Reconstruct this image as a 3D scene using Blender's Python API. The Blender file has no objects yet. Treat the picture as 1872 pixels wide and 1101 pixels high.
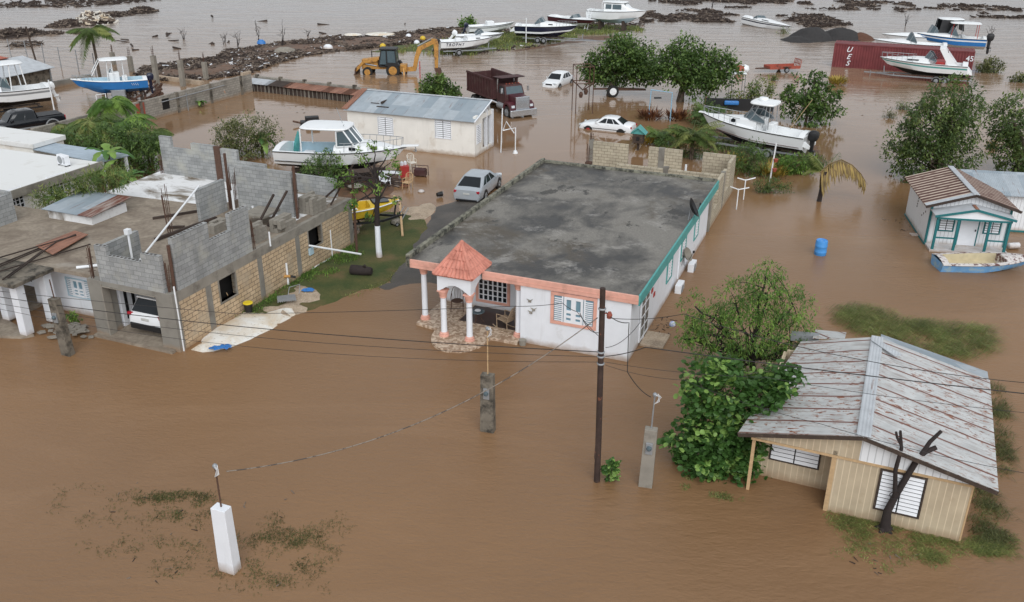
import bpy, math, random
from math import sin, cos, pi, radians, sqrt, hypot
from mathutils import Vector, Matrix, noise as mnoise
R = random.Random(7)
SC = bpy.context.scene
COL = SC.collection
# ---------------------------------------------------------------- camera
CAMH = 17.5; FPX = 1657.8; PITCH = 0.4232; ROLL = 0.0062
_c, _s = cos(ROLL), sin(ROLL)
FV = (0, cos(PITCH), -sin(PITCH)); _u0 = (0, sin(PITCH), cos(PITCH))
RV = (_c, _s*_u0[1], _s*_u0[2]); UPV = (-_s, _c*_u0[1], _c*_u0[2])
cam = bpy.data.objects.new('camera', bpy.data.cameras.new('camera')); COL.objects.link(cam)
cam.data.sensor_width = 36; cam.data.lens = FPX/1872*36; cam.data.clip_end = 6000; cam.data.clip_start = 0.2
m = Matrix(((RV[0], UPV[0], -FV[0], 0), (RV[1], UPV[1], -FV[1], 0), (RV[2], UPV[2], -FV[2], CAMH), (0, 0, 0, 1)))
cam.matrix_world = m
SC.camera = cam
# ---------------------------------------------------------------- sky, sun, exposure
SUN_EL, SUN_AZ = radians(40), radians(172)      # azimuth clockwise from +Y: behind the camera; overcast, so a broad soft sun
w = bpy.data.worlds.new('World'); SC.world = w; w.use_nodes = True
nt = w.node_tree; bg = nt.nodes['Background']
sky = nt.nodes.new('ShaderNodeTexSky'); sky.sky_type = 'NISHITA'; sky.sun_disc = False
sky.sun_elevation = SUN_EL; sky.sun_rotation = SUN_AZ; sky.air_density = 1.0; sky.dust_density = 4.0; sky.ozone_density = 1.0
hs = nt.nodes.new('ShaderNodeHueSaturation'); hs.inputs['Saturation'].default_value = 0.0     # an even grey cloud deck
gm = nt.nodes.new('ShaderNodeGamma'); gm.inputs[1].default_value = 0.45
tn = nt.nodes.new('ShaderNodeMix'); tn.data_type = 'RGBA'; tn.blend_type = 'MULTIPLY'; tn.inputs[0].default_value = 1; tn.inputs[7].default_value = (0.95, 1.0, 1.06, 1)
nt.links.new(sky.outputs[0], hs.inputs['Color']); nt.links.new(hs.outputs[0], gm.inputs[0]); nt.links.new(gm.outputs[0], tn.inputs[6]); nt.links.new(tn.outputs[2], bg.inputs[0])
bg.inputs[1].default_value = 0.15
sl = bpy.data.lights.new('sun', 'SUN'); sl.energy = 0.6; sl.angle = radians(50); sl.color = (1.0, 0.99, 0.97)
sun = bpy.data.objects.new('sun', sl); COL.objects.link(sun)
sd = Vector((sin(SUN_AZ)*cos(SUN_EL), cos(SUN_AZ)*cos(SUN_EL), sin(SUN_EL)))
sun.rotation_euler = sd.to_track_quat('Z', 'Y').to_euler(); sun.location = (0, 0, 60)
SC.view_settings.view_transform = 'Standard'; SC.view_settings.look = 'None'
SC.view_settings.exposure = 1.35; SC.view_settings.gamma = 1
SC.cycles.use_denoising = True; SC.cycles.max_bounces = 6; SC.cycles.transparent_max_bounces = 6
# ---------------------------------------------------------------- surveying: picture point -> place on a level, local frames
def ray(px, py):
    a = (px-936)/FPX; b = -(py-550.5)/FPX
    return tuple(a*RV[i]+b*UPV[i]+FV[i] for i in range(3))
def at(px, py, z=0.0):
    d = ray(px, py); t = (z-CAMH)/d[2]
    return (d[0]*t, d[1]*t, z)
class Fr:
    def __init__(s, o, yaw, z=0.0):
        s.o = (o[0], o[1], z); s.yaw = yaw; s.c = cos(yaw); s.s = sin(yaw)
    def tl(s, p):
        x, y = p[0]-s.o[0], p[1]-s.o[1]
        return (x*s.c+y*s.s, -x*s.s+y*s.c, p[2]-s.o[2])
    def loc(s, px, py, z=0.0): return s.tl(at(px, py, z+s.o[2]))
    def on(s, px, py, axis, val):
        d = ray(px, py); cl = s.tl((0, 0, CAMH)); dl = (d[0]*s.c+d[1]*s.s, -d[0]*s.s+d[1]*s.c, d[2])
        t = (val-cl[axis])/dl[axis]
        return tuple(cl[i]+dl[i]*t for i in range(3))
    def wo(s, p): return (s.o[0]+p[0]*s.c-p[1]*s.s, s.o[1]+p[0]*s.s+p[1]*s.c, s.o[2]+p[2])
def yaw_of(a, b):
    p, q = at(*a), at(*b); return math.atan2(q[1]-p[1], q[0]-p[0])
# ---------------------------------------------------------------- objects
def tag(o, label=None, cat=None, group=None, kind=None):
    if label: o['label'] = label
    if cat: o['category'] = cat
    if group: o['group'] = group
    if kind: o['kind'] = kind
    return o
def thing(name, label, cat, loc=(0, 0, 0), rz=0.0, group=None, rx=0.0, ry=0.0):
    o = bpy.data.objects.new(name, None); COL.objects.link(o)
    o.location = loc; o.rotation_euler = (rx, ry, rz); o.empty_display_size = 0.3
    return tag(o, label, cat, group)
def copy_tree(o, parent=None):
    c = o.copy(); COL.objects.link(c)
    if parent: c.parent = parent
    for ch in list(o.children): copy_tree(ch, c)
    return c
SPLIT = set('clamp swim_step top_post concrete_column pilaster timber_prop scrap_rails louvres vent_pipe pvc_pipe steel_post jugs carport_post corner_board porch_rail bung foot bucket_handle wrought pot porch_post partition brown_column white_coating block_cores leaning_plank plaque downpipe roof_flashing porch_beam salmon_fascia portal_trim marker_lights seat_post rear_upper_wall gate_slot door_glass'.split())
class MB:
    def __init__(s): s.v = []; s.f = []; s.m = []; s.cur = 0
    def mat(s, i): s.cur = i; return s
    def face(s, idx): s.f.append(tuple(idx)); s.m.append(s.cur)
    def quad(s, *pts):
        n = len(s.v); s.v += [tuple(p) for p in pts]; s.face(range(n, n+len(pts))); return s
    def box(s, x0, x1, y0, y1, z0, z1):
        if x0 > x1: x0, x1 = x1, x0
        if y0 > y1: y0, y1 = y1, y0
        if z0 > z1: z0, z1 = z1, z0
        n = len(s.v)
        s.v += [(x0, y0, z0), (x1, y0, z0), (x1, y1, z0), (x0, y1, z0), (x0, y0, z1), (x1, y0, z1), (x1, y1, z1), (x0, y1, z1)]
        for f in ((0, 3, 2, 1), (4, 5, 6, 7), (0, 1, 5, 4), (1, 2, 6, 5), (2, 3, 7, 6), (3, 0, 4, 7)): s.face([n+i for i in f])
        return s
    def bar(s, p, q, w, h=None, roll=0):
        p, q = Vector(p), Vector(q); h = h or w; d = (q-p).normalized()
        up = Vector((0, 0, 1)) if abs(d.z) < .95 else Vector((0, 1, 0))
        a = d.cross(up).normalized(); b = a.cross(d)
        if roll: a, b = a*cos(roll)+b*sin(roll), b*cos(roll)-a*sin(roll)
        n = len(s.v)
        for e in (p, q):
            for i, j in ((-1, -1), (1, -1), (1, 1), (-1, 1)): s.v.append(tuple(e+a*(i*w/2)+b*(j*h/2)))
        for f in ((3, 2, 1, 0), (4, 5, 6, 7), (0, 1, 5, 4), (1, 2, 6, 5), (2, 3, 7, 6), (3, 0, 4, 7)): s.face([n+i for i in f])
        return s
    def tube(s, pts, r, seg=6, r2=None, cap=True):
        pts = [Vector(p) for p in pts]; N = len(pts); n0 = len(s.v); pa = None
        for i, p in enumerate(pts):
            d = (pts[min(i+1, N-1)]-pts[max(i-1, 0)])
            if d.length < 1e-9: d = Vector((0, 0, 1))
            d.normalize()
            if pa is None:
                up = Vector((0, 0, 1)) if abs(d.z) < .9 else Vector((1, 0, 0)); a = d.cross(up).normalized()
            else:
                a = pa-d*pa.dot(d)
                a = a.normalized() if a.length > 1e-6 else d.orthogonal().normalized()
            pa = a; b = d.cross(a)
            rr = r[i] if isinstance(r, (list, tuple)) else (r if r2 is None else r+(r2-r)*i/max(1, N-1))
            for k in range(seg):
                t = 2*pi*k/seg; s.v.append(tuple(p+a*(cos(t)*rr)+b*(sin(t)*rr)))
        for i in range(N-1):
            for k in range(seg):
                k2 = (k+1) % seg; s.face((n0+i*seg+k, n0+i*seg+k2, n0+(i+1)*seg+k2, n0+(i+1)*seg+k))
        if cap:
            s.face([n0+k for k in reversed(range(seg))]); s.face([n0+(N-1)*seg+k for k in range(seg)])
        return s
    def lathe(s, c, prof, seg=16, axis='z'):
        n0 = len(s.v)
        for r, z in prof:
            for k in range(seg):
                t = 2*pi*k/seg; x, y = r*cos(t), r*sin(t)
                if axis == 'z': p = (c[0]+x, c[1]+y, c[2]+z)
                elif axis == 'y': p = (c[0]+y, c[1]+z, c[2]+x)
                else: p = (c[0]+z, c[1]+x, c[2]+y)
                s.v.append(p)
        for i in range(len(prof)-1):
            for k in range(seg):
                k2 = (k+1) % seg; s.face((n0+i*seg+k, n0+i*seg+k2, n0+(i+1)*seg+k2, n0+(i+1)*seg+k))
        s.face([n0+k for k in reversed(range(seg))]); s.face([n0+(len(prof)-1)*seg+k for k in range(seg)])
        return s
    def prism(s, poly, z0, z1):                   # polygon counterclockwise in plan
        n0 = len(s.v); N = len(poly)
        s.v += [(p[0], p[1], z0) for p in poly]+[(p[0], p[1], z1) for p in poly]
        s.face(reversed(range(n0, n0+N))); s.face(range(n0+N, n0+2*N))
        for i in range(N): s.face((n0+i, n0+(i+1) % N, n0+N+(i+1) % N, n0+N+i))
        return s
    def extr(s, poly, axis, a, b):                # polygon in (u,z) swept along axis x or y
        n0 = len(s.v); N = len(poly)
        for e in (a, b): s.v += [((e, p[0], p[1]) if axis == 'x' else (p[0], e, p[1])) for p in poly]
        s.face(reversed(range(n0, n0+N))); s.face(range(n0+N, n0+2*N))
        for i in range(N): s.face((n0+i, n0+(i+1) % N, n0+N+(i+1) % N, n0+N+i))
        return s
    def loft(s, rings, closed=True, cap=True):
        n0 = len(s.v); K = len(rings[0])
        for r in rings: s.v += [tuple(p) for p in r]
        for i in range(len(rings)-1):
            for k in range(K if closed else K-1):
                k2 = (k+1) % K; s.face((n0+i*K+k, n0+i*K+k2, n0+(i+1)*K+k2, n0+(i+1)*K+k))
        if cap and closed:
            s.face([n0+k for k in reversed(range(K))]); s.face([n0+(len(rings)-1)*K+k for k in range(K)])
        return s
    def build(s, name, mats, parent=None, smooth=None, bevel=0, fix=True):
        if name in SPLIT and len(s.f) < 900:        # separate pieces become parts of their own
            up = list(range(len(s.v)))
            def fd(i):
                while up[i] != i: i = up[i]
                return i
            for f in s.f:
                for k in f[1:]: up[fd(k)] = fd(f[0])
            gr = {}
            for f, m_ in zip(s.f, s.m): gr.setdefault(fd(f[0]), []).append((f, m_))
            if 1 < len(gr) <= 40:
                for g in gr.values():
                    b = MB(); ix = {}
                    for f, m_ in g:
                        b.cur = m_
                        for i in f:
                            if i not in ix: ix[i] = len(b.v); b.v.append(s.v[i])
                        b.face([ix[i] for i in f])
                    o = b._build(name, mats, parent, smooth, bevel, fix)
                return o
        return s._build(name, mats, parent, smooth, bevel, fix)
    def _build(s, name, mats, parent=None, smooth=None, bevel=0, fix=True):
        me = bpy.data.meshes.new(name); me.from_pydata(s.v, [], s.f)
        mats = mats if isinstance(mats, (list, tuple)) else [mats]
        for mt in mats: me.materials.append(mt)
        if len(mats) > 1: me.polygons.foreach_set('material_index', s.m)
        if fix and len(s.f) < 6000:
            import bmesh
            bm = bmesh.new(); bm.from_mesh(me); bmesh.ops.recalc_face_normals(bm, faces=bm.faces); bm.to_mesh(me); bm.free()
        uv = me.uv_layers.new(name='m').data
        if len(s.f) < 30000:
            for p in me.polygons:
                n = p.normal
                if abs(n.z) > .985: t = Vector((1, 0, 0)); b = Vector((0, 1, 0))
                else: t = Vector((-n.y, n.x, 0)).normalized(); b = n.cross(t)
                for li in p.loop_indices:
                    co = me.vertices[me.loops[li].vertex_index].co; uv[li].uv = (co.dot(t), co.dot(b))
        if smooth is not None:
            me.polygons.foreach_set('use_smooth', [True]*len(me.polygons))
            if smooth < 180: me.set_sharp_from_angle(angle=radians(smooth))
        me.update()
        o = bpy.data.objects.new(name, me); COL.objects.link(o)
        if parent: o.parent = parent
        if bevel:
            b = o.modifiers.new('bevel', 'BEVEL'); b.width = bevel; b.segments = 2; b.limit_method = 'ANGLE'; b.angle_limit = radians(40)
        return o
def text_mesh(name, txt, size, mat, parent, loc, rot, shear=0, extrude=.006, italic=0, space=1):
    cu = bpy.data.curves.new(name, 'FONT'); cu.body = txt; cu.size = size; cu.extrude = extrude; cu.align_x = 'CENTER'; cu.align_y = 'CENTER'
    cu.shear = shear; cu.space_character = space; cu.offset = size*.012
    o = bpy.data.objects.new(name+'_curve', cu); COL.objects.link(o)
    dg = bpy.context.evaluated_depsgraph_get(); me = bpy.data.meshes.new_from_object(o.evaluated_get(dg))
    bpy.data.objects.remove(o); bpy.data.curves.remove(cu)
    me.materials.clear(); me.materials.append(mat)
    t = bpy.data.objects.new(name, me); COL.objects.link(t); t.parent = parent; t.location = loc; t.rotation_euler = rot
    return t
# ---------------------------------------------------------------- materials
def lin(c): c /= 255; return c/12.92 if c <= .04045 else ((c+.055)/1.055)**2.4
def S(r, g, b, k=1.0): return (lin(r)*k, lin(g)*k, lin(b)*k, 1)
class NG:
    def __init__(s, name):
        s.m = bpy.data.materials.new(name); s.m.use_nodes = True; s.t = s.m.node_tree; s.b = s.t.nodes['Principled BSDF']; s._o = {}
        s.out = s.t.nodes['Material Output']
    def n(s, typ, **kw):
        x = s.t.nodes.new(typ)
        for k, v in kw.items(): setattr(x, k, v)
        return x
    def set(s, sock, v):
        if hasattr(v, 'is_output'): s.t.links.new(v, sock)
        else: sock.default_value = v
    def co(s, k='Object'):
        if 'tc' not in s._o: s._o['tc'] = s.n('ShaderNodeTexCoord')
        return s._o['tc'].outputs[k]
    def pos(s): return s.n('ShaderNodeNewGeometry').outputs['Position']
    def noise(s, scale, detail=4, vec=None, rough=.55, dist=0):
        x = s.n('ShaderNodeTexNoise'); x.inputs['Scale'].default_value = scale; x.inputs['Detail'].default_value = detail
        x.inputs['Roughness'].default_value = rough; x.inputs['Distortion'].default_value = dist
        s.t.links.new(vec or s.co(), x.inputs['Vector']); return x.outputs[0]
    def mapv(s, vec, scale=(1, 1, 1), rot=(0, 0, 0), loc=(0, 0, 0)):
        x = s.n('ShaderNodeMapping'); x.inputs['Scale'].default_value = scale; x.inputs['Rotation'].default_value = rot; x.inputs['Location'].default_value = loc
        s.t.links.new(vec, x.inputs['Vector']); return x.outputs[0]
    def math(s, op, a, b=0.0):
        x = s.n('ShaderNodeMath', operation=op); s.set(x.inputs[0], a); s.set(x.inputs[1], b); return x.outputs[0]
    def ramp(s, f, lo, hi, a=0.0, b=1.0):
        x = s.n('ShaderNodeMapRange'); x.clamp = True; s.set(x.inputs[0], f)
        for i, v in enumerate((lo, hi, a, b)): x.inputs[i+1].default_value = v
        return x.outputs[0]
    def mix(s, f, a, b, mode='MIX'):
        x = s.n('ShaderNodeMix', data_type='RGBA', blend_type=mode); s.set(x.inputs[0], f); s.set(x.inputs[6], a); s.set(x.inputs[7], b); return x.outputs[2]
    def sep(s, v):
        x = s.n('ShaderNodeSeparateXYZ'); s.t.links.new(v, x.inputs[0]); return x.outputs
    def pulse(s, v, period, width, soft=.02):       # 1 inside a band repeated along v
        f = s.math('FRACT', s.math('DIVIDE', v, period)); d = s.math('ABSOLUTE', s.math('SUBTRACT', f, .5))
        return s.ramp(d, width/period/2, width/period/2+soft, 1, 0)
    def bump(s, h, strength=.3, dist=.02, nrm=None):
        x = s.n('ShaderNodeBump'); x.inputs['Strength'].default_value = strength; x.inputs['Distance'].default_value = dist
        s.t.links.new(h, x.inputs['Height'])
        if nrm: s.t.links.new(nrm, x.inputs['Normal'])
        return x.outputs[0]
    def done(s, col, rough=.8, nrm=None, metal=0.0, spec=None):
        s.set(s.b.inputs['Base Color'], col); s.set(s.b.inputs['Roughness'], rough); s.b.inputs['Metallic'].default_value = metal
        if spec is not None: s.b.inputs['Specular IOR Level'].default_value = spec
        if nrm: s.t.links.new(nrm, s.b.inputs['Normal'])
        return s.m
def sc3(c, k): return (c[0]*k, c[1]*k, c[2]*k, 1)
def M(name, c, rough=.8, var=.15, scale=3, c2=None, lo=.5, hi=.6, scale2=1.2, bump=0, bscale=20, metal=0, spec=None):
    g = NG(name); f = g.ramp(g.noise(scale), .3, .7); col = g.mix(f, sc3(c, 1-var), sc3(c, 1+var))
    if c2: col = g.mix(g.ramp(g.noise(scale2, 6, rough=.65), lo, hi), col, c2)
    nr = g.bump(g.noise(bscale, 3), bump) if bump else None
    return g.done(col, rough, nr, metal, spec)
def brickmat(name, c1, c2, mortar, w=.4, h=.2, ms=.012, bump=.4, stain=None, rows_dark=0):
    g = NG(name); uv = g.co('UV')
    x = g.n('ShaderNodeTexBrick'); g.t.links.new(uv, x.inputs['Vector'])
    x.inputs['Scale'].default_value = 1; x.inputs['Brick Width'].default_value = w; x.inputs['Row Height'].default_value = h; x.inputs['Mortar Size'].default_value = ms
    x.inputs['Color1'].default_value = c1; x.inputs['Color2'].default_value = c2; x.inputs['Mortar'].default_value = mortar; x.inputs['Bias'].default_value = -.3
    n = g.ramp(g.noise(1.3, 5), .3, .7, .78, 1.12); col = g.mix(1.0, x.outputs['Color'], n, 'MULTIPLY')
    n2 = g.ramp(g.noise(30, 3), .3, .7, .88, 1.1); col = g.mix(1.0, col, n2, 'MULTIPLY')
    if stain: col = g.mix(g.ramp(g.noise(.8, 5), .52, .7, 0, .8), col, stain)
    b = g.bump(x.outputs['Fac'], -bump, .01); b = g.bump(g.noise(60, 2), .15, .01, b)
    return g.done(col, .9, b)
WH = S(235, 236, 238); mt = {}
def wall_dirt_contact(key, top=.3, k=.75):                     # silt tide line that doubles as painted contact shading at the water
    m_ = mt[key]; t = m_.node_tree; b = t.nodes['Principled BSDF']; g = NG.__new__(NG); g.m = m_; g.t = t; g.b = b; g._o = {}
    src = b.inputs['Base Color'].links[0].from_socket; z = g.sep(g.co())[2]
    f = g.math('MULTIPLY', g.ramp(g.math('ADD', z, g.math('MULTIPLY', g.noise(2.5, 4), .35)), .2, .2+top, 1, 0), k); t.links.new(g.mix(f, src, S(150, 122, 94)), b.inputs['Base Color'])
    s_ = g.ramp(g.noise(1.0, 5, g.mapv(g.co(), (2.5, 2.5, .25)), .65), .58, .78, 0, .22); src = b.inputs['Base Color'].links[0].from_socket; t.links.new(g.mix(s_, src, S(150, 146, 136)), b.inputs['Base Color'])
def tin(name, base, rust, amt=.5, per=.076, streak=.9, rib=True, seams=True, patch=None):
    g = NG(name); uv = g.sep(g.co('UV')); u, v = uv[0], uv[1]
    st = g.n('ShaderNodeCombineXYZ'); g.set(st.inputs[0], g.math('MULTIPLY', u, 3.0)); g.set(st.inputs[1], g.math('MULTIPLY', v, .35))
    n1 = g.noise(1.6, 6, st.outputs[0], .7); col = g.mix(g.ramp(g.noise(2.0, 5), .3, .7), sc3(base, .86), sc3(base, 1.1))
    if patch:                                        # sheets of different age
        cx = g.n('ShaderNodeCombineXYZ'); g.set(cx.inputs[0], g.math('FLOOR', g.math('DIVIDE', u, .8))); g.set(cx.inputs[1], g.math('FLOOR', g.math('DIVIDE', v, 1.9)))
        wn = g.n('ShaderNodeTexWhiteNoise'); g.t.links.new(cx.outputs[0], wn.inputs[0]); col = g.mix(g.ramp(wn.outputs[0], .2, .8, 0, .75), col, patch)
    rm = g.ramp(n1, .62-amt*.25, .74-amt*.2, 0, 1)
    if seams:
        uw = g.math('ADD', u, g.math('MULTIPLY', g.noise(.6, 3), .10)); pul = g.pulse(uw, .86, .05, .035); rm2 = g.math('MULTIPLY', pul, g.ramp(n1, .25, .36, .35, 1))
        bl = g.math('MULTIPLY', g.ramp(g.noise(3.2, 6, g.mapv(st.outputs[0], (.9, 3.0, 1)), .7, .6), .53, .6), g.ramp(g.noise(.5, 3), .38, .52))
        ora = g.mix(g.ramp(g.noise(7, 3), .4, .6), S(150, 92, 58), S(112, 66, 46)); col = g.mix(g.ramp(n1, .5, .7, 0, .5), col, S(150, 146, 140)); col = g.mix(bl, col, ora)
        rm = g.math('MAXIMUM', g.math('MULTIPLY', rm, amt*.6), rm2)
    col = g.mix(rm, col, rust); nr = None
    if rib: nr = g.bump(g.math('SINE', g.math('MULTIPLY', u, 2*pi/per)), .5, .012)
    return g.done(col, .55, nr, 0.0)
def make_mats():
    mt['white'] = M('white_paint', S(228, 231, 236), .6, .04, 1.5, S(200, 200, 198), .62, .8, .9, .1, 30)
    mt['white_trim'] = M('white_trim', S(232, 234, 238), .45, .03)
    mt['gel'] = M('white_gelcoat', S(233, 235, 236), .3, .03, 1, S(205, 203, 196), .62, .85, 1.5)
    mt['salmon'] = M('salmon_paint', S(222, 166, 148), .7, .08, 4, S(190, 142, 126), .52, .72, 1.5, .15)
    mt['teal'] = M('teal_paint', S(84, 158, 154), .65, .12, 4, S(112, 160, 154), .56, .7, 2)
    mt['dkteal'] = M('dark_teal', S(28, 108, 112), .6, .1, 4)
    mt['tile'] = M('terracotta_tile', S(204, 134, 116), .75, .18, 5, S(164, 102, 86), .48, .66, 2.5, .3)
    mt['rooftar'] = None
    g = NG('weathered_roof_slab'); n = g.noise(.3, 9, g.mapv(g.co(), (1, .75, 1)), .66, .35); c = g.mix(g.ramp(n, .41, .57), S(54, 52, 50), S(134, 130, 123))
    c = g.mix(g.ramp(g.noise(.22, 7, g.mapv(g.co(), loc=(7, 3, 1)), .68, .3), .55, .66, 0, .85), c, S(84, 74, 60)); c = g.mix(g.ramp(g.noise(.6, 6, g.mapv(g.co(), loc=(2, 9, 4)), .74, .3), .55, .68, 0, .85), c, S(158, 154, 148))
    c = g.mix(g.ramp(g.noise(14, 4), .3, .7, 0, .35), c, S(52, 50, 48)); c = g.mix(g.ramp(g.noise(.5, 6, g.mapv(g.co(), (1, .6, 1), loc=(0, 0, 9)), .72), .58, .62, 0, .75), c, S(48, 47, 46))
    mt['rooftar'] = g.done(c, g.ramp(n, .4, .6, .45, .85), g.bump(g.noise(8, 5), .3, .03))
    mt['mossy'] = M('mossy_parapet', S(128, 126, 112), .9, .2, 3, S(60, 60, 54), .45, .62, 3.5, .3)
    g = NG('concrete_slab'); n = g.noise(.5, 6, None, .65, 1.0); c = g.mix(g.ramp(n, .35, .65), S(118, 105, 92), S(162, 150, 134)); c = g.mix(g.ramp(g.noise(6, 5), .4, .7, 0, .5), c, S(104, 92, 78))
    c = g.mix(g.ramp(g.noise(.35, 6, g.mapv(g.co(), loc=(4, 4, 0)), .6, 1), .58, .7, 0, .6), c, S(160, 152, 142)); mt['slab'] = g.done(c, .85, g.bump(g.noise(12, 4), .25, .02))
    g = NG('white_roof_coat'); n = g.noise(.42, 6, g.mapv(g.co(), (1, 2.0, 1), loc=(.5, 2.2, 0)), .62, .6); c = g.mix(g.ramp(n, .5, .64), S(226, 226, 226), S(112, 100, 84)); c = g.mix(g.ramp(g.noise(4, 5), .55, .75, 0, .35), c, S(150, 144, 136))
    mt['whiteroof'] = g.done(c, .8)
    g = NG('white_membrane'); n = g.noise(.5, 6, g.mapv(g.co(), (1, 1.4, 1)), .65, .8); c = g.mix(g.ramp(n, .56, .75, 0, .6), S(222, 222, 220), S(172, 164, 150)); mt['membrane'] = g.done(c, .8, g.bump(g.noise(1.2, 5), .2, .05))
    mt['grey'] = M('grey_render', S(134, 130, 122), .9, .1, 1.2, S(110, 104, 96), .5, .7, .8, .25, 15)
    mt['conc'] = M('raw_concrete', S(140, 134, 124), .9, .14, 2, S(98, 92, 84), .52, .72, 1.2, .3, 14)
    mt['oldconc'] = M('mossy_concrete', S(118, 110, 98), .9, .2, 3, S(58, 54, 48), .46, .62, 2.2, .35, 14)
    mt['gblock'] = brickmat('grey_block', S(160, 161, 160), S(136, 138, 138), S(126, 127, 126), stain=S(172, 170, 160))
    mt['tblock'] = brickmat('tan_block', S(204, 180, 148), S(186, 160, 128), S(108, 92, 76), ms=.014, stain=S(176, 160, 138))
    mt['pblock'] = brickmat('pale_block', S(188, 178, 156), S(172, 160, 140), S(120, 110, 96), ms=.012)
    mt['oblock'] = brickmat('old_block', S(160, 154, 144), S(140, 134, 126), S(112, 106, 98), stain=S(92, 88, 80))
    mt['tanrust'] = tin('rusty_tin', S(196, 197, 196), S(112, 62, 44), .4)
    mt['tealrust'] = tin('rust_striped_tin', S(176, 166, 156), S(96, 56, 44), .9, .2, seams=False)
    g = NG('rust_rib_tin'); u = g.sep(g.co('UV'))[0]; c = g.mix(g.pulse(u, .42, .10, .10), S(92, 56, 46), S(196, 180, 164)); c = g.mix(g.ramp(g.noise(2.2, 6), .52, .66, 0, .7), c, S(92, 60, 50)); mt['tealrust'] = g.done(c, .7, g.bump(g.math('SINE', g.math('MULTIPLY', u, 2*pi/.42)), .6, .03))
    mt['bluetin'] = tin('patchy_tin', S(168, 176, 182), S(120, 90, 76), .12, .1, patch=S(128, 142, 152), seams=False)
    mt['greytin'] = tin('pale_tin', S(186, 190, 194), S(126, 86, 66), .12, .1, seams=False)
    mt['bluemetal'] = tin('blue_grey_metal', S(164, 178, 190), S(140, 150, 158), .05, .4, seams=False)
    mt['rusttin'] = tin('brown_rust_tin', S(150, 104, 82), S(112, 72, 56), .6, .1, seams=False)
    mt['redtin'] = tin('red_rust_tin', S(176, 92, 66), S(120, 60, 46), .3, .12, seams=False)
    g = NG('tan_siding'); u = g.sep(g.co('UV'))[0]; c = g.mix(g.ramp(g.noise(1.2, 5), .35, .7), S(192, 176, 150), S(172, 156, 132)); c = g.mix(g.math('MULTIPLY', g.pulse(u, .19, .018, .04), .55), c, S(226, 208, 178)); c = g.mix(g.ramp(g.noise(3, 5), .58, .75, 0, .5), c, S(166, 144, 116))
    mt['tan'] = g.done(c, .75, g.bump(g.pulse(u, .19, .02, .05), -.4, .01))
    g = NG('white_siding'); u = g.sep(g.co('UV'))[0]; c = g.mix(g.pulse(u, .2, .02, .05), S(226, 228, 230), S(190, 192, 194)); mt['wsiding'] = g.done(g.mix(g.ramp(g.noise(2, 5), .6, .8, 0, .5), c, S(190, 186, 178)), .7)
    mt['cream'] = M('cream_paint', S(234, 231, 224), .75, .05, 1.2, S(206, 196, 182), .55, .75, .8, .1)
    mt['louvre'] = None
    g = NG('white_louvre'); v = g.sep(g.co('UV'))[1]; mt['louvre'] = g.done(g.mix(g.pulse(v, .09, .022, .06), S(226, 229, 232), S(150, 158, 166)), .5, g.bump(g.pulse(v, .09, .03, .1), -.5, .02))
    mt['glass'] = M('dark_glass', S(30, 34, 38), .12, .1, spec=.35)
    mt['sglass'] = M('pale_blue_gap', S(112, 144, 158), .4, .1)
    mt['bglass'] = M('blue_grey_glass', S(84, 98, 104), .1, .1, spec=.5)
    mt['black'] = M('black_trim', S(30, 30, 32), .5, .1)
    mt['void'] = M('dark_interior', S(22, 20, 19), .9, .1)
    mt['rubber'] = M('tyre_rubber', S(36, 35, 34), .85, .1)
    mt['steel'] = M('galvanised_steel', S(150, 153, 156), .45, .1, 6, metal=.3)
    mt['chrome'] = M('chrome', S(205, 208, 212), .18, .05, metal=.8)
    mt['rustiron'] = M('rusted_iron', S(86, 62, 50), .8, .2, 12)
    mt['wood'] = M('brown_wood', S(112, 84, 64), .8, .2, 8)
    mt['pale_wood'] = M('pale_wood', S(188, 158, 120), .8, .12, 8)
    mt['darkwood'] = M('dark_wet_wood', S(66, 54, 46), .8, .2, 8, S(98, 84, 70), .55, .7, 5, .3)
    mt['pole'] = M('creosote_pole', S(60, 46, 40), .9, .3, 4, S(120, 74, 54), .6, .68, 5, .4, 25)
    mt['bark'] = M('bark', S(92, 80, 68), .9, .2, 6, S(60, 52, 44), .5, .65, 4, .5, 25)
    mt['dkbark'] = M('black_bark', S(46, 38, 36), .9, .2, 6, None, bump=.5)
    mt['pvc'] = M('white_pvc', S(228, 230, 232), .4, .03)
    mt['cable'] = M('black_cable', S(44, 42, 42), .7, .1)
    mt['pcable'] = M('grey_cable', S(128, 118, 108), .7, .15, 5, S(70, 64, 60), .5, .55, 4)
    mt['navy'] = M('navy_gelcoat', S(34, 38, 58), .2, .08)
    mt['blueh'] = M('blue_gelcoat', S(44, 116, 182), .35, .06)
    mt['lblue'] = M('pale_blue', S(176, 200, 212), .5, .06)
    mt['blueplast'] = M('blue_plastic', S(72, 146, 214), .4, .06)
    mt['bluetarp'] = M('blue_tarp', S(52, 118, 186), .5, .12, 6)
    mt['yellow'] = M('cab_yellow', S(184, 134, 64), .55, .12, 3, S(120, 84, 54), .52, .7, 2.5)
    mt['byellow'] = M('boat_yellow', S(212, 178, 50), .45, .1, 3, S(150, 120, 50), .6, .75, 2)
    mt['maroon'] = M('maroon_paint', S(78, 34, 42), .4, .12, 3, S(60, 40, 42), .55, .75, 2)
    mt['maroondk'] = M('weathered_maroon', S(72, 42, 42), .7, .2, 3, S(86, 70, 64), .52, .72, 2)
    mt['red'] = M('red_paint', S(170, 52, 50), .5, .12)
    mt['orangered'] = M('orange_red_paint', S(160, 78, 60), .7, .2, 4, S(104, 60, 50), .5, .7, 2)
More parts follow.
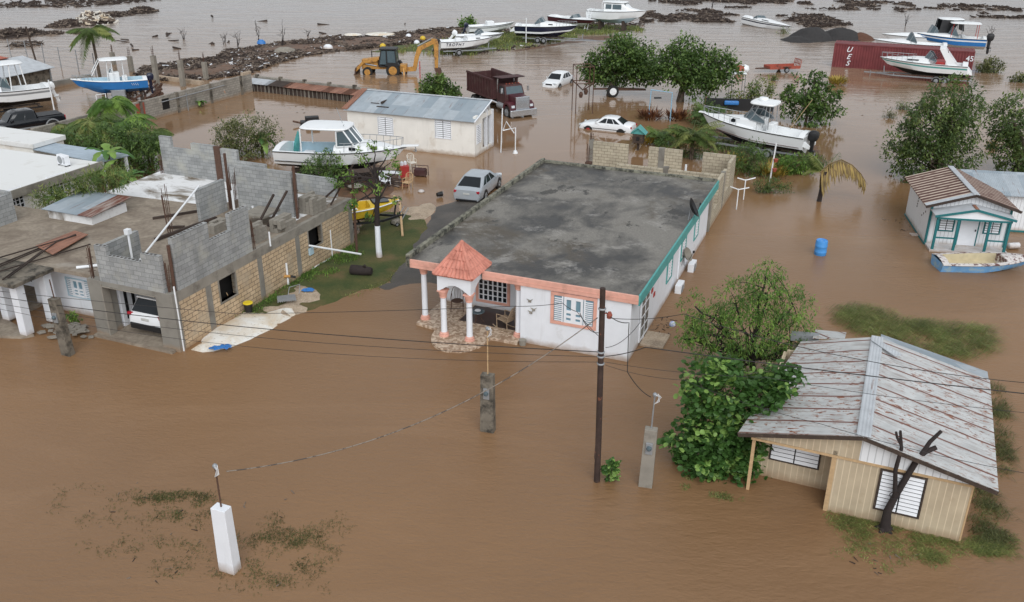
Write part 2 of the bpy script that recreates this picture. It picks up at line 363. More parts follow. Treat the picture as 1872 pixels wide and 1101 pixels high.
    g = NG('container_red'); u = g.sep(g.co('UV')); c = g.mix(g.ramp(g.noise(.8, 5), .35, .7), S(122, 56, 58), S(104, 46, 48)); mt['cont'] = g.done(g.mix(g.ramp(g.noise(2.5, 6), .62, .75, 0, .6), c, S(90, 56, 48)), .6)
    mt['carwhite'] = M('white_car_paint', S(232, 234, 236), .2, .02, spec=.6)
    mt['silver'] = M('silver_car_paint', S(178, 184, 190), .25, .03, metal=.3)
    mt['blackcar'] = M('black_car_paint', S(20, 22, 28), .15, .1, spec=.7)
    mt['tail'] = M('red_lamp_lens', S(168, 34, 50), .2, .1)
    mt['lamp'] = M('clear_lamp', S(206, 212, 216), .1, .05)
    mt['plate'] = M('pale_plate', S(190, 190, 186), .5, .1)
    g = NG('terrazzo'); v = g.n('ShaderNodeTexVoronoi'); v.inputs['Scale'].default_value = 9; g.t.links.new(g.co(), v.inputs['Vector']); wn = g.n('ShaderNodeTexWhiteNoise'); g.t.links.new(v.outputs['Position'], wn.inputs[0]); c = g.mix(g.ramp(wn.outputs[0], .2, .9), S(150, 124, 102), S(206, 186, 164)); mt['terrazzo'] = g.done(c, .5)
    mt['dkfloor'] = M('dark_wet_floor', S(58, 44, 40), .3, .25, 3)
    g = NG('lawn'); c = g.mix(g.ramp(g.noise(.7, 6), .35, .65), S(62, 76, 34), S(96, 92, 50)); c = g.mix(g.ramp(g.noise(9, 5), .35, .7, 0, .6), c, S(52, 64, 30)); c = g.mix(g.ramp(g.noise(.5, 6, g.mapv(g.co(), loc=(5, 1, 0))), .55, .7, 0, .8), c, S(112, 92, 62)); mt['lawn'] = g.done(c, .95, g.bump(g.noise(25, 4), .6, .05))
    g = NG('wet_asphalt'); c = g.mix(g.ramp(g.noise(.8, 6), .35, .65), S(58, 55, 52), S(84, 78, 72)); c = g.mix(g.ramp(g.noise(30, 3), .4, .7, 0, .4), c, S(110, 104, 98)); mt['asphalt'] = g.done(c, .6, g.bump(g.noise(30, 4), .4, .02))
    g = NG('white_marl'); c = g.mix(g.ramp(g.noise(.8, 6, None, .6, .5), .4, .65), S(226, 224, 218), S(206, 188, 162)); c = g.mix(g.ramp(g.noise(7, 5), .58, .7, 0, .5), c, S(150, 136, 116)); mt['marl'] = g.done(c, .9, g.bump(g.noise(12, 5), .5, .05))
    g = NG('gravel'); c = g.mix(g.ramp(g.noise(1.2, 6), .4, .65), S(176, 156, 134), S(130, 112, 94)); c = g.mix(g.ramp(g.noise(14, 4), .4, .7, 0, .6), c, S(200, 186, 166)); mt['gravel'] = g.done(c, .9, g.bump(g.noise(16, 5), .6, .05))
    mt['mud'] = M('wet_mud', S(104, 76, 56), .6, .2, 1.2, S(70, 58, 44), .5, .65, 1, .4, 8)
    mt['darksand'] = M('dark_sand', S(52, 50, 50), .95, .15, 2, None, bump=.5, bscale=6)
    mt['bsand'] = M('brown_soil', S(92, 62, 48), .95, .15, 2, None, bump=.5, bscale=6)
    mt['weeds'] = M('bank_weeds', S(82, 92, 48), .95, .3, 2, S(92, 72, 50), .5, .6, .8, .6, 10)
    mt['debris'] = M('debris_brown', S(112, 99, 88), .95, .35, .8, S(150, 140, 128), .6, .7, 1.6)
    mt['dkdebris'] = M('debris_dark', S(62, 51, 45), .95, .35, 1.5)
    mt['pinkpanel'] = M('faded_pink_panel', S(204, 156, 126), .7, .1)
    mt['reed'] = M('wicker', S(150, 130, 108), .8, .15, 20)
    mt['dkwater'] = None
def leafmat(name, c, var=.3, trans=.3, rough=.5, scale=1.2):
    c = sc3(c, 1.62); g = NG(name); n = g.ramp(g.noise(scale, 2), .3, .7); col = g.mix(n, sc3(c, 1-var), sc3(c, 1+var))
    wn = g.n('ShaderNodeObjectInfo'); g.done(col, rough, None, 0, .4)
    tr = g.n('ShaderNodeBsdfTranslucent'); g.set(tr.inputs[0], g.mix(.5, col, sc3((c[0]*1.1, c[1]*1.2, c[2]*.6), 1.2)))
    mx = g.n('ShaderNodeMixShader'); mx.inputs[0].default_value = trans
    g.t.links.new(g.b.outputs[0], mx.inputs[1]); g.t.links.new(tr.outputs[0], mx.inputs[2]); g.t.links.new(mx.outputs[0], g.out.inputs[0])
    return g.m
make_mats()
for k_ in ('white', 'tan', 'cream', 'wsiding', 'tblock', 'grey', 'pblock', 'oblock'): wall_dirt_contact(k_)
LF = {k: (leafmat('leaf_'+k, a), leafmat('leaf_light_'+k, b)) for k, a, b in (
    ('deep', S(58, 78, 38), S(86, 106, 54)), ('bright', S(66, 92, 38), S(102, 126, 58)), ('dark', S(60, 76, 40), S(88, 102, 56)),
    ('grape', S(54, 82, 37), S(108, 134, 70)), ('olive', S(70, 76, 44), S(96, 98, 62)), ('palm', S(70, 86, 42), S(106, 112, 62)), ('banana', S(60, 92, 42), S(98, 122, 60)),
    ('dry', S(104, 86, 54), S(136, 116, 66)), ('croton', S(74, 44, 32), S(104, 70, 46)), ('gold', S(112, 98, 42), S(138, 118, 56)), ('grass', S(92, 102, 56), S(122, 124, 74)), ('weed', S(62, 66, 36), S(86, 86, 50)))}
# ---------------------------------------------------------------- water and ground
def water_mat():
    g = NG('muddy_flood_water'); P = g.pos(); xyz = g.sep(P); y = xyz[1]
    c = g.mix(g.ramp(g.noise(.05, 5, P), .35, .7), S(139, 106, 74), S(124, 95, 68))
    c = g.mix(g.ramp(y, 55, 150), c, S(142, 122, 104))  # paler with distance: grazing sky reflection painted into the base colour
    rip = g.noise(2.2, 3, g.mapv(P, (.6, 1.5, 1), (0, 0, .5)), .5, .3); wav = g.noise(.45, 4, g.mapv(P, (.35, 1.5, 1), (0, 0, -.12)), .6, .4)
    calm = g.ramp(g.noise(.06, 3, P), .4, .62, .25, 1)
    near = g.ramp(y, 36, 62, 1, 0); fine = g.noise(5.5, 3, g.mapv(P, (.7, 1.6, 1), (0, 0, .6)), .55, .5)
    h = g.math('ADD', g.math('MULTIPLY', g.math('MULTIPLY', rip, calm), g.ramp(y, 36, 62, .045, .006)), g.math('MULTIPLY', wav, g.ramp(y, 70, 120, 0.0, .16)))
    h = g.math('ADD', h, g.math('MULTIPLY', fine, g.math('MULTIPLY', near, .022)))
    nr = g.bump(h, 1.0, 1.0)
    g.b.inputs['IOR'].default_value = 1.45
    c = g.mix(g.ramp(y, 95, 150), c, S(152, 144, 138))  # open sea greyer still, more reflected sky put into its colour
    silt = g.ramp(g.noise(.22, 6, g.mapv(P, (.35, 1.1, 1), (0, 0, .35)), .65, 1.2), .5, .72, 0, .45); c = g.mix(silt, c, S(150, 118, 88))
    rough = g.math('MAXIMUM', g.ramp(y, 38, 62, .42, .07), g.ramp(y, 70, 130, .05, .16))
    return g.done(c, rough, nr)
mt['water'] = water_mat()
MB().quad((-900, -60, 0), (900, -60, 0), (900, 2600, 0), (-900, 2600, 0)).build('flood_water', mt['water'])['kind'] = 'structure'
def patch(name, pts, mat, z=.05, kind='structure', label=None, cat=None, edge=1.0, wob=.25, top=None, seed=1):
    """low bank of ground rising out of the water: an outline in metres, a skirt under water, a gently uneven top"""
    rr = random.Random(seed); out = []
    N = len(pts)
    for i in range(N):
        a, b = pts[i], pts[(i+1) % N]; L = hypot(b[0]-a[0], b[1]-a[1]); k = max(1, int(L/.6))
        for j in range(k):
            t = j/k; w_ = wob if j else wob*.3; out.append((a[0]+(b[0]-a[0])*t+rr.uniform(-w_, w_), a[1]+(b[1]-a[1])*t+rr.uniform(-w_, w_)))
    cx = sum(p[0] for p in out)/len(out); cy = sum(p[1] for p in out)/len(out)
    import bmesh
    bm = bmesh.new(); vs = [bm.verts.new((p[0], p[1], 0)) for p in out]; es = [bm.edges.new((vs[i], vs[(i+1) % len(vs)])) for i in range(len(vs))]
    bmesh.ops.triangle_fill(bm, edges=es, use_beauty=True)
    xs = [p[0] for p in out]; ys = [p[1] for p in out]; lim = max(.5, max(max(xs)-min(xs), max(ys)-min(ys))/40)
    for _ in range(6):
        lg = [e for e in bm.edges if e.calc_length() > lim*2]
        if not lg: break
        bmesh.ops.subdivide_edges(bm, edges=lg, cuts=1); bmesh.ops.triangulate(bm, faces=[f for f in bm.faces if len(f.verts) > 3])
    segs = [(out[i], out[(i+1) % len(out)]) for i in range(len(out))]
    for v in bm.verts:
        x, y = v.co.x, v.co.y; d = 1e9
        for (ax, ay), (bx, by) in segs:
            dx, dy = bx-ax, by-ay; L2 = dx*dx+dy*dy or 1e-9; t = max(0, min(1, ((x-ax)*dx+(y-ay)*dy)/L2)); d = min(d, hypot(x-ax-dx*t, y-ay-dy*t))
        k = min(1, d/edge); zz = z*k*(2-k)
        if top: zz += top(x, y)*k
        v.co.z = zz-.06*(1-k)+.35*z*mnoise.noise((x*.9, y*.9, seed))*k
    me = bpy.data.meshes.new(name); bmesh.ops.recalc_face_normals(bm, faces=bm.faces); bm.to_mesh(me); bm.free()
    for p in me.polygons: p.use_smooth = True
    if sum(p.normal.z for p in me.polygons) < 0: me.flip_normals()
    me.materials.append(mat); o = bpy.data.objects.new(name, me); COL.objects.link(o)
    tag(o, label, cat, None, kind); return o
def pl(*pp, z=0): return [at(x, y, z)[:2] for x, y in pp]
def ccw(pts):
    a = sum(pts[i][0]*pts[(i+1) % len(pts)][1]-pts[(i+1) % len(pts)][0]*pts[i][1] for i in range(len(pts))); return pts if a > 0 else pts[::-1]
# ---------------------------------------------------------------- land
patch('lawn', ccw(pl((420, 592), (470, 545), (560, 480), (640, 440), (655, 395), (700, 385), (770, 385), (800, 425), (760, 480), (715, 520), (640, 545), (575, 572), (500, 590))), mt['lawn'], .1, seed=2)
patch('driveway', ccw(pl((668, 538), (705, 505), (745, 440), (778, 400), (800, 374), (840, 362), (912, 362), (925, 440), (860, 520), (760, 522))), mt['asphalt'], .13, seed=3)
patch('marl_bank', ccw(pl((338, 642), (380, 600), (440, 570), (500, 562), (560, 556), (540, 582), (480, 612), (430, 636), (372, 646))), mt['marl'], .2, seed=4, edge=.7)
patch('gravel_bank', ccw(pl((470, 575), (520, 535), (556, 518), (588, 530), (598, 548), (560, 572), (500, 592))), mt['gravel'], .22, seed=5, edge=.5)
patch('gravel_edge', ccw(pl((722, 392), (740, 378), (790, 370), (806, 384), (785, 402), (750, 410))), mt['gravel'], .17, seed=6, edge=.6)
patch('boat_yard_mud', ccw(pl((505, 330), (560, 300), (690, 298), (735, 318), (730, 345), (690, 368), (640, 372), (560, 350))), mt['mud'], .12, seed=7)
patch('garden_mud', ccw(pl((1270, 240), (1330, 228), (1420, 250), (1505, 268), (1520, 300), (1470, 318), (1390, 330), (1340, 300), (1290, 270))), mt['mud'], .1, seed=8)
patch('boat_bank', ccw(pl((790, 97), (860, 101), (925, 92), (990, 80), (1060, 64), (1150, 60), (1190, 54), (1170, 46), (1090, 44), (1000, 50), (900, 58), (830, 64), (770, 76), (700, 86), (660, 98), (740, 96))), mt['weeds'], .12, seed=9, edge=2, wob=.5)
patch('mud_shelf', ccw(pl((900, 102), (935, 90), (1000, 80), (1060, 66), (1150, 62), (1180, 58), (1120, 74), (1040, 82), (980, 92))), mt['mud'], .06, seed=10, edge=2)
# ---------------------------------------------------------------- wall-mounted openings
class WM(MB):
    """boxes in wall space: u along the wall, n out of it, z up"""
    def __init__(s, f): super().__init__(); s.fn = f
    def wb(s, u0, u1, n0, n1, z0, z1):
        a, b = s.fn(u0, n0, z0), s.fn(u1, n1, z1); return s.box(a[0], b[0], a[1], b[1], a[2], b[2])
def front(y): return lambda u, n, z: (u, y-n, z)
def sidex(x): return lambda u, n, z: (x+n, u, z)
def frame4(w_, u0, u1, z0, z1, t, n0, n1):
    w_.wb(u0-t, u1+t, n0, n1, z1, z1+t); w_.wb(u0-t, u1+t, n0, n1, z0-t, z0); w_.wb(u0-t, u0, n0, n1, z0, z1); w_.wb(u1, u1+t, n0, n1, z0, z1)
def window(par, f, u0, u1, z0, z1, kind='louvre', trim=None, t=.1, stile=.25):
    if trim:
        fr = WM(f); frame4(fr, u0, u1, z0, z1, t, .0, .05); wo = fr.build('window', trim, par, bevel=.006)
    else:
        fr = WM(f); frame4(fr, u0, u1, z0, z1, .035, .0, .03); wo = fr.build('window', mt['white_trim'], par)
    if kind == 'louvre':
        k = WM(f); n = max(4, int((z1-z0)/.13)); h = (z1-z0)/n; half = (u1-u0)/2
        for j in range(2):
            for i in range(n):
                a, b = u0+j*half+.02, u0+(j+1)*half-.02; zz = z0+i*h
                k.quad(f(a, .035, zz+.01), f(b, .035, zz+.01), f(b, .006, zz+h*.8), f(a, .006, zz+h*.8))
        k.build('louvres', mt['white_trim'], wo); p = WM(f); p.wb(u0, u1, -.02, .004, z0, z1); p.build('backing', mt['glass'], wo)
    elif kind == 'shutter':                       # fixed louvre wings either side of a pair of paned leaves
        W_ = u1-u0; p = WM(f); p.wb(u0, u1, -.02, .004, z0, z1); p.build('backing', mt['sglass'], wo)
        k = WM(f); n = int((z1-z0)/.09)
        for a, b in ((u0+.03, u0+W_*.22), (u1-W_*.22, u1-.03)):
            for i in range(n): k.wb(a, b, .01, .04, z0+.03+i*.09, z0+.03+i*.09+.042)
            k.wb(b-.03 if a < u0+.1 else a-.03, b+.03 if a < u0+.1 else a+.03, .0, .045, z0, z1)
        k.build('louvres', mt['white_trim'], wo)
        k = WM(f); a0, a1 = u0+W_*.26, u1-W_*.26; h = z1-z0; mid = (a0+a1)/2
        for a, b in ((a0, mid), (mid, a1)):
            q = b-a
            k.wb(a, a+q*stile, .0, .05, z0, z1); k.wb(b-q*stile, b, .0, .05, z0, z1)
            for e0, e1 in ((0, .1), (.2, .28), (.38, .48), (.9, 1)): k.wb(a+q*stile, b-q*stile, .0, .05, z0+h*e0, z0+h*e1)
        k.build('leaf_frame', mt['white_trim'], wo)
    elif kind == 'grille':                        # small panes behind a white lattice
        p = WM(f); p.wb(u0, u1, -.02, .004, z0, z1); p.build('pane', mt['glass'], wo); k = WM(f)
        nu = max(2, round((u1-u0)/.24)); nz = max(3, round((z1-z0)/.24))
        for i in range(nu+1): x = u0+(u1-u0)*i/nu; k.wb(x-.03, x+.03, .005, .04, z0, z1)
        for i in range(nz+1): z = z0+(z1-z0)*i/nz; k.wb(u0, u1, .005, .038, z-.018, z+.018)
        k.build('lattice', mt['white_trim'], wo)
    elif kind == 'dark':
        p = WM(f); p.wb(u0, u1, -.02, .004, z0, z1); p.build('opening', mt['void'], wo)
    return wo
def ac_unit(loc, rz, label, group='condenser units'):
    t = thing('ac_unit', label, 'air conditioner', loc, rz, group)
    MB().box(-.4, .4, -.15, .15, .05, .62).build('casing', mt['white_trim'], t, bevel=.02)
    c = MB(); c.lathe((-.1, -.155, .34), [(.21, 0), (.23, -.015), (.2, -.02)], 18, 'y'); c.build('fan_grille', mt['steel'], t)
    c = MB()
    for i in range(5): c.box(.18, .38, -.158, -.15, .15+i*.08, .19+i*.08)
    c.build('vent_slats', mt['steel'], t)
    MB().box(-.35, -.28, -.16, .16, 0, .05).box(.28, .35, -.16, .16, 0, .05).build('foot', mt['black'], t); return t
def rebar(par, x, y, z, h, n=5, sp=.1, name='rebar'):
    b = MB()
    for i in range(n):
        px, py = x+R.uniform(-sp, sp), y+R.uniform(-sp, sp); b.tube([(px, py, z), (px+R.uniform(-.06, .06), py+R.uniform(-.06, .06), z+h*R.uniform(.75, 1))], .016, 5)
    for i in range(3): b.tube([(x-sp, y-sp, z+h*(.2+.2*i)), (x+sp, y-sp, z+h*(.2+.2*i)), (x+sp, y+sp, z+h*(.2+.2*i)), (x-sp, y+sp, z+h*(.2+.2*i)), (x-sp, y-sp, z+h*(.2+.2*i))], .009, 4)
    return b.build(name, mt['rustiron'], par)
# ---------------------------------------------------------------- the white house with the salmon fascia
A = Fr(at(1148, 662), radians(-21.9))
def main_house():
    t = thing('white_house', 'white single-storey house with flat dark roof, salmon fascia and tiled porch turret', 'house', A.o, A.yaw)
    H = 2.72; D = 16.4; W = 10.07
    wl = MB(); wl.box(-4.75, 0, 0, D, -.6, H); wl.box(-9.4, -4.75, 2.45, D, -.6, H); wl.build('wall', mt['white'], t)
    MB().box(-W+.02, .28, -.02, D+.45, H, H+.3).build('roof', mt['rooftar'], t)
    pr = MB().box(-W, -W+.2, -.1, D+.5, H-.05, H+.52).box(-W+.2, .27, D+.3, D+.5, H-.05, H+.44); pr.build('parapet', mt['mossy'], t, bevel=.02)
    fa = MB().box(-W+.2, -8.2, -.11, -.02, H-.06, H+.31).box(-6.45, .3, -.11, -.02, H-.06, H+.31).box(-W+.2, -8.2, -.125, -.112, H+.1, H+.125).box(-6.45, .3, -.125, -.112, H+.1, H+.125); fa.build('salmon_fascia', mt['salmon'], t, bevel=.008)
    MB().box(.282, .36, -.11, D+.5, H-.1, H+.36).build('teal_fascia', mt['teal'], t, bevel=.008)
    # porch
    P = lambda *p: A.loc(*p, .12)[:2]
    fl = [(-9.6, -.25), (-8.25, -.5)]+[(-7.25-1.25*cos(pi*i/14), -.55-1.55*sin(pi*i/14)) for i in range(15)]+[(-5.95, -.35), (-4.76, -.35), (-4.76, 2.44), (-9.38, 2.44), (-9.6, 2.4)]
    MB().prism(ccw(fl), -.5, .12).build('porch_floor', mt['terrazzo'], t, bevel=.01)
    MB().box(-7.95, -4.8, .7, 2.43, .121, .126).build('porch_mat', mt['dkfloor'], t)
    for x, y in ((-9.42, .3), (-7.9, -.9), (-6.7, -.9), (-4.95, .3)):
        top = 2.1 if y < 0 else H-.24
        c = MB().lathe((x, y, .12), [(.14, .2), (.13, .5), (.125, top-.5), (.12, top-.3)], 14).build('column', mt['white'], t, smooth=40)
        MB().lathe((x, y, .12), [(.22, 0), (.22, .06), (.19, .08), (.2, .13), (.15, .2)], 14).build('base', mt['salmon'], c, smooth=30)
        MB().lathe((x, y, .12), [(.12, top-.32), (.16, top-.28), (.15, top-.24), (.2, top-.08), (.22, top)], 14).box(x-.2, x+.2, y-.2, y+.2, top+.12, top+.18).build('capital', mt['salmon'], c, smooth=30)
    MB().box(-9.62, -8.25, .18, .42, H-.06, H).box(-6.4, -4.76, .18, .42, H-.06, H).build('porch_beam', mt['white'], t)
    # turret: arched band, tiled pyramid
    x0, x1, y0, y1, ze = -8.2, -6.42, -1.2, .75, 3.0
    def arch(u0, u1, zb, zt, rise, n=10): return [(u0, zt), (u0, zb)]+[(u0+.18+(u1-u0-.36)*i/n, zb+.12+rise*sin(pi*i/n)) for i in range(n+1)]+[(u1, zb), (u1, zt)]
    tb = MB(); tb.extr(arch(x0+.12, x1-.12, 2.22, ze-.02, .26), 'y', y0+.12, y0+.3); tb.extr(arch(y0+.3, y1, 2.22, ze-.021, .3), 'x', x1-.3, x1-.12); tb.extr(arch(y0+.3, y1, 2.22, ze-.021, .3), 'x', x0+.12, x0+.3)
    tb.box(x0+.12, x1-.12, y1, y1+.2, 2.6, ze-.02); tb.build('turret_band', mt['white'], t)
    ap = Vector(((x0+x1)/2, (y0+y1)/2, 4.2)); tr = MB()
    cor = [Vector((x0, y0, ze)), Vector((x1, y0, ze)), Vector((x1, y1, ze)), Vector((x0, y1, ze))]
    tr.mat(0)
    for i in range(4):
        a, b = cor[i], cor[(i+1) % 4]; nrm = (b-a).cross(ap-a).normalized(); rows = 4
        for r in range(rows):
            f0, f1 = r/rows, min(1, (r+1)/rows+.03); n = max(2, int(9*(1-f0)))
            la, lb = a.lerp(ap, f0), b.lerp(ap, f0); ua, ub = a.lerp(ap, f1), b.lerp(ap, f1)
            lift0, lift1 = .055, .02; base = len(tr.v); K = n*6
            for row, (pa, pb, lf) in enumerate(((la, lb, lift0), (ua, ub, lift1))):
                for k in range(K+1): tr.v.append(tuple(pa.lerp(pb, k/K)+nrm*(lf+.045*abs(sin(pi*k/6)))))
            for k in range(K): tr.face((base+k, base+k+1, base+K+2+k, base+K+1+k))
            tr.quad(la, lb, tr.v[base+K], tr.v[base])
    for c in cor: tr.tube([c+Vector((0, 0, .07)), ap+Vector((0, 0, .05))], .075, 8)
    tr.lathe(tuple(ap), [(.14, -.12), (.1, .08), (.02, .14)], 8)
    tr.box(x0+.02, x1-.02, y0+.02, y1-.02, ze-.02, ze+.01); tr.build('turret_roof', mt['tile'], t, smooth=45)
    # porch sliding door with salmon jambs
    f = front(2.45); window(t, f, -7.75, -6.35, .5, 2.3, 'grille', mt['salmon'], .14).name = 'porch_door'
    f = front(0)
    a, b = A.on(1009, 536, 1, 0), A.on(1087, 600, 1, 0); c = A.on(1010, 588, 1, 0); d = A.on(1090, 548, 1, 0)
    window(t, f, (a[0]+c[0])/2+.08, (b[0]+d[0])/2-.08, (c[2]+b[2])/2+.06, (a[2]+d[2])/2-.06, 'shutter', mt['salmon'], .14)
    # side wall: door, small teal-trimmed windows, number plaques
    s = sidex(0)
    a = A.on(1178, 566, 0, 0); dz = WM(s); dz.wb(a[1]-.75, a[1]+.75, 0, .05, .15, 2.3); dr = dz.build('side_door', mt['white_trim'], t)
    k = WM(s)
    for i in range(2):
        for j in range(4): k.wb(a[1]-.6+i*.65, a[1]-.1+i*.65, .045, .056, .3+j*.5, .7+j*.5)
    k.build('pane', mt['bglass'], dr)
    for px, py in ((1224, 484), (1272, 424), (1249, 452)):
        a = A.on(px, py, 0, 0); window(t, s, a[1]-.45, a[1]+.45, 1.05, 1.95, 'louvre', mt['teal'], .09)
    k = WM(s)
    for px, py in ((1192, 531), (1195.5, 538)): a = A.on(px, py, 0, 0); k.wb(a[1]-.14, a[1]+.14, 0, .03, a[2]-.1, a[2]+.1)
    k.build('plaque', mt['red'], t)
    k = MB().box(0, .06, 2.2, 2.3, 0, 2.6).box(0, .05, 9, 9.08, .2, 2.6); k.build('downpipe', mt['white_trim'], t)
    w2 = MB()
    for px, py in ((969, 549), (976, 565), (971, 570)):      # wall ornament of three grey birds
        a = A.on(px, py, 1, 0); w2.quad((a[0]-.16, -.03, a[2]+.06), (a[0], -.07, a[2]-.06), (a[0]+.02, -.03, a[2]+.02)); w2.quad((a[0]+.16, -.03, a[2]+.1), (a[0], -.07, a[2]-.06), (a[0]+.02, -.03, a[2]+.02)); w2.box(a[0]-.06, a[0]+.06, -.05, -.01, a[2]-.08, a[2])
    w2.build('wall_ornament', mt['conc'], t, fix=False)
    MB().lathe((-4.55, -.22, 0), [(.12, -.2), (.16, .22), (.17, .24)], 10).build('planter', mt['conc'], t)
    return t
main_house()
for k, (px, py, lab) in enumerate(((1240, 523, 'white condenser unit at the nearer end of the white house side wall'), (1263, 484, 'white condenser unit standing farther along the white house side wall'))):
    p = A.on(px, py+12, 0, .3); q = A.wo((.34, p[1], max(.0, p[2]-.05))); o = ac_unit((q[0], q[1], p[2]-.1), A.yaw+pi/2, lab)
    MB().box(-.5, .5, -.3, .3, -.8, 0).build('plinth', mt['conc'], o)
def rocking_chair(loc, rz):
    t = thing('rocking_chair', 'wicker rocking chair on the porch mat', 'rocking chair', loc, rz); s_ = mt['reed']; c = MB()
    for sx in (-.27, .27):
        c2 = MB().tube([(sx, -.55+1.1*i/10, .02+.10*((i-5)/5)**2) for i in range(11)], .022, 6); c2.build('rocker', s_, t)
        c.tube([(sx, -.3, .06), (sx, -.32, .45), (sx, -.33, .68)], .02); c.tube([(sx, .3, .06), (sx, .27, .45), (sx, .55, 1.15)], .02); c.tube([(sx, -.33, .68), (sx, 0, .7), (sx, .38, .68)], .02)
    c.build('frame', s_, t); c = MB()
    for i in range(9): c.tube([(-.27, -.32+i*.075, .45+(.02 if i % 2 else 0)), (.27, -.32+i*.075, .45)], .022, 5)
    for i in range(9): c.tube([(-.27+i*.0675, -.32, .455), (-.27+i*.0675, .28, .455)], .014, 5)
    c.build('seat', s_, t); c = MB()
    for i in range(9): x = -.27+i*.0675; c.tube([(x, .27, .45), (x, .42, .8), (x*.9, .56, 1.18+.06*cos(x*5))], .014, 5)
    for i in range(6): c.tube([(-.27, .29+i*.05, .5+i*.125), (.27, .29+i*.05, .5+i*.125)], .012, 5)
    c.build('backrest', s_, t)
p = A.wo((-5.7, .75, .13)); rocking_chair(p, A.yaw+radians(-110))
def scroll_chair(loc, rz):
    t = thing('wrought_iron_chair', 'dark wrought-iron armchair under the porch turret', 'chair', loc, rz); r = mt['rustiron']; c = MB()
    for x in (-.25, .25):
        for y in (-.22, .22): MB().tube([(x*1.15, y*1.2, 0), (x, y, .44)], .017).build('leg', r, t)
        c.tube([(x, .22, .44), (x*1.05, .28, .75), (x*.7, .3, .98), (0, .31, 1.05)], .015); MB().tube([(x, -.22, .44), (x*1.15, -.2, .66), (x*1.1, .26, .68)], .015).build('arm', r, t)
    for i in range(5): c.tube([(-.16+i*.08, .23, .46), (-.1+i*.05, .3, 1.0)], .01, 5)
    c.build('backrest', r, t); MB().lathe((0, 0, .43), [(.25, 0), (.27, .015), (.25, .03)], 14).build('seat', r, t)
scroll_chair(A.wo((-8.5, 1.7, .13)), A.yaw+.4)
def side_table(loc):
    t = thing('side_table', 'small round glass table with a white dish beside the rocking chair', 'table', loc); r = mt['rustiron']
    MB().lathe((0, 0, .5), [(.3, 0), (.31, .015), (.3, .03)], 18).build('table_top', mt['bglass'], t)
    for i in range(3): a = i*2.1; MB().tube([(.26*cos(a), .26*sin(a), .5), (.12*cos(a), .12*sin(a), .25), (.26*cos(a), .26*sin(a), 0)], .014).build('leg', r, t)
p = A.wo((-7.1, .85, .13)); side_table(p)
tag(MB().lathe((p[0], p[1], p[2]+.53), [(.06, 0), (.14, .04), (.13, .05)], 14).build('dish', mt['white'], None, smooth=40), 'small white dish on the round glass table', 'dish')
def dish_antenna(loc, rz, tilt, label, m, r=.45):
    t = thing('satellite_dish', label, 'satellite dish', loc, rz)
    c = MB(); c.lathe((0, 0, 0), [(.02, 0), (r*.4, .03), (r*.75, .1), (r, .19), (r*1.02, .185), (r*.75, .08), (r*.4, .01), (.02, -.02)], 22); d = c.build('reflector', m, t, smooth=40); d.rotation_euler = (tilt, 0, 0); d.location = (0, 0, .55)
    MB().tube([(0, 0, 0), (0, .05, .35), (0, .02, .52)], .025).tube([(-.2, .1, -.05), (0, .05, .35)], .015).tube([(.2, .1, -.05), (0, .05, .35)], .015).build('mast', mt['steel'], t)
    v = Matrix.Rotation(tilt, 3, 'X') @ Vector((0, r*.1, .5)); v2 = Matrix.Rotation(tilt, 3, 'X') @ Vector((0, -r*.8, .1)); o = Vector((0, 0, .55))
    MB().tube([o+v2, o+v], .012).box(o.x+v.x-.05, o.x+v.x+.05, o.y+v.y-.04, o.y+v.y+.04, o.z+v.z-.05, o.z+v.z+.05).build('feed_arm', mt['black'], t)
a = A.loc(1264, 398, 3.1); dish_antenna(A.wo((.2, a[1], 3.0)), A.yaw+radians(100), radians(62), 'black satellite dish on the roof edge of the white house', mt['black'], .5)
a = A.on(1252, 465, 0, .1); dish_antenna(A.wo((.12, a[1], a[2]-.6)), A.yaw+radians(80), radians(62), 'grey satellite dish bracketed to the white house side wall', mt['conc'], .36)
a = A.loc(1187, 612); q = MB().box(-.5, .5, -.7, .7, -.3, .1).build('doorstep', mt['gravel'], None, bevel=.02); q.location = A.wo((.55, A.on(1178, 566, 0, 0)[1], 0)); q.rotation_euler = (0, 0, A.yaw); tag(q, 'low stone doorstep by the white house side door', 'doorstep')
p = at(1229, 596); tag(MB().lathe((p[0], p[1], .08), [(.03, -.15), (.11, -.11), (.155, 0), (.11, .11), (.03, .15)], 14).build('ball', M('ball_blue', S(150, 168, 206), .5, .25, 9, S(215, 215, 225), .5, .55, 8), None, smooth=180), 'pale blue patterned ball floating beside the doorstep', 'ball')
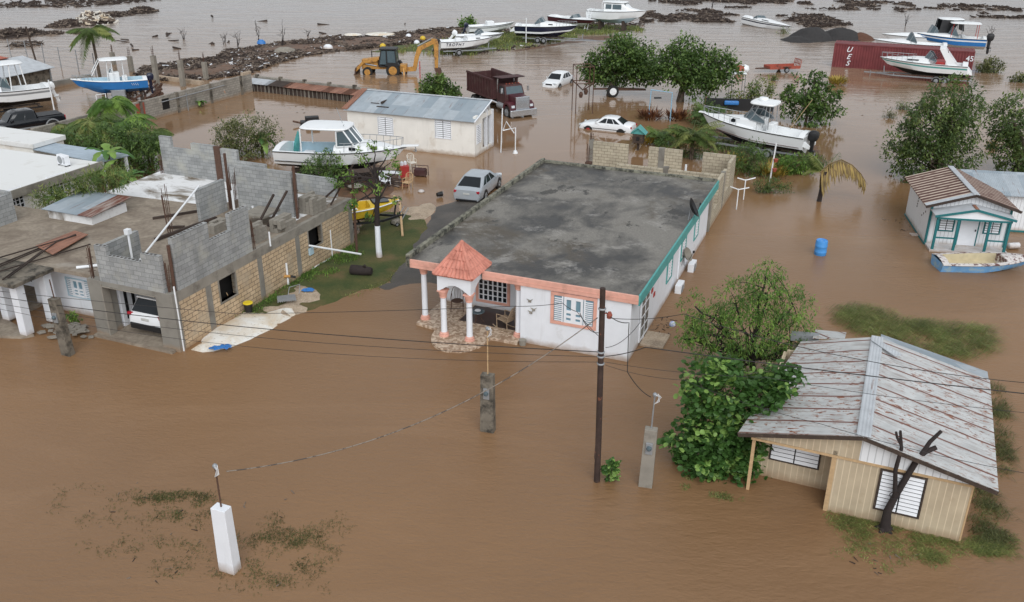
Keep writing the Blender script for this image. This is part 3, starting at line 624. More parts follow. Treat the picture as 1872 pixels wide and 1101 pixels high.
# unroofed block extension behind
def extension():
    t = thing('block_extension', 'roofless pale block walls behind the white house', 'ruin', A.o, A.yaw); H = 2.4
    w_ = MB(); w_.box(-9.4, -7.0, 25.0, 25.2, -.5, H).box(-5.62, -3.4, 25.0, 25.2, -.5, H).box(-2.06, -.2, 25.0, 25.2, -.5, H); w_.build('rear_wall', mt['pblock'], t)
    w_ = MB(); w_.box(-.2, 0, 17.3, 18.2, -.5, H-.05).box(-.2, 0, 18.2, 19.4, -.5, .9).box(-.2, 0, 19.4, 22.0, -.5, H-.05).box(-.2, 0, 22, 23.2, -.5, .9).box(-.2, 0, 23.2, 25.2, -.5, H+.001); w_.build('side_wall', mt['pblock'], t)
    w_ = MB(); w_.box(-6.5, -3.6, 20.6, 20.8, -.5, 2.3).box(-3.3, -.2, 20.6, 20.8, -.5, 2.3); w_.build('cross_wall', mt['pblock'], t)
    MB().box(-3.6, -3.3, 20.55, 20.85, -.5, 2.45).box(-4.95, -4.55, 24.98, 25.22, -.5, H+.02).box(-.22, .02, 21, 21.3, -.5, H).box(-9.7, -9.4, 24.95, 25.25, -.5, H+.1).build('pilaster', mt['grey'], t)
    MB().box(-.23, .03, 16.92, 17.3, -.5, 2.2).build('pilaster', mt['conc'], t)
    rebar(t, -9.55, 25.1, H, .7); MB().tube([(-2.75, 23.2, 0), (-2.75, 23.2, 2.0)], .07, 8).build('vent_pipe', mt['pvc'], t)
extension()
t = thing('rebar_column', 'stub of a brown column with tall rebar behind the white house roof', 'column', A.wo((-8.7, 21.8, 0)), A.yaw); MB().box(-.18, .18, -.18, .18, -.3, 1.9).build('shaft', mt['rustiron'], t); rebar(t, 0, 0, 1.9, 1.3, 4, .16)
# ---------------------------------------------------------------- the unfinished block house
G = Fr(at(330, 645), radians(-21.9))
mt['redrust'] = tin('deep_rust_tin', S(170, 160, 152), S(110, 62, 46), 1.0, .1, seams=False)
def block_house():
    t = thing('unfinished_house', 'unfinished two-storey block house with a garage and exposed rebar', 'house', G.o, G.yaw)
    H = 2.62; D = 13.8; GW = 4.46; W = 12.6
    # garage portal
    a = G.on(190, 525, 1, 0); ox0, ox1, oz = -3.72, -.86, 2.42
    pf = MB().box(-GW, ox0, 0, .35, -.4, H).box(ox1, 0, 0, .35, -.4, H).box(ox0, ox1, 0, .35, oz, H-.001).box(-GW, ox0-.001, .35, .75, -.4, H); pf.build('portal', mt['grey'], t, bevel=.01)
    MB().box(ox0, ox0+.06, -.04, .36, -.2, oz+.06).box(ox0+.06, ox1, -.03, .3, oz-.05, oz).build('portal_trim', mt['conc'], t)
    fl = MB().box(-GW+.05, -.2, -.25, 6.6, -.5, .12); fl.build('garage_floor', mt['slab'], t)
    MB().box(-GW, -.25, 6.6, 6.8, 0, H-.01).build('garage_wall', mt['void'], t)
    MB().box(ox0-.3, ox0-.1, .75, 6.6, 0, H-.02).build('garage_wall', mt['white'], t)
    dr = MB().box(ox0-.1, ox0-.02, .9, 2.9, .12, 2.2).build('garage_gate', mt['white_trim'], t)
    k = MB()
    for i in range(4): k.box(ox0-.02, ox0-.005, 1.1+i*.42, 1.26+i*.42, .4, 2.0)
    k.build('gate_slot', mt['black'], dr)
    # side wall with openings (dark interior behind)
    s = sidex(0); w1 = G.on(397, 505, 0, 0), G.on(432, 540, 0, 0); w2 = G.on(560, 412, 0, 0), G.on(588, 440, 0, 0)
    y1a, y1b = 2.84, 3.92; y2a, y2b = 9.66, 10.82; z1a, z1b = 1.1, 2.14; z2a, z2b = 1.2, 2.14
    sw = MB(); cuts = [(0.35, y1a, -.5, H-.45), (y1a, y1b, -.5, z1a), (y1a, y1b, z1b, H-.45), (y1b, y2a, -.5, H-.45), (y2a, y2b, -.5, z2a), (y2a, y2b, z2b, H-.45), (y2b, D, -.5, H-.45)]
    for q0, q1, c0, c1 in cuts: sw.box(-.2, 0, q0, q1, c0, c1)
    sw.build('side_wall', mt['tblock'], t)
    MB().box(-.22, .015, .35, D+.02, H-.45, H).build('ring_beam', mt['conc'], t)
    cl = MB()
    for y in (.0, 1.98, 5.55, 8.55, D-.36): cl.box(-.21, .022, y+.001, y+.34, -.5, H-.46)
    cl.build('concrete_column', mt['grey'], t)
    for ya, yb, za, zb in ((y1a, y1b, z1a, z1b), (y2a, y2b, z2a, z2b)):
        w_ = WM(s); frame4(w_, ya, yb, za, zb, .07, -.2, .03); wo = w_.build('window', mt['conc'], t)
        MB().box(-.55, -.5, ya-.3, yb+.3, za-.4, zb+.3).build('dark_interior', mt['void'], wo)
    # slab roof and the far parts of the ground floor
    MB().box(-W, -.23, .36, D, H-.18, H+.001).build('roof_slab', mt['slab'], t)
    wc = MB().prism(ccw([G.loc(190, 353, H)[:2], G.loc(297, 312, H)[:2], (-4.7, D-.2), G.loc(392, 377, H)[:2], G.loc(300, 366, H)[:2]]), H+.002, H+.012); wc.build('white_coating', mt['whiteroof'], t)
    MB().box(-4.2, -.6, 9.6, D-.4, H+.002, H+.01).build('white_coating', mt['whiteroof'], t)
    MB().box(-W, -.3, D-.2, D-.01, -.5, H-.19).box(-W, -W+.2, 1.5, D-.2, -.5, H-.19).build('rear_wall', mt['tblock'], t)
    # upper block walls: stepped tops
    def ywall(name, y, prof, th=.2):              # prof = (x0, x1, height above the slab)
        b = MB()
        for x0, x1, h in prof: b.box(x0, x1, y, y+th, H, H+h)
        return b.build(name, mt['gblock'], t)
    def xwall(name, x, prof, th=.2):
        b = MB()
        for y0, y1, h in prof: b.box(x-th, x, y0, y1, H, H+h)
        return b.build(name, mt['gblock'], t)
    ywall('front_wall', .02, ((-3.72, -3.1, 1.6), (-3.1, -1.3, 1.22), (-1.3, -.34, 1.6)))
    xwall('upper_wall', -.005, ((.5, 2.65, 2.24), (2.65, 4.05, 1.42), (4.05, 5.35, 2.15)))
    b = MB().box(-3.9, -3.7, .22, 2.5, H, H+1.4); b.build('partition', mt['gblock'], t)
    b = MB().box(-4.9, -4.7, 7.6, 9.6, H, H+1.65); b.build('partition', mt['gblock'], t)
    b = MB().box(-1.9, -.25, 9.2, 9.4, H, H+2.0).box(-5.3, -1.9, 9.2, 9.4, H, H+2.0) if 0 else MB(); a0 = G.on(430, 300, 1, 10.2); a1 = G.on(541, 330, 1, 10.2)
    MB().box(-4.3, -.95, 10.0, 10.2, H, H+2.3).build('partition', mt['gblock'], t)
    ywall('rear_upper_wall', D-.2, ((-W+.3, -W+1.1, 2.2), (-W+1.1, -W+2.5, 1.6), (-W+2.5, -W+4.1, 2.0))); ywall('rear_upper_wall', D-.19, ((-W+4.5, -W+5.6, 1.9), (-W+5.6, -5.2, 1.3)))
    ywall('rear_upper_wall', D-.2, ((-4.0, -.8, 1.0),))
    MB().box(-W+4.1, -W+4.5, D-.25, D-.05, H, H+2.0).build('brown_column', mt['rustiron'], t)
    bx = MB()
    for x0, x1, y, h in ((-3.72, -3.1, .02, 1.6), (-3.1, -1.3, .02, 1.22), (-1.3, -.34, .02, 1.6)):
        n = int((x1-x0)/.2)
        for i in range(n): bx.box(x0+.04+i*.2, x0+.16+i*.2, y+.05, y+.15, H+h+.0015, H+h+.003)
    for y0, y1, h in ((.5, 2.65, 2.24), (2.65, 4.05, 1.42), (4.05, 5.35, 2.15)):
        for i in range(int((y1-y0)/.2)): bx.box(-.155, -.055, y0+.04+i*.2, y0+.16+i*.2, H+h+.0015, H+h+.003)
    bx.build('block_cores', mt['dkdebris'], t)
    # rebar cages, steel posts
    for x, y, h, z in ((-4.28, .2, 1.5, H), (-.2, .25, 1.5, H), (*G.loc(313, 430, H)[:2], 2.6, H), (-.15, 5.6, 1.6, H), (-4.6, 10.1, 2.2, H), (-W+.2, D-.2, 1.2, H), (-.8, 10.1, 2.3, H), (-4.6, 9.8, 1.8, H)): rebar(t, x, y, z, h, 6)
    for x, y, h in ((-.12, .36, 2.0), (-.7, 9.9, 2.7), (-4.75, 9.9, 2.9), (.9, 12.6, 1.9)): MB().tube([(x, y, H if x < .5 else .05), (x+.03, y, H+h)], .07, 8).build('steel_post', mt['rustiron'], t)
    MB().bar((-1.3, 8.3, H+.05), (-.95, 9.6, H+1.5), .09).bar((-.9, 6.4, H+.1), (-1.0, 8.6, H+1.6), .09).bar((-.3, 12.3, H+.05), (.9, 12.8, H+2.2), .09).bar((-.9, 11.8, H+.05), (.7, 12.7, H+1.6), .09).build('timber_prop', mt['dkdebris'], t)
    MB().tube([(-3.1, 1.1, H+.1), (-4.85, 7.9, H+1.75)], .045, 8).build('long_pvc_pipe', mt['pvc'], t)
    MB().tube([(-3.35, 1.55, H), (-3.37, 1.6, H+1.65)], .05, 8).box(-3.47, -3.25, 1.48, 1.7, H+1.6, H+1.82).build('vent_pipe', mt['pvc'], t)
    MB().tube([(-5.6, .6, H+.08), (-4.3, 1.7, H+.1)], .07, 8).build('pvc_pipe', mt['pvc'], t)
    MB().tube([(-4.3, 9.6, H), (-4.3, 9.6, H+1.1)], .06, 8).tube([(-2.8, 9.2, H), (-2.8, 9.2, H+.6)], .06, 8).tube([(.03, 6.6, H-.2), (.03, 6.6, H+.5)], .04, 8).tube([(.03, .18, -.2), (.03, .18, H+.3)], .035, 8).build('vent_pipe', mt['pvc'], t)
    # pipes up the side wall and the long one across to the lawn
    MB().tube([(.06, 7.6, .05), (.06, 7.6, 1.2)], .05, 8).build('pvc_pipe', mt['pvc'], t)
    p, q = G.loc(660, 465, .45), G.on(565, 449, 0, .15); u = G.on(607, 421, 0, .6); v = G.loc(607, 470, .05)
    MB().tube([q, p], .05, 8).tube([v, (v[0], v[1], 1.55)], .05, 8).tube([v, G.loc(570, 492, .1)], .04, 8).build('pvc_pipe', mt['pvc'], t)
    MB().box(.02, .12, y2a-.12, y2a+.2, .9, 1.25).build('meter_box', mt['lblue'], t)
    # tin-covered hatch, rusted sheets, rails
    h = MB().box(-12.1, -9.3, 5.2, 7.5, H, H+.45).build('roof_hatch', mt['whiteroof'], t)
    c = MB().quad((-12.3, 5.0, H+.5), (-9.1, 5.0, H+.5), (-9.1, 7.7, H+.72), (-12.3, 7.7, H+.72)).quad((-12.3, 7.7, H+.70), (-9.1, 7.7, H+.70), (-9.1, 5.0, H+.48), (-12.3, 5.0, H+.48)); c.build('tin_cover', mt['bluetin'], h)
    sl = lambda y: H+.506+(y-5.0)*.22/2.7
    MB().quad((-9.95, 4.98, sl(4.98)), (-9.06, 4.98, sl(4.98)), (-9.06, 7.72, sl(7.72)), (-9.95, 7.72, sl(7.72))).quad((-9.95, 7.72, sl(7.72)-.03), (-9.06, 7.72, sl(7.72)-.03), (-9.06, 4.98, sl(4.98)-.03), (-9.95, 4.98, sl(4.98)-.03)).build('rusted_sheet', mt['redrust'], h)
    b = MB()
    for i in range(6): j = R.uniform(-14, 14); p_, q_ = G.loc(-40+R.uniform(-30, 60), 500+j, H+.05), G.loc(120+R.uniform(-40, 50), 440+j*.7, H+.05); b.bar((p_[0], p_[1], H+.06+R.uniform(0, .1)), (q_[0], q_[1], H+.06+R.uniform(0, .12)), .05)
    b.bar((-7.2, 7.0, H+.06), (-5.6, 9.2, H+.06), .12).bar((-4.9, 4.6, H+.1), (-4.3, 8.2, H+.1), .14).bar((-5.6, 6.2, H+.07), (-4.9, 6.6, H+.07), .12); b.build('scrap_rails', mt['dkdebris'], t)
    c = MB().prism(ccw([G.loc(x_, y_, H)[:2] for x_, y_ in ((66, 455), (138, 427), (162, 434), (98, 471))]), H+.12, H+.15); c.build('rusted_sheet', mt['rusttin'], t)
    # stair slab and lumber at the middle
    MB().box(-2.6, -1.3, 8.0, 9.4, H+.5, H+.6).build('loose_slab', mt['conc'], t)
    # left part of the slab edge over the white porch
    MB().box(-16, -W, -1.0, 6.0, H-.18, H).build('porch_slab', mt['slab'], t)
    b = MB().box(-17, -13.2, 4.1, 4.3, H, H+1.5).box(-13.4, -13.2, 2.0, 4.1, H, H+1.4); b.build('side_parapet', mt['gblock'], t)
block_house()
def blocks(name, x, y, nx, ny, nz, label, rz=0, miss=.12):
    """stack of hollow concrete blocks: every block a thing"""
    H = 2.63
    me = None
    for k in range(nz):
        for i in range(nx):
            for j in range(ny):
                if k == nz-1 and R.random() < .35 or R.random() < miss*.3: continue
                p = G.wo((x+i*.22, y+j*.42, H+k*.21))
                if me is None:
                    b = MB().box(0, .2, 0, .4, 0, .03).box(0, .2, 0, .4, .17, .2).box(0, .2, 0, .03, .03, .17).box(0, .2, .37, .4, .03, .17).box(0, .2, .185, .215, .03, .17).box(.17, .195, .03, .37, .03, .17)
                    o = b.build('concrete_block', mt['conc']); me = o.data
                else: o = bpy.data.objects.new('concrete_block', me); COL.objects.link(o)
                o.location = p; o.rotation_euler = (0, 0, G.yaw+R.uniform(-.05, .05)); tag(o, label, 'block', 'hollow blocks stacked on the slab')
blocks('a', -1.1, 10.6, 4, 3, 4, 'grey hollow block in the tall stack by the rear corner of the slab')
blocks('b', -.75, 7.7, 3, 3, 3, 'grey hollow block in the stack beside the leaning props')
blocks('c', -.8, 6.2, 2, 2, 4, 'grey hollow block in the stack at the break in the upper wall')
blocks('d', -3.6, 6.4, 3, 3, 2, 'grey hollow block tumbled by the rear partition')
# white porch in front-left of the block house
def white_porch():
    f = G; t = thing('white_porch_house', 'white porch house with square columns left of the garage', 'house', G.o, G.yaw); H = 2.5
    w_ = MB().box(-9.3, -4.43, 1.3, 1.5, -.4, H-.02).box(-16, -9.1, 2.6, 2.8, -.4, H-.03).box(-9.3, -9.1, 1.5, 2.6, -.4, H-.025); w_.build('wall', mt['white'], t)
    a, b = G.on(117, 503, 1, 1.3), G.on(168, 545, 1, 1.3); window(t, front(1.3), a[0]+.1, b[0]-.02, b[2]-.05, a[2]-.1, 'shutter', mt['lblue'], .05, .13)
    d = G.on(62, 530, 1, 2.6); x = d[0]; df = WM(front(2.6)); df.wb(x-.75, x+.75, 0, .06, .15, 2.2); do = df.build('front_door', mt['white_trim'], t)
    k = WM(front(2.6)); k.wb(x-.65, x-.35, .061, .07, .3, 2.1); k.wb(x+.2, x+.38, .061, .07, .9, 2.0)
    for i in range(5): k.wb(x-.1, x+.08, .061, .07, .4+i*.36, .55+i*.36)
    k.build('door_glass', mt['black'], do); MB().tube([(x+.05, 2.5, .95), (x+.05, 2.44, 1.2), (x+.05, 2.5, 1.45)], .02).build('handle', mt['chrome'], do)
    MB().prism(ccw([G.loc(-80, 612, .1)[:2], G.loc(40, 616, .1)[:2], G.loc(62, 612, .1)[:2], (-9.0, -.6), (-9.05, 2.6), (-16, 2.6)]), -.5, .12).build('porch_floor', mt['slab'], t)
    for px, py in ((50, 610), (98, 585), (18, 582), (-30, 600)):
        p = G.loc(px, py, .1); MB().box(p[0]-.2, p[0]+.2, p[1]-.2, p[1]+.2, .1, H-.05).build('square_column', mt['white'], t, bevel=.01)
    p = G.loc(98, 585, .1); q = G.loc(50, 610, .1)
    ro = MB().box(-16.5, p[0]+.5, q[1]-.5, 1.3, H-.05, H+.12); ro.build('porch_roof', mt['oldconc'], t, bevel=.02)
    tl = MB(); e0 = Vector((q[0]-.1, q[1]-.55, H+.16)); e1 = Vector((p[0]+.5, q[1]-.5, H+.16))
    for i in range(24):
        x = -16.4+i*.32
        if x < p[0]+.3: tl.box(x, x+.28, q[1]-.6, q[1]-.2, H+.121+R.uniform(0, .04), H+.19+R.uniform(0, .05))
    tl.build('ridge_tiles', mt['conc'], t)
white_porch()
pv = MB()
p = G.loc(88, 603, .05)
for i in range(46):
    a = R.uniform(0, 2*pi); r = R.uniform(0, 1)**.6; x, y = p[0]+.8+1.5*r*cos(a), p[1]+.2+.75*r*sin(a); s = R.uniform(.12, .24); z = .05+.28*(1-r)+R.uniform(0, .06); ang = R.uniform(0, 1.5)
    c = [(x+s*cos(ang+k*pi/2), y+s*.8*sin(ang+k*pi/2)) for k in range(4)]; pv.prism(c, z-.05, z)
o = pv.build('broken_pavers', mt['conc']); o.location = G.o; o.rotation_euler = (0, 0, G.yaw); tag(o, 'heap of broken grey pavers beside the meter post', 'rubble', kind='stuff')
# ---------------------------------------------------------------- far-left white flat-roofed house
def left_house():
    N = Fr(at(0, 420), radians(-21.9)); zr = 3.0
    c = [G.loc(x, y, zr) for x, y in ((184, 297), (60, 268), (-60, 300), (-60, 372), (0, 357))]
    t = thing('flat_roof_house', 'pale house with stained white flat roofs beside the block house', 'house', G.o, G.yaw)
    A1 = G.loc(186, 297, zr); xw = A1[0]-.35; yb = A1[1]; yf = G.loc(0, 357, zr)[1]-2.5
    MB().box(xw-9, xw+.35, yf, yb, zr-.32, zr).build('roof', mt['membrane'], t, bevel=.02)
    MB().box(xw+.352, xw+.42, yf, yb, zr-.36, zr+.08).build('roof_edge', mt['conc'], t)
    MB().box(xw-9, xw, yf+.3, yb-.3, -.5, zr-.32).build('wall', mt['cream'], t)
    s = sidex(xw)
    for px, py in ((20, 368), (108, 338), (48, 352)):
        a = G.on(px, py, 0, xw)
        if px == 48: continue
        window(t, s, a[1]-.75, a[1]+.75, a[2]-.5, a[2]+.6, 'grille')
    r2 = G.loc(114, 247, zr+.1); y2 = G.loc(0, 268, zr+.1)[1]; x2 = r2[0]
    MB().box(x2-9, x2, yb+1.3, r2[1], -.5, zr-.2).build('rear_wall', mt['cream'], t); MB().box(x2-9.1, x2+.15, yb+1.2, r2[1]+.1, zr-.2, zr+.1).build('rear_roof', mt['membrane'], t, bevel=.02)
    b = [G.loc(x, y, 2.75) for x, y in ((240, 283), (90, 260), (55, 272), (182, 297))]
    m_ = MB().prism(ccw([q[:2] for q in (b[0], b[1], b[2], b[3])]), 2.7, 2.76); m_.build('blue_metal_roof', mt['bluemetal'], t)
    MB().box(b[0][0]-.25, b[0][0]-.1, b[0][1]-.4, b[0][1]-.25, 0, 2.7).box(b[3][0]-.1, b[3][0]+.02, b[3][1]+.2, b[3][1]+.32, 0, 2.7).build('carport_post', mt['white_trim'], t)
    return zr, t
zr, _t = left_house()
p = G.wo(G.loc(118, 303, zr)); ac_unit((p[0], p[1], zr+.02), G.yaw-.2, 'grey condenser unit on the stained white flat roof')
# ---------------------------------------------------------------- cream shed with the corrugated roof
C = Fr(at(868, 288), radians(-20.9))
def gable(t, x0, x1, y0, y1, axis, ze, zr, mats, th=.03, ridge=None, name='roof', ze2=None):
    """two sloping sheets; axis = direction of the ridge"""
    if axis == 'x':
        ym = ridge if ridge is not None else (y0+y1)/2
        a = [((x0, y0, ze), (x1, y0, ze), (x1, ym, zr), (x0, ym, zr)), ((x1, y1, ze2 or ze), (x0, y1, ze2 or ze), (x0, ym, zr), (x1, ym, zr))]
    else:
        xm = ridge if ridge is not None else (x0+x1)/2
        a = [((x1, y0, ze), (x1, y1, ze), (xm, y1, zr), (xm, y0, zr)), ((x0, y1, ze), (x0, y0, ze), (xm, y0, zr), (xm, y1, zr))]
    for q, m_ in zip(a, mats):
        b = MB(); b.quad(*[(p[0], p[1], p[2]) for p in q]); b.quad(*[(p[0], p[1], p[2]-th) for p in reversed(q)])
        for i in range(4):
            p, r = q[i], q[(i+1) % 4]; b.quad((p[0], p[1], p[2]-th), (r[0], r[1], r[2]-th), r, p)
        b.build(name, m_, t)
def cream_shed():
    t = thing('cream_shed', 'long cream shed with a patchy grey corrugated roof', 'shed', C.o, C.yaw); L = 10.4; D = 3.6; H = 2.6
    w_ = MB().box(-L, 0, 0, .2, -.5, H).box(-L, -L+.2, .2, D, -.5, H).box(-.2, 0, .2, 1.5, -.5, H+.3).box(-1.6, -1.4, .2, D-.2, -.5, H).box(-L, -.0, D-.2, D, -.5, H).box(-.2, 0, 1.5, D, -.5, .25).box(-.2, 0, 1.5, D-.2, H-.1, H+.25); w_.build('wall', mt['cream'], t)
    MB().extr([(.2, H), (1.6, H+.48), (1.6, H+.25), (.9, H)], 'x', -.2, -.001).build('gable_wall', mt['cream'], t)
    MB().box(-.25, .02, D-.4, D+.01, -.4, H+.2).box(-.25, .02, 2.3, 2.42, -.4, H+.45).build('porch_post', mt['white'], t)
    gable(t, -L-.15, .1, -.25, D+.35, 'x', H+.02, 3.55, (mt['bluetin'], mt['greytin']), ridge=3.0, ze2=3.2)
    MB().bar((-L-.1, -.2, H+.08), (-L-.1, 3.0, 3.62), .5, .04).build('rust_ridge', mt['rusttin'], t)
    MB().box(-L-.15, .1, 2.85, 3.15, 3.55, 3.58).build('ridge_cap', mt['greytin'], t)
    MB().tube([(.12, -.27, H+.02), (.12, 3.0, 3.55), (.12, D+.35, 3.2)], .05, 6).build('barge_board', mt['white'], t)
    b = MB().box(-8.9, -8.2, 1.0, 1.06, H+.42, H+.46).box(-8.0, -7.9, .9, 1.9, H+.45, H+.6).box(-8.2, -7.2, .6, .75, H+.25, H+.32); b.build('rust_scrap', mt['dkdebris'], t)
    for px, py in ((705, 231), (810, 237)):
        a = C.on(px, py, 1, 0); window(t, front(0), a[0]-.62, a[0]+.62, a[2]-.65, a[2]+.65, 'louvre')
    window(t, sidex(0), .35, 1.15, .9, 2.2, 'louvre')
cream_shed()
t = thing('clothes_line', 'white pipe clothes frame standing in water beside the cream shed', 'clothes line', C.wo((2.3, 2.2, 0)), .3)
MB().tube([(0, 0, -.2), (0, 0, 1.9), (-.9, .2, 1.7)], .045).tube([(-.1, 0, 1.5), (-.7, 0, 2.4), (-.9, .2, 1.7)], .04).tube([(-1.0, .4, -.2), (-.9, .3, 3.3)], .04).build('pipes', mt['pvc'], t)
MB().lathe((0, 0, -.1), [(.18, 0), (.2, .1), (.12, .3)], 10).build('base', mt['pvc'], t)
# ---------------------------------------------------------------- tan board house
T = Fr(at(1753, 992), radians(-23.1))
def tan_house():
    t = thing('tan_house', 'flooded tan board house with a rust-streaked metal roof', 'house', T.o, T.yaw); H = 2.0; ez, rz_ = 2.22, 3.08; xm = -3.13
    w_ = MB().box(-3.75, 0, 0, .12, -.8, H+.05).box(-.12, 0, .12, 6.3, -.8, H+.2).box(-3.87, -3.75, 0, 6.3, -.8, H+.2).box(-6.2, -3.87, 1.1, 1.22, -.8, H+.3).box(-6.2, -6.08, 1.22, 6.3, -.8, H+.1).box(-6.08, -.12, 6.2, 6.3, -.8, H+.2); w_.build('wall', mt['tan'], t)
    gp = MB().extr([(-6.25, H-.03), (-3.75, H-.03), (xm, H-.03), (xm, rz_-.12), (-6.25, ez-.08)], 'y', .0, .11); gp.build('porch_gable', mt['tan'], t)
    gp = MB().extr([(xm+.001, H+.06), (0, H+.06), (.0, ez-.07), (xm+.001, rz_-.12)], 'y', -.02, .1); gp.build('metal_gable', mt['wsiding'], t)
    MB().box(-6.3, 0.02, -.04, -.021, H-.02, H+.06).build('gable_trim', mt['pale_wood'], t)
    MB().box(-6.27, -6.17, .12, .22, -.8, H-.03).build('porch_post', mt['pale_wood'], t)
    MB().box(-3.88, -3.74, -.012, -.001, -.8, H).box(-.02, .03, -.012, .06, -.8, H).build('corner_board', mt['pale_wood'], t)
    # roof: front overhang slopes, tapered at the back left
    def sheet(q, m_, name='roof'):
        b = MB(); th = .03; b.quad(*q); b.quad(*[(p[0], p[1], p[2]-th) for p in reversed(q)])
        for i in range(4): p, r = q[i], q[(i+1) % 4]; b.quad((p[0], p[1], p[2]-th), (r[0], r[1], r[2]-th), r, p)
        return b.build(name, m_, t)
    sheet([(.6, -.28, ez-.02), (.68, 6.75, ez-.02), (xm, 6.8, rz_), (xm, -.32, rz_)], mt['tanrust']); sheet([(-5.7, 6.9, ez+.1), (-6.7, -.2, ez-.0), (xm, -.32, rz_), (xm, 6.8, rz_)], mt['tanrust'])
    MB().box(xm-.2, xm+.2, -.33, 6.82, rz_-.02, rz_+.02).build('ridge_cap', mt['greytin'], t, bevel=.01)
    MB().bar((xm-.1, 6.4, rz_+.06), (xm+.75, 5.5, rz_+.02), .3, .02).build('loose_flashing', mt['greytin'], t)
    b = MB(); q = lambda x: ez-.02+(rz_-ez)*(1-abs(x-xm)/3.75)
    b.bar((.6, -.26, ez-.1), (xm, -.3, rz_-.08), .04, .14).bar((-6.7, -.18, ez-.08), (xm, -.3, rz_-.08), .04, .14); b.build('barge_board', mt['darkwood'], t)
    sheet([(-4.2, 6.9, 2.75), (-4.2, 8.0, 2.5), (-5.3, 8.0, 2.4), (-5.3, 6.9, 2.55)], mt['tanrust'], 'rear_roof'); MB().bar((-6.1, 7.3, 2.3), (-5.1, 7.3, 2.4), .28, .28).build('vent_duct', mt['steel'], t)
    sheet([(.72, 6.78, ez-.25), (.75, 8.3, ez-.45), (-3.0, 8.2, rz_-.5), (-3.0, 6.82, rz_-.15)], mt['bluetin'], 'rear_roof')
    MB().box(-6, -.1, 6.3, 8.0, -.6, 1.7).build('rear_wall', mt['tan'], t)
    window(t, front(0), -2.44, -1.24, .55, 1.9, 'louvre', mt['darkwood'], .05); window(t, front(1.1), -5.75, -4.25, .75, 1.5, 'louvre', mt['darkwood'], .04)
    MB().box(-6.1, -3.9, .3, 6.2, -.8, -.06).build('porch_floor', mt['dkfloor'], t)
tan_house()
# ---------------------------------------------------------------- little white and teal wooden house
Q = Fr(at(1690, 447), radians(-10.5))
def teal_house():
    t = thing('teal_trim_house', 'small white wooden house with teal trim and a rust-striped roof', 'house', Q.o, Q.yaw); H = 2.3
    MB().box(0, 4.0, 0, 5.2, -.4, H).build('wall', mt['wsiding'], t)
    MB().extr([(0, H), (4, H), (2, 2.95)], 'y', 0.001, 5.19).build('gable_wall', mt['wsiding'], t)
    gable(t, -.4, 4.35, -.35, 5.3, 'y', H-.02, 3.06, (mt['tealrust'], mt['tealrust']), .05, 2.0)
    for x, s_ in ((-.42, -1), (4.37, 1)): MB().bar((x, -.37, H-.05), (2, -.37, 3.02), .05, .14).build('barge_board', mt['dkdebris'], t)
    MB().bar((-.41, -.15, H+.02), (2, -.15, 3.09), .4, .02).box(1.85, 2.15, -.36, 5.3, 3.05, 3.09).build('roof_flashing', mt['greytin'], t)
    # porch
    gable(t, -.05, 3.95, -1.15, .0, 'y', 2.05, 2.5, (mt['greytin'], mt['greytin']), .05, 1.95, 'porch_roof')
    MB().box(1.87, 2.03, -1.15, -.36, 2.49, 2.53).build('rust_ridge', mt['rusttin'], t)
    b = MB().bar((-.06, -1.17, 2.0), (1.95, -1.17, 2.46), .04, .12).bar((3.96, -1.17, 2.0), (1.95, -1.17, 2.46), .04, .12).box(.1, 3.8, -1.1, -1.02, 1.85, 1.95); b.build('porch_trim', mt['dkteal'], t)
    MB().extr([(.15, 1.95), (3.75, 1.95), (1.95, 2.4)], 'y', -1.08, -1.04).build('porch_gable', mt['white_trim'], t)
    for x in (.15, 1.2, 2.75, 3.72): MB().box(x-.06, x+.06, -1.05, -.93, -.2, 1.9).build('porch_post', mt['dkteal'], t)
    MB().box(.15, 1.2, -1.02, -.96, .75, .82).box(2.75, 3.72, -1.02, -.96, .75, .82).build('porch_rail', mt['dkteal'], t)
    MB().box(0, 4, -1.1, -.001, -.4, .12).build('porch_floor', mt['white'], t)
    f = front(0); window(t, f, .55, 1.25, .9, 1.95, 'louvre', mt['dkteal'], .06); window(t, f, 2.85, 3.6, .9, 1.95, 'louvre', mt['dkteal'], .06)
    d = WM(f); d.wb(1.6, 2.5, 0, .05, .12, 1.95); do = d.build('front_door', mt['white_trim'], t); k = WM(f); frame4(k, 1.6, 2.5, .12, 1.95, .06, 0, .06); k.build('door_frame', mt['dkteal'], do); MB().box(2.38, 2.44, -.1, -.05, .95, 1.05).build('handle', mt['black'], do)
    MB().box(-.05, .06, -.05, .06, -.4, H-.02).box(3.94, 4.05, -.05, .06, -.4, H-.02).build('corner_board', mt['dkteal'], t)
    MB().box(-.06, -.02, .1, 5.2, -.4, .06).build('skirting', mt['dkteal'], t)
    k = WM(lambda u, n, z: (-n, u, z))
    for i in range(5): k.wb(2.9-.02*i, 3.0-.02*i, 0, .015, 1.2+i*.16, 1.29+i*.16)
    for i in range(3): k.wb(1.0+i*.3, 1.08+i*.3, 0, .015, 1.5-i*.2, 1.6-i*.2)
    k.build('paint_marks', mt['black'], t)
    # annex at the right and its roof
    MB().box(4.0, 8.5, 3.2, 6.5, -.4, 2.2).build('annex_wall', mt['wsiding'], t); MB().box(4.05, 8.5, 3.17, 3.2, -.4, .1).build('annex_skirting', mt['dkteal'], t)
    gable(t, 2.6, 8.6, 2.9, 7.6, 'x', 2.2, 2.9, (mt['bluetin'], mt['greytin']), .05, 5.4, 'annex_roof')
teal_house()
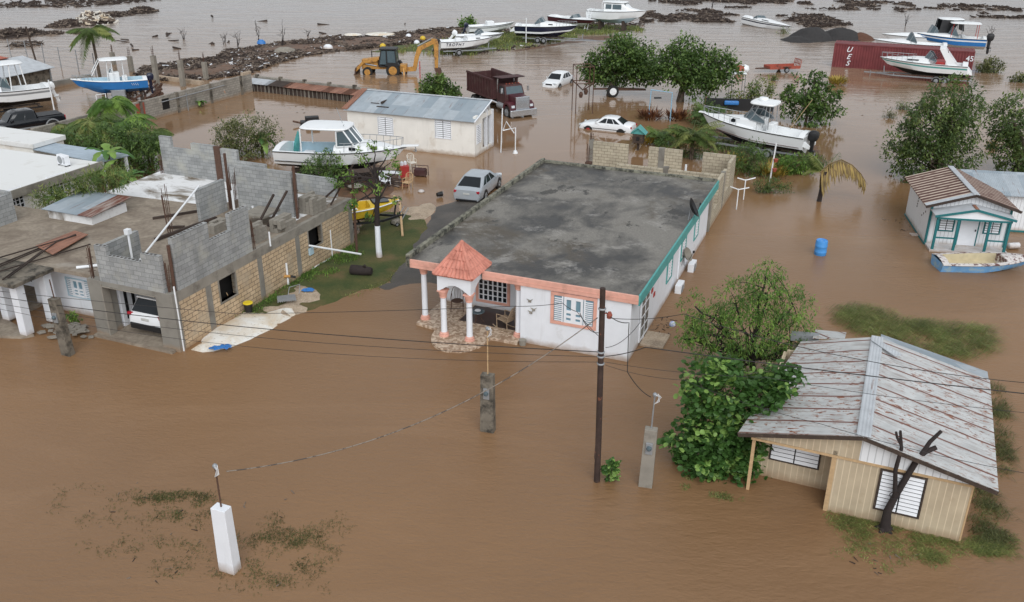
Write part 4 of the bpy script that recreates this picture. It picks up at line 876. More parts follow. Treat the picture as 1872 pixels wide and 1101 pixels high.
# ---------------------------------------------------------------- cars
def wheel(par, x, y, r, w=.2, rim='silver', side=1, name='wheel'):
    t = MB().lathe((x, y-w/2, r), [(r*.6, 0), (r*.95, .01), (r, .04), (r, w-.04), (r*.95, w-.01), (r*.6, w)], 20, 'y').build(name, mt['rubber'], par, smooth=35)
    c = MB().lathe((x, y+side*(w/2-.012), r), [(r*.62, 0), (r*.6, side*.015), (r*.2, side*.02), (.02, side*.03)], 18, 'y')
    for i in range(5):
        a = i*2*pi/5; c.bar((x+r*.15*cos(a), y+side*(w/2+.012), r+r*.15*sin(a)), (x+r*.56*cos(a), y+side*(w/2+.012), r+r*.56*sin(a)), r*.14, .02)
    c.build('rim', mt[rim], t, smooth=35); return t
def lowerbody(par, st, mat_, zb=.2, name='body', parts=True):
    """st: (x, top z, half width) from the tail to the nose"""
    rings = []
    for x, zt, w_ in st:
        h = [(0, zb), (w_*.86, zb), (w_*.97, zb+.1), (w_, zb+(zt-zb)*.45), (w_*.985, zb+(zt-zb)*.72), (w_*.93, zt-.05), (w_*.84, zt), (w_*.45, zt+.025), (0, zt+.03)]
        rings.append([(x, y, z) for y, z in h]+[(x, -y, z) for y, z in h[-2:0:-1]])
    return MB().loft(rings).build(name, mat_, par, smooth=38)
def greenhouse(par, mat_, xb, xr, xf, xw, zb, zt, wb, wr, pillars, rearglass=True, name='cabin_top'):
    """rear base, roof rear, roof front, windscreen base; side windows between the pillar fractions"""
    def ring(x0, x1, z, w_, rnd=.12): return [(x0+rnd, -w_, z), (x0, -w_+rnd*1.6, z), (x0, w_-rnd*1.6, z), (x0+rnd, w_, z), (x1-rnd, w_, z), (x1, w_-rnd*1.6, z), (x1, -w_+rnd*1.6, z), (x1-rnd, -w_, z)]
    rs = [ring(xb, xw, zb-.04, wb), ring(xb+(xr-xb)*.8, xw+(xf-xw)*.8, zb+(zt-zb)*.86, wb+(wr-wb)*.86), ring(xr+.06, xf-.1, zt, wr-.04), ring(xr+.25, xf-.3, zt+.03, wr-.25)]
    g = MB().loft(rs).build(name, mat_, par, smooth=50)
    def sp(s, t, sg):                              # side panel
        a, b = xb+(xr-xb)*.93*t, xw+(xf-xw)*.93*t; return (a+(b-a)*s, sg*(wb+(wr-wb)*t+.008), zb-.04+(zt-zb+.047)*t)
    for sg in (-1, 1):
        for s0, s1, e0, e1 in pillars:
            k = MB(); k.quad(sp(s0, .1, sg), sp(s1, .1, sg), sp(s1-e1, .82, sg), sp(s0+e0, .82, sg)); k.build('side_window', mt['glass'], g, fix=False)
    def ends(x0, x1, d):
        def q(s, t): return (x0+(x1-x0)*.93*t+d*1.6, (wb+(wr-wb)*t-.1)*s, zb-.04+(zt-zb+.047)*t)
        return MB().quad(q(-1, .08), q(1, .08), q(.97, .84), q(-.97, .84))
    ends(xw, xf, .012).build('windscreen', mt['glass'], g, fix=False)
    if rearglass: ends(xb, xr, -.012).build('rear_window', mt['glass'], g, fix=False)
    return g
def lampbox(par, name, m_, x, y, z, dx, dy, dz, rz=0):
    o = MB().box(-dx/2, dx/2, -dy/2, dy/2, -dz/2, dz/2).build(name, mt[m_], par, bevel=.015); o.location = (x, y, z); o.rotation_euler = (0, 0, rz); return o
def car(name, label, cat, loc, rz, L, W, st, gh, col, r=.31, wx=(-1.35, 1.38), rim='steel', strip=False, rx=0, ry=0, rims=None, tail=(.72, .09, .34, .16), head=(.66, .1, .36, .13), group=None, zb=.2, dark=True):
    t = thing(name, label, cat, loc, rz, group, rx, ry); m_ = mt[col]; h = W/2
    lowerbody(t, st, m_, zb); greenhouse(t, m_, *gh)
    for i, x in enumerate(wx):
        for sg in (-1, 1):
            a = MB().lathe((x, sg*(h-.1), r), [(r*1.2, 0), (r*1.2, sg*.107)], 20, 'y').build('wheel_arch', mt['black'], t); wheel(t, x, sg*(h-.1+.005), r, .22, (rims or (rim, rim))[i], sg)
    hl = L/2; z0 = st[2][1]; zf = st[-3][1]
    for sg in (-1, 1):
        lampbox(t, 'tail_light', 'tail', -hl+.09, sg*h*tail[0], z0-tail[3], .12, tail[2], .15, sg*.35); lampbox(t, 'headlight', 'lamp', hl-.16, sg*h*head[0], zf-head[3], .2, head[2], .13, -sg*.45)
        k = MB().box(.62, .75, sg*(h+.02)-.06, sg*(h+.02)+.08*sg, gh[4]-.02, gh[4]+.12); k.build('mirror', m_, t, bevel=.03)
        if strip: MB().box(-hl*.8, hl*.8, sg*(h-.01), sg*(h+.012), .48, .53).build('rub_strip', mt['black'], t)
        for x in (.45, -.35): MB().box(x, x+.14, sg*(h-.03), sg*(h+.012), gh[4]-.14, gh[4]-.11).build('handle', m_, t)
    lampbox(t, 'licence_plate', 'plate', -hl-.005, 0, z0-.28, .03, .42, .12); lampbox(t, 'grille', 'black', hl-.03, 0, zf-.2, .06, .7, .14)
    MB().box(-hl+.06, -hl-.02, -h*.75, h*.75, zb-.01, zb+.1).box(hl-.1, hl-.02, -h*.7, h*.7, zb-.01, zb+.1).build('bumper_trim', mt['black'], t, bevel=.02); return t
sedan_st = lambda l, h: [(-l, .55, h*.86), (-l+.04, .84, h*.92), (-l+.15, .93, h*.96), (-l+.85, .97, h), (0, .95, h), (.95, .93, h), (l-.5, .8, h*.97), (l-.16, .7, h*.9), (l-.02, .52, h*.78)]
def at2(px, py, z=0): return at(px, py, z)
pp = at(868, 352, .5)
car('parked_car', 'silver sedan parked nose-in on the wet driveway beside the dark roof', 'car', (-2.15, 55.7, -.02), radians(73), 4.8, 1.84, sedan_st(2.4, .92), (-1.98, -.9, .4, 1.2, .97, 1.47, .85, .62, ((.12, .3, .06, 0), (.33, .58, .0, 0), (.61, .86, 0, .1))), 'silver', .33)
car('parked_car', 'white sedan with side stripe and red front wheel rim, sunk to its sills', 'car', (7.7, 73.2, -.36), radians(157), 4.45, 1.72, sedan_st(2.22, .86), (-1.6, -.75, .2, .95, .95, 1.4, .79, .62, ((.12, .3, .06, 0), (.33, .58, .0, 0), (.61, .87, 0, .1))), 'carwhite', .3, strip=True, rims=('rubber', 'red'))
car('parked_car', 'small white sedan facing the camera alone in the middle of the flood', 'car', (4.5, 92.0, -.3), radians(-118), 4.4, 1.72, sedan_st(2.2, .86), (-1.7, -1.1, .25, 1.15, .95, 1.48, .79, .62, ((.12, .3, .06, 0), (.33, .58, .0, 0), (.61, .86, 0, .1))), 'carwhite', .3)
suv_st = [(-2.28, .6, .84), (-2.25, .95, .88), (-2.15, 1.06, .91), (-1.2, 1.04, .92), (0, 1.02, .92), (.95, 1.0, .92), (1.8, .9, .9), (2.12, .78, .84), (2.26, .55, .74)]
car('parked_suv', 'white hatchback suv parked inside the grey garage', 'car', G.wo((-2.12, 2.75, .13)), G.yaw+pi/2, 4.55, 1.84, suv_st, (-2.22, -1.75, .2, 1.05, 1.05, 1.66, .85, .66, ((.08, .26, .03, 0), (.29, .56, 0, 0), (.59, .86, 0, .1))), 'carwhite', .36, tail=(.78, .09, .42, .12), rim='black', zb=.32)
_sv = [o for o in bpy.data.objects if o.name.startswith('parked_suv')][0]
MB().box(-2.33, -2.1, -.8, .8, .3, .56).box(-2.0, 1.9, -.93, -.9, .32, .46).box(-2.0, 1.9, .9, .93, .32, .46).build('cladding', mt['black'], _sv, bevel=.03); MB().box(-2.0, -1.75, -.55, .55, 1.62, 1.68).build('spoiler', mt['carwhite'], _sv, bevel=.02)
def pickup():
    p = (-38.4, 70.4, .05); t = thing('pickup_truck', 'black crew-cab pickup with pale wheel-arch flares behind the block wall', 'pickup', p, radians(-137)); m_ = mt['blackcar']; h = .98
    st = [(-2.95, .75, h*.94), (-2.93, 1.16, h*.97), (-2.8, 1.22, h), (-1.0, 1.22, h), (-.98, 1.16, h), (1.1, 1.14, h), (2.3, 1.1, h*.97), (2.75, 1.0, h*.93), (2.9, .75, h*.88)]
    lowerbody(t, st, m_, .45); greenhouse(t, m_, -.95, -.8, .7, 1.35, 1.14, 1.8, .9, .72, ((.06, .42, .03, 0), (.46, .86, 0, .12)))
    MB().box(-2.82, -1.05, -.78, .78, 1.262, 1.268).build('bed_cover', mt['black'], t)
    for x in (-1.9, 1.85):
        for sg in (-1, 1):
            MB().lathe((x, sg*.82, .45), [(.56, 0), (.56, sg*.19), (.48, sg*.2)], 22, 'y').build('wheel_flare', mt['steel'], t); MB().lathe((x, sg*.86, .45), [(.47, 0), (.47, sg*.17)], 20, 'y').build('wheel_arch', mt['black'], t); wheel(t, x, sg*.93, .42, .26, 'black', sg)
    for sg in (-1, 1):
        lampbox(t, 'headlight', 'lamp', 2.78, sg*.72, .92, .18, .36, .18, -sg*.35); lampbox(t, 'tail_light', 'tail', -2.92, sg*.84, .98, .08, .2, .34); MB().box(-2.9, 2.7, sg*.975, sg*.995, .5, .6).build('side_trim', mt['steel'], t); MB().box(.9, 1.05, sg*1.0, sg*1.22, 1.15, 1.35).build('mirror', m_, t, bevel=.03)
    MB().box(2.8, 3.0, -.8, .8, .45, .65).build('bumper', mt['chrome'], t, bevel=.03)
pickup()
def dump_truck():
    t = thing('dump_truck', 'maroon dump truck with a chrome grille standing in the flood', 'dump truck', (-1.1, 80.4, -.15), radians(-60)); W = 1.25
    ch = MB().box(-3.9, 3.5, -.45, .45, .75, 1.0).build('chassis', mt['black'], t)
    # dump body: ribbed sides, open top, cab shield
    b = MB(); x0, x1, z0, z1 = -4.0, .75, 1.35, 2.95
    b.box(x0, x1, -W, W, z0-.12, z0).box(x0, x1, -W, -W+.07, z0, z1).box(x0, x1, W-.07, W, z0, z1).box(x1-.07, x1, -W+.07, W-.07, z0, z1+.25).box(x0, x0+.07, -W+.07, W-.07, z0, z1-.15); b.build('dump_body', mt['maroondk'], t)
    k = MB()
    for i in range(10):
        x = x0+.12+i*.5
        for sg in (-1, 1): k.box(x-.05, x+.05, sg*W, sg*(W+.09), z0-.1, z1-.1)
    for sg in (-1, 1): k.box(x0-.02, x1, sg*(W-.001), sg*(W+.1), z1-.12, z1+.05); k.box(x0, x1, sg*W, sg*(W+.08), z0-.14, z0+.02)
    k.build('side_ribs', mt['maroondk'], t); MB().quad((x1-.05, -W, z1+.25), (x1+1.5, -W*.95, z1+.32), (x1+1.5, W*.95, z1+.32), (x1-.05, W, z1+.25)).quad((x1-.05, W, z1+.2), (x1+1.5, W*.95, z1+.27), (x1+1.5, -W*.95, z1+.27), (x1-.05, -W, z1+.2)).build('cab_shield', mt['maroondk'], t)
    MB().box(x0+.1, x1-.1, -W+.1, W-.1, z0, z0+.35).build('load', mt['dkdebris'], t)
    # cab
    cb = MB().loft([[(1.0, -.95, 1.0), (1.0, .95, 1.0), (2.5, .95, 1.0), (2.5, -.95, 1.0)], [(1.0, -.95, 1.85), (1.0, .95, 1.85), (2.5, .95, 1.85), (2.5, -.95, 1.85)], [(1.02, -.86, 2.62), (1.02, .86, 2.62), (2.2, .86, 2.62), (2.2, -.86, 2.62)], [(1.15, -.7, 2.7), (1.15, .7, 2.7), (2.05, .7, 2.7), (2.05, -.7, 2.7)]]).build('cab', mt['maroondk'], t, bevel=.04)
    MB().quad((2.49, -.82, 1.92), (2.49, .82, 1.92), (2.25, .76, 2.52), (2.25, -.76, 2.52)).build('windscreen', mt['bglass'], cb, fix=False)
    for sg in (-1, 1): MB().quad((1.3, sg*.955, 1.9), (2.3, sg*.955, 1.9), (2.1, sg*.895, 2.5), (1.35, sg*.895, 2.5)).build('side_window', mt['glass'], cb, fix=False)
    k = MB()
    for i in range(5): k.box(2.0, 2.1, -.62+i*.3-.04, -.62+i*.3+.06, 2.7, 2.78)
    k.build('marker_lights', mt['orangered'], cb)
    hd = MB().loft([[(2.5, -.62, .95), (2.5, .62, .95), (2.5, .7, 1.95), (2.5, -.7, 1.95)], [(3.75, -.6, .95), (3.75, .6, .95), (3.75, .6, 1.84), (3.75, -.6, 1.84)]]).build('bonnet', mt['maroon'], t, bevel=.06)
    gr = MB().box(3.75, 3.85, -.66, .66, .85, 1.9).build('grille', mt['chrome'], t, bevel=.02); k = MB()
    for i in range(9): k.box(3.852, 3.856, -.58, .58, .95+i*.1, .985+i*.1)
    k.build('grille_slat', mt['steel'], gr); MB().box(3.87, 4.1, -1.28, 1.28, .32, .86).build('bumper', mt['chrome'], t, bevel=.05)
    for sg in (-1, 1):
        f = [(2.45, .75), (2.5, 1.15), (2.8, 1.4), (3.3, 1.42), (3.7, 1.2), (3.78, .8), (3.6, .8), (3.5, 1.0), (3.2, 1.2), (2.8, 1.15), (2.65, .75)]
        MB().extr(f, 'y', sg*.58, sg*1.2).build('fender', mt['maroon'], t, bevel=.04); lampbox(t, 'headlight', 'lamp', 3.74, sg*.9, 1.1, .1, .3, .2)
        wheel(t, 3.05, sg*1.0, .52, .3, 'steel', sg)
        for x in (-2.9, -1.6): wheel(t, x, sg*.98, .52, .5, 'steel', sg)
        MB().tube([(.88, sg*.8, 1.0), (.88, sg*.8, 3.0)], .07, 8).build('exhaust_stack', mt['chrome'], t); MB().tube([(2.3, sg*.95, 1.9), (2.5, sg*1.3, 2.1), (2.5, sg*1.3, 2.5)], .02).box(2.47, 2.53, sg*1.2, sg*1.38, 2.05, 2.5).build('mirror', mt['chrome'], t)
        MB().lathe((1.2, sg*.85, .85), [(.28, 0), (.3, .1), (.3, 1.0), (.28, 1.1)], 14, 'x').build('fuel_tank', mt['steel'], t)
dump_truck()
def backhoe():
    t = thing('backhoe_loader', 'yellow backhoe loader with black cab and raised rear boom', 'backhoe', (-13.3, 97.2, -.25), radians(178)); y_ = mt['yellow']
    # local +x = loader end
    MB().box(-1.4, 2.6, -.45, .45, .75, 1.15).box(.9, 2.55, -.42, .42, 1.15, 1.75).build('chassis', y_, t, bevel=.04)
    MB().loft([[(.75, -.48, 1.7), (.75, .48, 1.7), (.75, .44, 1.98), (.75, -.44, 1.98)], [(2.6, -.42, 1.55), (2.6, .42, 1.55), (2.6, .38, 1.72), (2.6, -.38, 1.72)]]).build('bonnet', y_, t, bevel=.03)
    cb = MB()
    for x, x2 in ((-1.15, -1.0), (-.1, -.1), (.75, .45)):
        for sg in (-1, 1): cb.bar((x, sg*.75, 1.1), (x2, sg*.68, 2.75), .1)
    cb.box(-1.15, .75, -.76, .76, 1.02, 1.15); c = cb.build('cab', mt['black'], t)
    MB().box(-1.15, .65, -.8, .8, 2.75, 2.92).build('cab_roof', mt['black'], c, bevel=.05)
    for sg in (-1, 1):
        MB().quad((-1.05, sg*.74, 1.3), (-.18, sg*.74, 1.3), (-.16, sg*.69, 2.68), (-.93, sg*.69, 2.68)).build('cab_window', mt['bglass'], c, fix=False); MB().quad((-.02, sg*.74, 1.3), (.66, sg*.74, 1.3), (.4, sg*.69, 2.68), (-.02, sg*.69, 2.68)).build('cab_window', mt['bglass'], c, fix=False)
    MB().quad((.74, -.66, 1.7), (.74, .66, 1.7), (.47, .6, 2.66), (.47, -.6, 2.66)).build('windscreen', mt['bglass'], c, fix=False); MB().quad((-1.16, -.66, 1.5), (-1.16, .66, 1.5), (-1.02, .6, 2.66), (-1.02, -.6, 2.66)).build('rear_window', mt['bglass'], c, fix=False)
    MB().box(-.35, .1, -.25, .25, 1.15, 1.5).build('seat', mt['black'], c, bevel=.05)
    for sg in (-1, 1):
        wheel(t, -.75, sg*.85, .72, .45, 'yellow', sg, 'rear_wheel'); wheel(t, 1.95, sg*.85, .52, .35, 'yellow', sg, 'front_wheel')
        MB().extr([(-1.5, 1.2), (-1.3, 1.5), (-.2, 1.5), (.1, 1.2)], 'y', sg*.6, sg*1.08).build('fender', mt['black'], t)
        MB().bar((.9, sg*.6, 1.75), (2.4, sg*.6, 1.5), .16, .28).bar((2.4, sg*.6, 1.5), (3.3, sg*.6, .55), .16, .26).build('loader_arm', y_, t); MB().tube([(1.0, sg*.5, 1.1), (2.2, sg*.5, 1.3)], .06, 8).build('ram', mt['steel'], t)
    bk = [(3.1, .9), (3.2, .25), (3.4, .1), (4.1, .15), (3.5, .2), (3.3, .35), (3.2, .95)]
    MB().extr(bk, 'y', -1.1, 1.1).box(3.12, 3.35, -1.12, -1.08, .15, .9).build('loader_bucket', mt['rustiron'], t); MB().box(3.05, 3.25, -.9, .9, .6, .75).build('bucket_frame', y_, t)
    # rear boom: swing post, boom bent up and back, dipper down to the bucket
    MB().box(-2.1, -1.4, -.5, .5, .5, 1.25).build('swing_frame', y_, t, bevel=.03); bo = MB()
    pts = [(-2.0, .9), (-2.75, 1.0), (-2.95, 2.0), (-3.3, 3.0), (-4.9, 3.75)]; pt2 = [(-2.0, .5), (-3.05, .55), (-3.4, 2.0), (-3.75, 2.75), (-5.0, 3.35)]
    bo.extr(pts+pt2[::-1], 'y', -.2, .2); bo.build('boom', y_, t, bevel=.02)
    MB().extr([(-4.7, 3.9), (-5.35, 3.8), (-5.5, 3.2), (-5.35, .8), (-5.05, .8), (-5.0, 3.2)], 'y', -.14, .14).build('dipper', y_, t, bevel=.02)
    MB().tube([(-3.3, 0, 3.1), (-4.9, 0, 3.95)], .07, 8).tube([(-5.5, 0, 3.1), (-5.55, 0, 1.4)], .07, 8).build('ram', mt['steel'], t)
    MB().extr([(-5.0, .9), (-5.6, .9), (-5.75, .4), (-5.3, -.1), (-4.7, .1), (-5.2, .3)], 'y', -.32, .32).build('digger_bucket', mt['rustiron'], t)
    for sg in (-1, 1): MB().bar((-1.8, sg*.55, .9), (-1.9, sg*.95, .1), .16).build('stabiliser', y_, t)
    MB().tube([(1.6, -.2, 1.9), (1.6, -.2, 2.55)], .05, 8).build('exhaust', mt['black'], t)
backhoe()
tag(MB().tube([(0, 0, 0), (.02, 0, 1.7)], .05).bar((-.12, 0, 1.0), (.14, 0, 1.05), .05).build('marker_stick', mt['red']), 'thin red stick standing in water by the raised boom', 'stick').location = at(768, 143)
# ---------------------------------------------------------------- boats
def boat(name, label, xy, z, yaw, L, B, H, side='gel', stripe='gel', bottom='gel', rise=.35, tw=.88, well=(.04, .5), depth=.55, fl='gel', deck='gel', pitch=0, roll=0, crown=.12, cat='boat', rub='black', well2=None, sr=(.55, .74)):
    t = thing(name, label, cat, (xy[0], xy[1], z), yaw, None, roll, pitch); N = 26
    def hb(s): return B/2*(tw+(1-tw)*min(1, s/.35)) if s < .42 else B/2*max(.012, 1-((s-.42)/.58)**2.3)
    def sh(s): return H*(1+rise*max(0, s-.15)**1.8)
    def kz(s): return 0 if s < .62 else H*.85*((s-.62)/.38)**2.3
    xs = lambda s: -L/2+L*s
    rings = []
    for i in range(N+1):
        s = i/N; b = hb(s); zs = sh(s); k = kz(s); c = H*.36+max(0, s-.45)*H*.55; cb = b*(.86-.22*max(0, s-.5)); c = max(c, k+.02*H)
        rows = [(-L/2+L*.88*s, 0, k), (-L/2+L*.945*s, cb, c), (-L/2+L*(.945+.055*sr[0])*s, cb+(b-cb)*(sr[0]*1.1), c+(zs-c)*sr[0]), (-L/2+L*(.945+.055*sr[1])*s, cb+(b-cb)*min(1, sr[1]*1.08), c+(zs-c)*sr[1]), (xs(s), b, zs)]
        rings.append(rows)
    m = MB(); K = 5
    for sg in (1, -1):
        n0 = len(m.v)
        for r in rings: m.v += [(x, y*sg, zz) for x, y, zz in r]
        for j in range(K-1):
            m.mat((0, 1, 2, 1)[j] if stripe != 'top' else (0, 1, 1, 2)[j])
            for i in range(N): m.face((n0+i*K+j, n0+i*K+j+1, n0+(i+1)*K+j+1, n0+(i+1)*K+j))
    r = rings[0]; m.mat(1); m.quad(*([(x, y, zz) for x, y, zz in r]+[(x, -y, zz) for x, y, zz in r[:0:-1]]))
    stm = mt[side] if stripe in ('top',) else mt[stripe]
    m.build('hull', [mt[bottom], mt[side], stm], t, smooth=40)
    # rub rail
    rr = MB()
    for sg in (1, -1): rr.tube([(xs(i/N), (hb(i/N)+.012)*sg, sh(i/N)-.03) for i in range(N+1)], .035, 6)
    rr.build('rub_rail', mt[rub], t)
    # deck with wells
    wells = [w_ for w_ in (well, well2) if w_]
    ss = sorted(set([i/N for i in range(N+1)]+[e+d for w_ in wells for e in w_ for d in (-.0015, .0015)])); dk = MB(); fm = MB()
    rows = []
    for s in ss:
        s = min(1, max(0, s)); b = hb(s); zs = sh(s); g = min(.16, b*.35); inw = any(w_[0] < s < w_[1] for w_ in wells)
        if inw: zf = zs-depth; row = [(b, zs), (b-g, zs+.02), (b-g-.02, zf), (0, zf)]
        else: row = [(b, zs), (b-g, zs+.03), (b*.5, zs+crown*(b/(B/2))), (0, zs+crown*1.25*(b/(B/2)))]
        rows.append([(xs(s), y, zz) for y, zz in row]+[(xs(s), -y, zz) for y, zz in row[-2::-1]])
    dk.loft(rows, closed=False, cap=False); 
    for i in range(len(dk.f)):
        f = dk.f[i]; zc = [dk.v[q][2] for q in f]; dk.m[i] = 0
    for i, f in enumerate(dk.f):
        c = [sum(dk.v[q][a] for q in f)/4 for a in range(3)]; s = (c[0]+L/2)/L
        if any(w_[0] < s < w_[1] for w_ in wells) and c[2] < sh(s)-depth*.3: dk.m[i] = 1
    dk.build('deck', [mt[deck], mt[fl]], t, smooth=35)
    t['_'] = 0; del t['_']
    return t, xs, hb, sh
def cabin(t, rings, m_='gel', name='cabin', sharp=50):
    """rings: (x, half width, z bottom, z top) lofted with rounded shoulders"""
    R_ = []
    for x, w_, z0, z1 in rings:
        h = [(w_, z0), (w_*.98, z0+(z1-z0)*.5), (w_*.93, z0+(z1-z0)*.85), (w_*.75, z1-.01), (w_*.35, z1+.015)]
        R_.append([(x, y, z) for y, z in h]+[(x, -y, z) for y, z in h[::-1]])
    return MB().loft(R_).build(name, mt[m_], t, smooth=sharp)
def screen(t, base, top, glass='bglass', frame='gel', r=.03, name='windscreen'):
    """panes between matching points of a base line and a top line"""
    g = MB()
    for i in range(len(base)-1): g.quad(base[i], base[i+1], top[i+1], top[i])
    o = g.build(name, mt[glass], t, fix=False); f = MB()
    for i in range(len(base)): f.tube([base[i], top[i]], r, 6)
    f.tube(base, r, 6); f.tube(top, r, 6); f.build('screen_frame', mt[frame], o); return o
def rail(t, pts, hgt, posts=None, m_='steel', r=.022, lean=0):
    k = MB(); top = [(p[0]+lean, p[1], p[2]+hgt) for p in pts]; k.tube(top, r, 6)
    for i in (posts or range(len(pts))): k.tube([pts[i], top[i]], r*.8, 5)
    return k.build('bow_rail', mt[m_], t)
def bowrail(t, xs, hb, sh, s0, s1, hgt, n=6, lean=.05):
    p = [(xs(s0+(s1-s0)*i/n), hb(s0+(s1-s0)*i/n)*.9, sh(s0+(s1-s0)*i/n)) for i in range(n+1)]; q = [(x, -y, z) for x, y, z in p[::-1]]
    rail(t, [(p[0][0]-.3, p[0][1], p[0][2])]+p+q+[(p[0][0]-.3, -p[0][1], p[0][2])], hgt, range(1, 2*n+3), lean=lean)
def hardtop(t, x0, x1, w_, z, posts, m_='gel', th=.09, slope=0, prm='gel', pr=.035, name='hardtop'):
    def rr(k, zz): n = 20; return [((x0+x1)/2+(x1-x0)/2*k*math.copysign(abs(cos(2*pi*i/n))**.45, cos(2*pi*i/n)), w_*k*math.copysign(abs(sin(2*pi*i/n))**.45, sin(2*pi*i/n)), zz+slope*(cos(2*pi*i/n))) for i in range(n)]
    o = MB().loft([rr(.97, z), rr(1, z+th*.4), rr(.96, z+th), rr(.6, z+th+.05)]).build(name, mt[m_], t, smooth=40); k = MB()
    for (a, b) in posts:
        for sg in (-1, 1): k.tube([(a[0], a[1]*sg, a[2]), (b[0], b[1]*sg, z+.02)], pr, 7)
    k.build('top_post', mt[prm], o); return o
def outboard(t, x, z, y=0, s=1.0, m_='black', tilt=0.0, name='outboard_motor'):
    o = thing('outboard', None, None); bpy.data.objects.remove(o); P = lambda a, b, c: (x+s*(a*cos(tilt)-c*sin(tilt)), y+s*b, z+s*(c*cos(tilt)+a*sin(tilt)))
    def ring(c, a0, a1, w_): return [P(a0, -w_*.6, c), P(a0-.0, w_*.6, c), P((a0+a1)/2, w_, c), P(a1, w_*.6, c), P(a1, -w_*.6, c), P((a0+a1)/2, -w_, c)]
    m = MB().loft([ring(.0, -.02, -.42, .2), ring(.12, .05, -.52, .25), ring(.42, .06, -.56, .26), ring(.58, -.02, -.5, .22), ring(.64, -.12, -.36, .12)]).build(name, mt[m_], t, smooth=45)
    MB().loft([ring(0, -.08, -.36, .12), ring(-.6, -.1, -.34, .09), ring(-.62, -.06, -.48, .2), ring(-.66, -.06, -.48, .2), ring(-.7, -.12, -.34, .06), ring(-1.05, -.14, -.36, .07), ring(-1.2, -.2, -.3, .03)]).build('leg', mt[m_], m, smooth=40)
    k = MB(); c = P(-.42, 0, -.9); k.lathe(c, [(.06, 0), (.07, -.08*s)], 8, 'x')
    for i in range(3): a = i*2.1; k.quad(c, (c[0]-.05, c[1]+.2*s*cos(a), c[2]+.2*s*sin(a)), (c[0]-.1, c[1]+.2*s*cos(a+.6), c[2]+.2*s*sin(a+.6)))
    k.build('propeller', mt['steel'], m, fix=False); return m
def slabs(t, name, m_, quads, th=.012):
    b = MB()
    for q in quads: b.quad(*q)
    return b.build(name, mt[m_], t, fix=False)
def trailer(label, xy, z, yaw, L, W, axles=(0,), tongue=1.6, m_='steel', r=.33, cat='boat trailer', group='boat trailers'):
    t = thing('boat_trailer', label, cat, (xy[0], xy[1], z), yaw, group); b = MB()
    for sg in (-1, 1): b.bar((-L/2, sg*W*.36, .5), (L/2-.6, sg*W*.36, .5), .09, .12).bar((L/2-.6, sg*W*.36, .5), (L/2+tongue*.5, 0, .5), .09, .12)
    b.bar((L/2+tongue*.4, 0, .5), (L/2+tongue, 0, .5), .1, .12)
    for i in range(4): x = -L/2+.15+i*(L-.9)/3; b.bar((x, -W*.36, .5), (x, W*.36, .5), .08, .08)
    b.build('frame', mt[m_], t); MB().bar((L/2+.2, 0, .5), (L/2+.3, 0, 1.25), .09).build('winch_post', mt[m_], t)
    for sg in (-1, 1): MB().bar((-L/2+.1, sg*W*.25, .72), (L*.2, sg*W*.2, .66), .12, .1).bar((-L/2+.3, sg*W*.25, .5), (-L/2+.3, sg*W*.25, .7), .06).build('bunk', mt['darkwood'], t)
    for ax in axles:
        for sg in (-1, 1):
            wheel(t, ax, sg*W*.5, r, .2, 'steel', sg); f = [(ax+(r+.08)*cos(a), r+(r+.06)*sin(a)) for a in [i*pi/8 for i in range(9)]]+[(ax+(r+.04)*cos(a), r+(r+.02)*sin(a)) for a in [i*pi/8 for i in range(8, -1, -1)]]
            MB().extr(f, 'y', sg*(W*.5-.13), sg*(W*.5+.13)).build('fender', mt[m_], t)
        MB().bar((ax, -W*.48, r), (ax, W*.48, r), .07).build('axle', mt['black'], t)
    MB().tube([(L/2+tongue*.7, .15, -.05), (L/2+tongue*.7, .15, .7)], .035).build('jack', mt[m_], t); return t
def bside(hb, xs, sh, s, f, sg=-1, out=.02):     # a point on the topsides: fraction f from chine to rail
    b = hb(s); cb = b*(.86-.22*max(0, s-.5)); return (xs(s), sg*(cb+(b-cb)*f+out), 0)
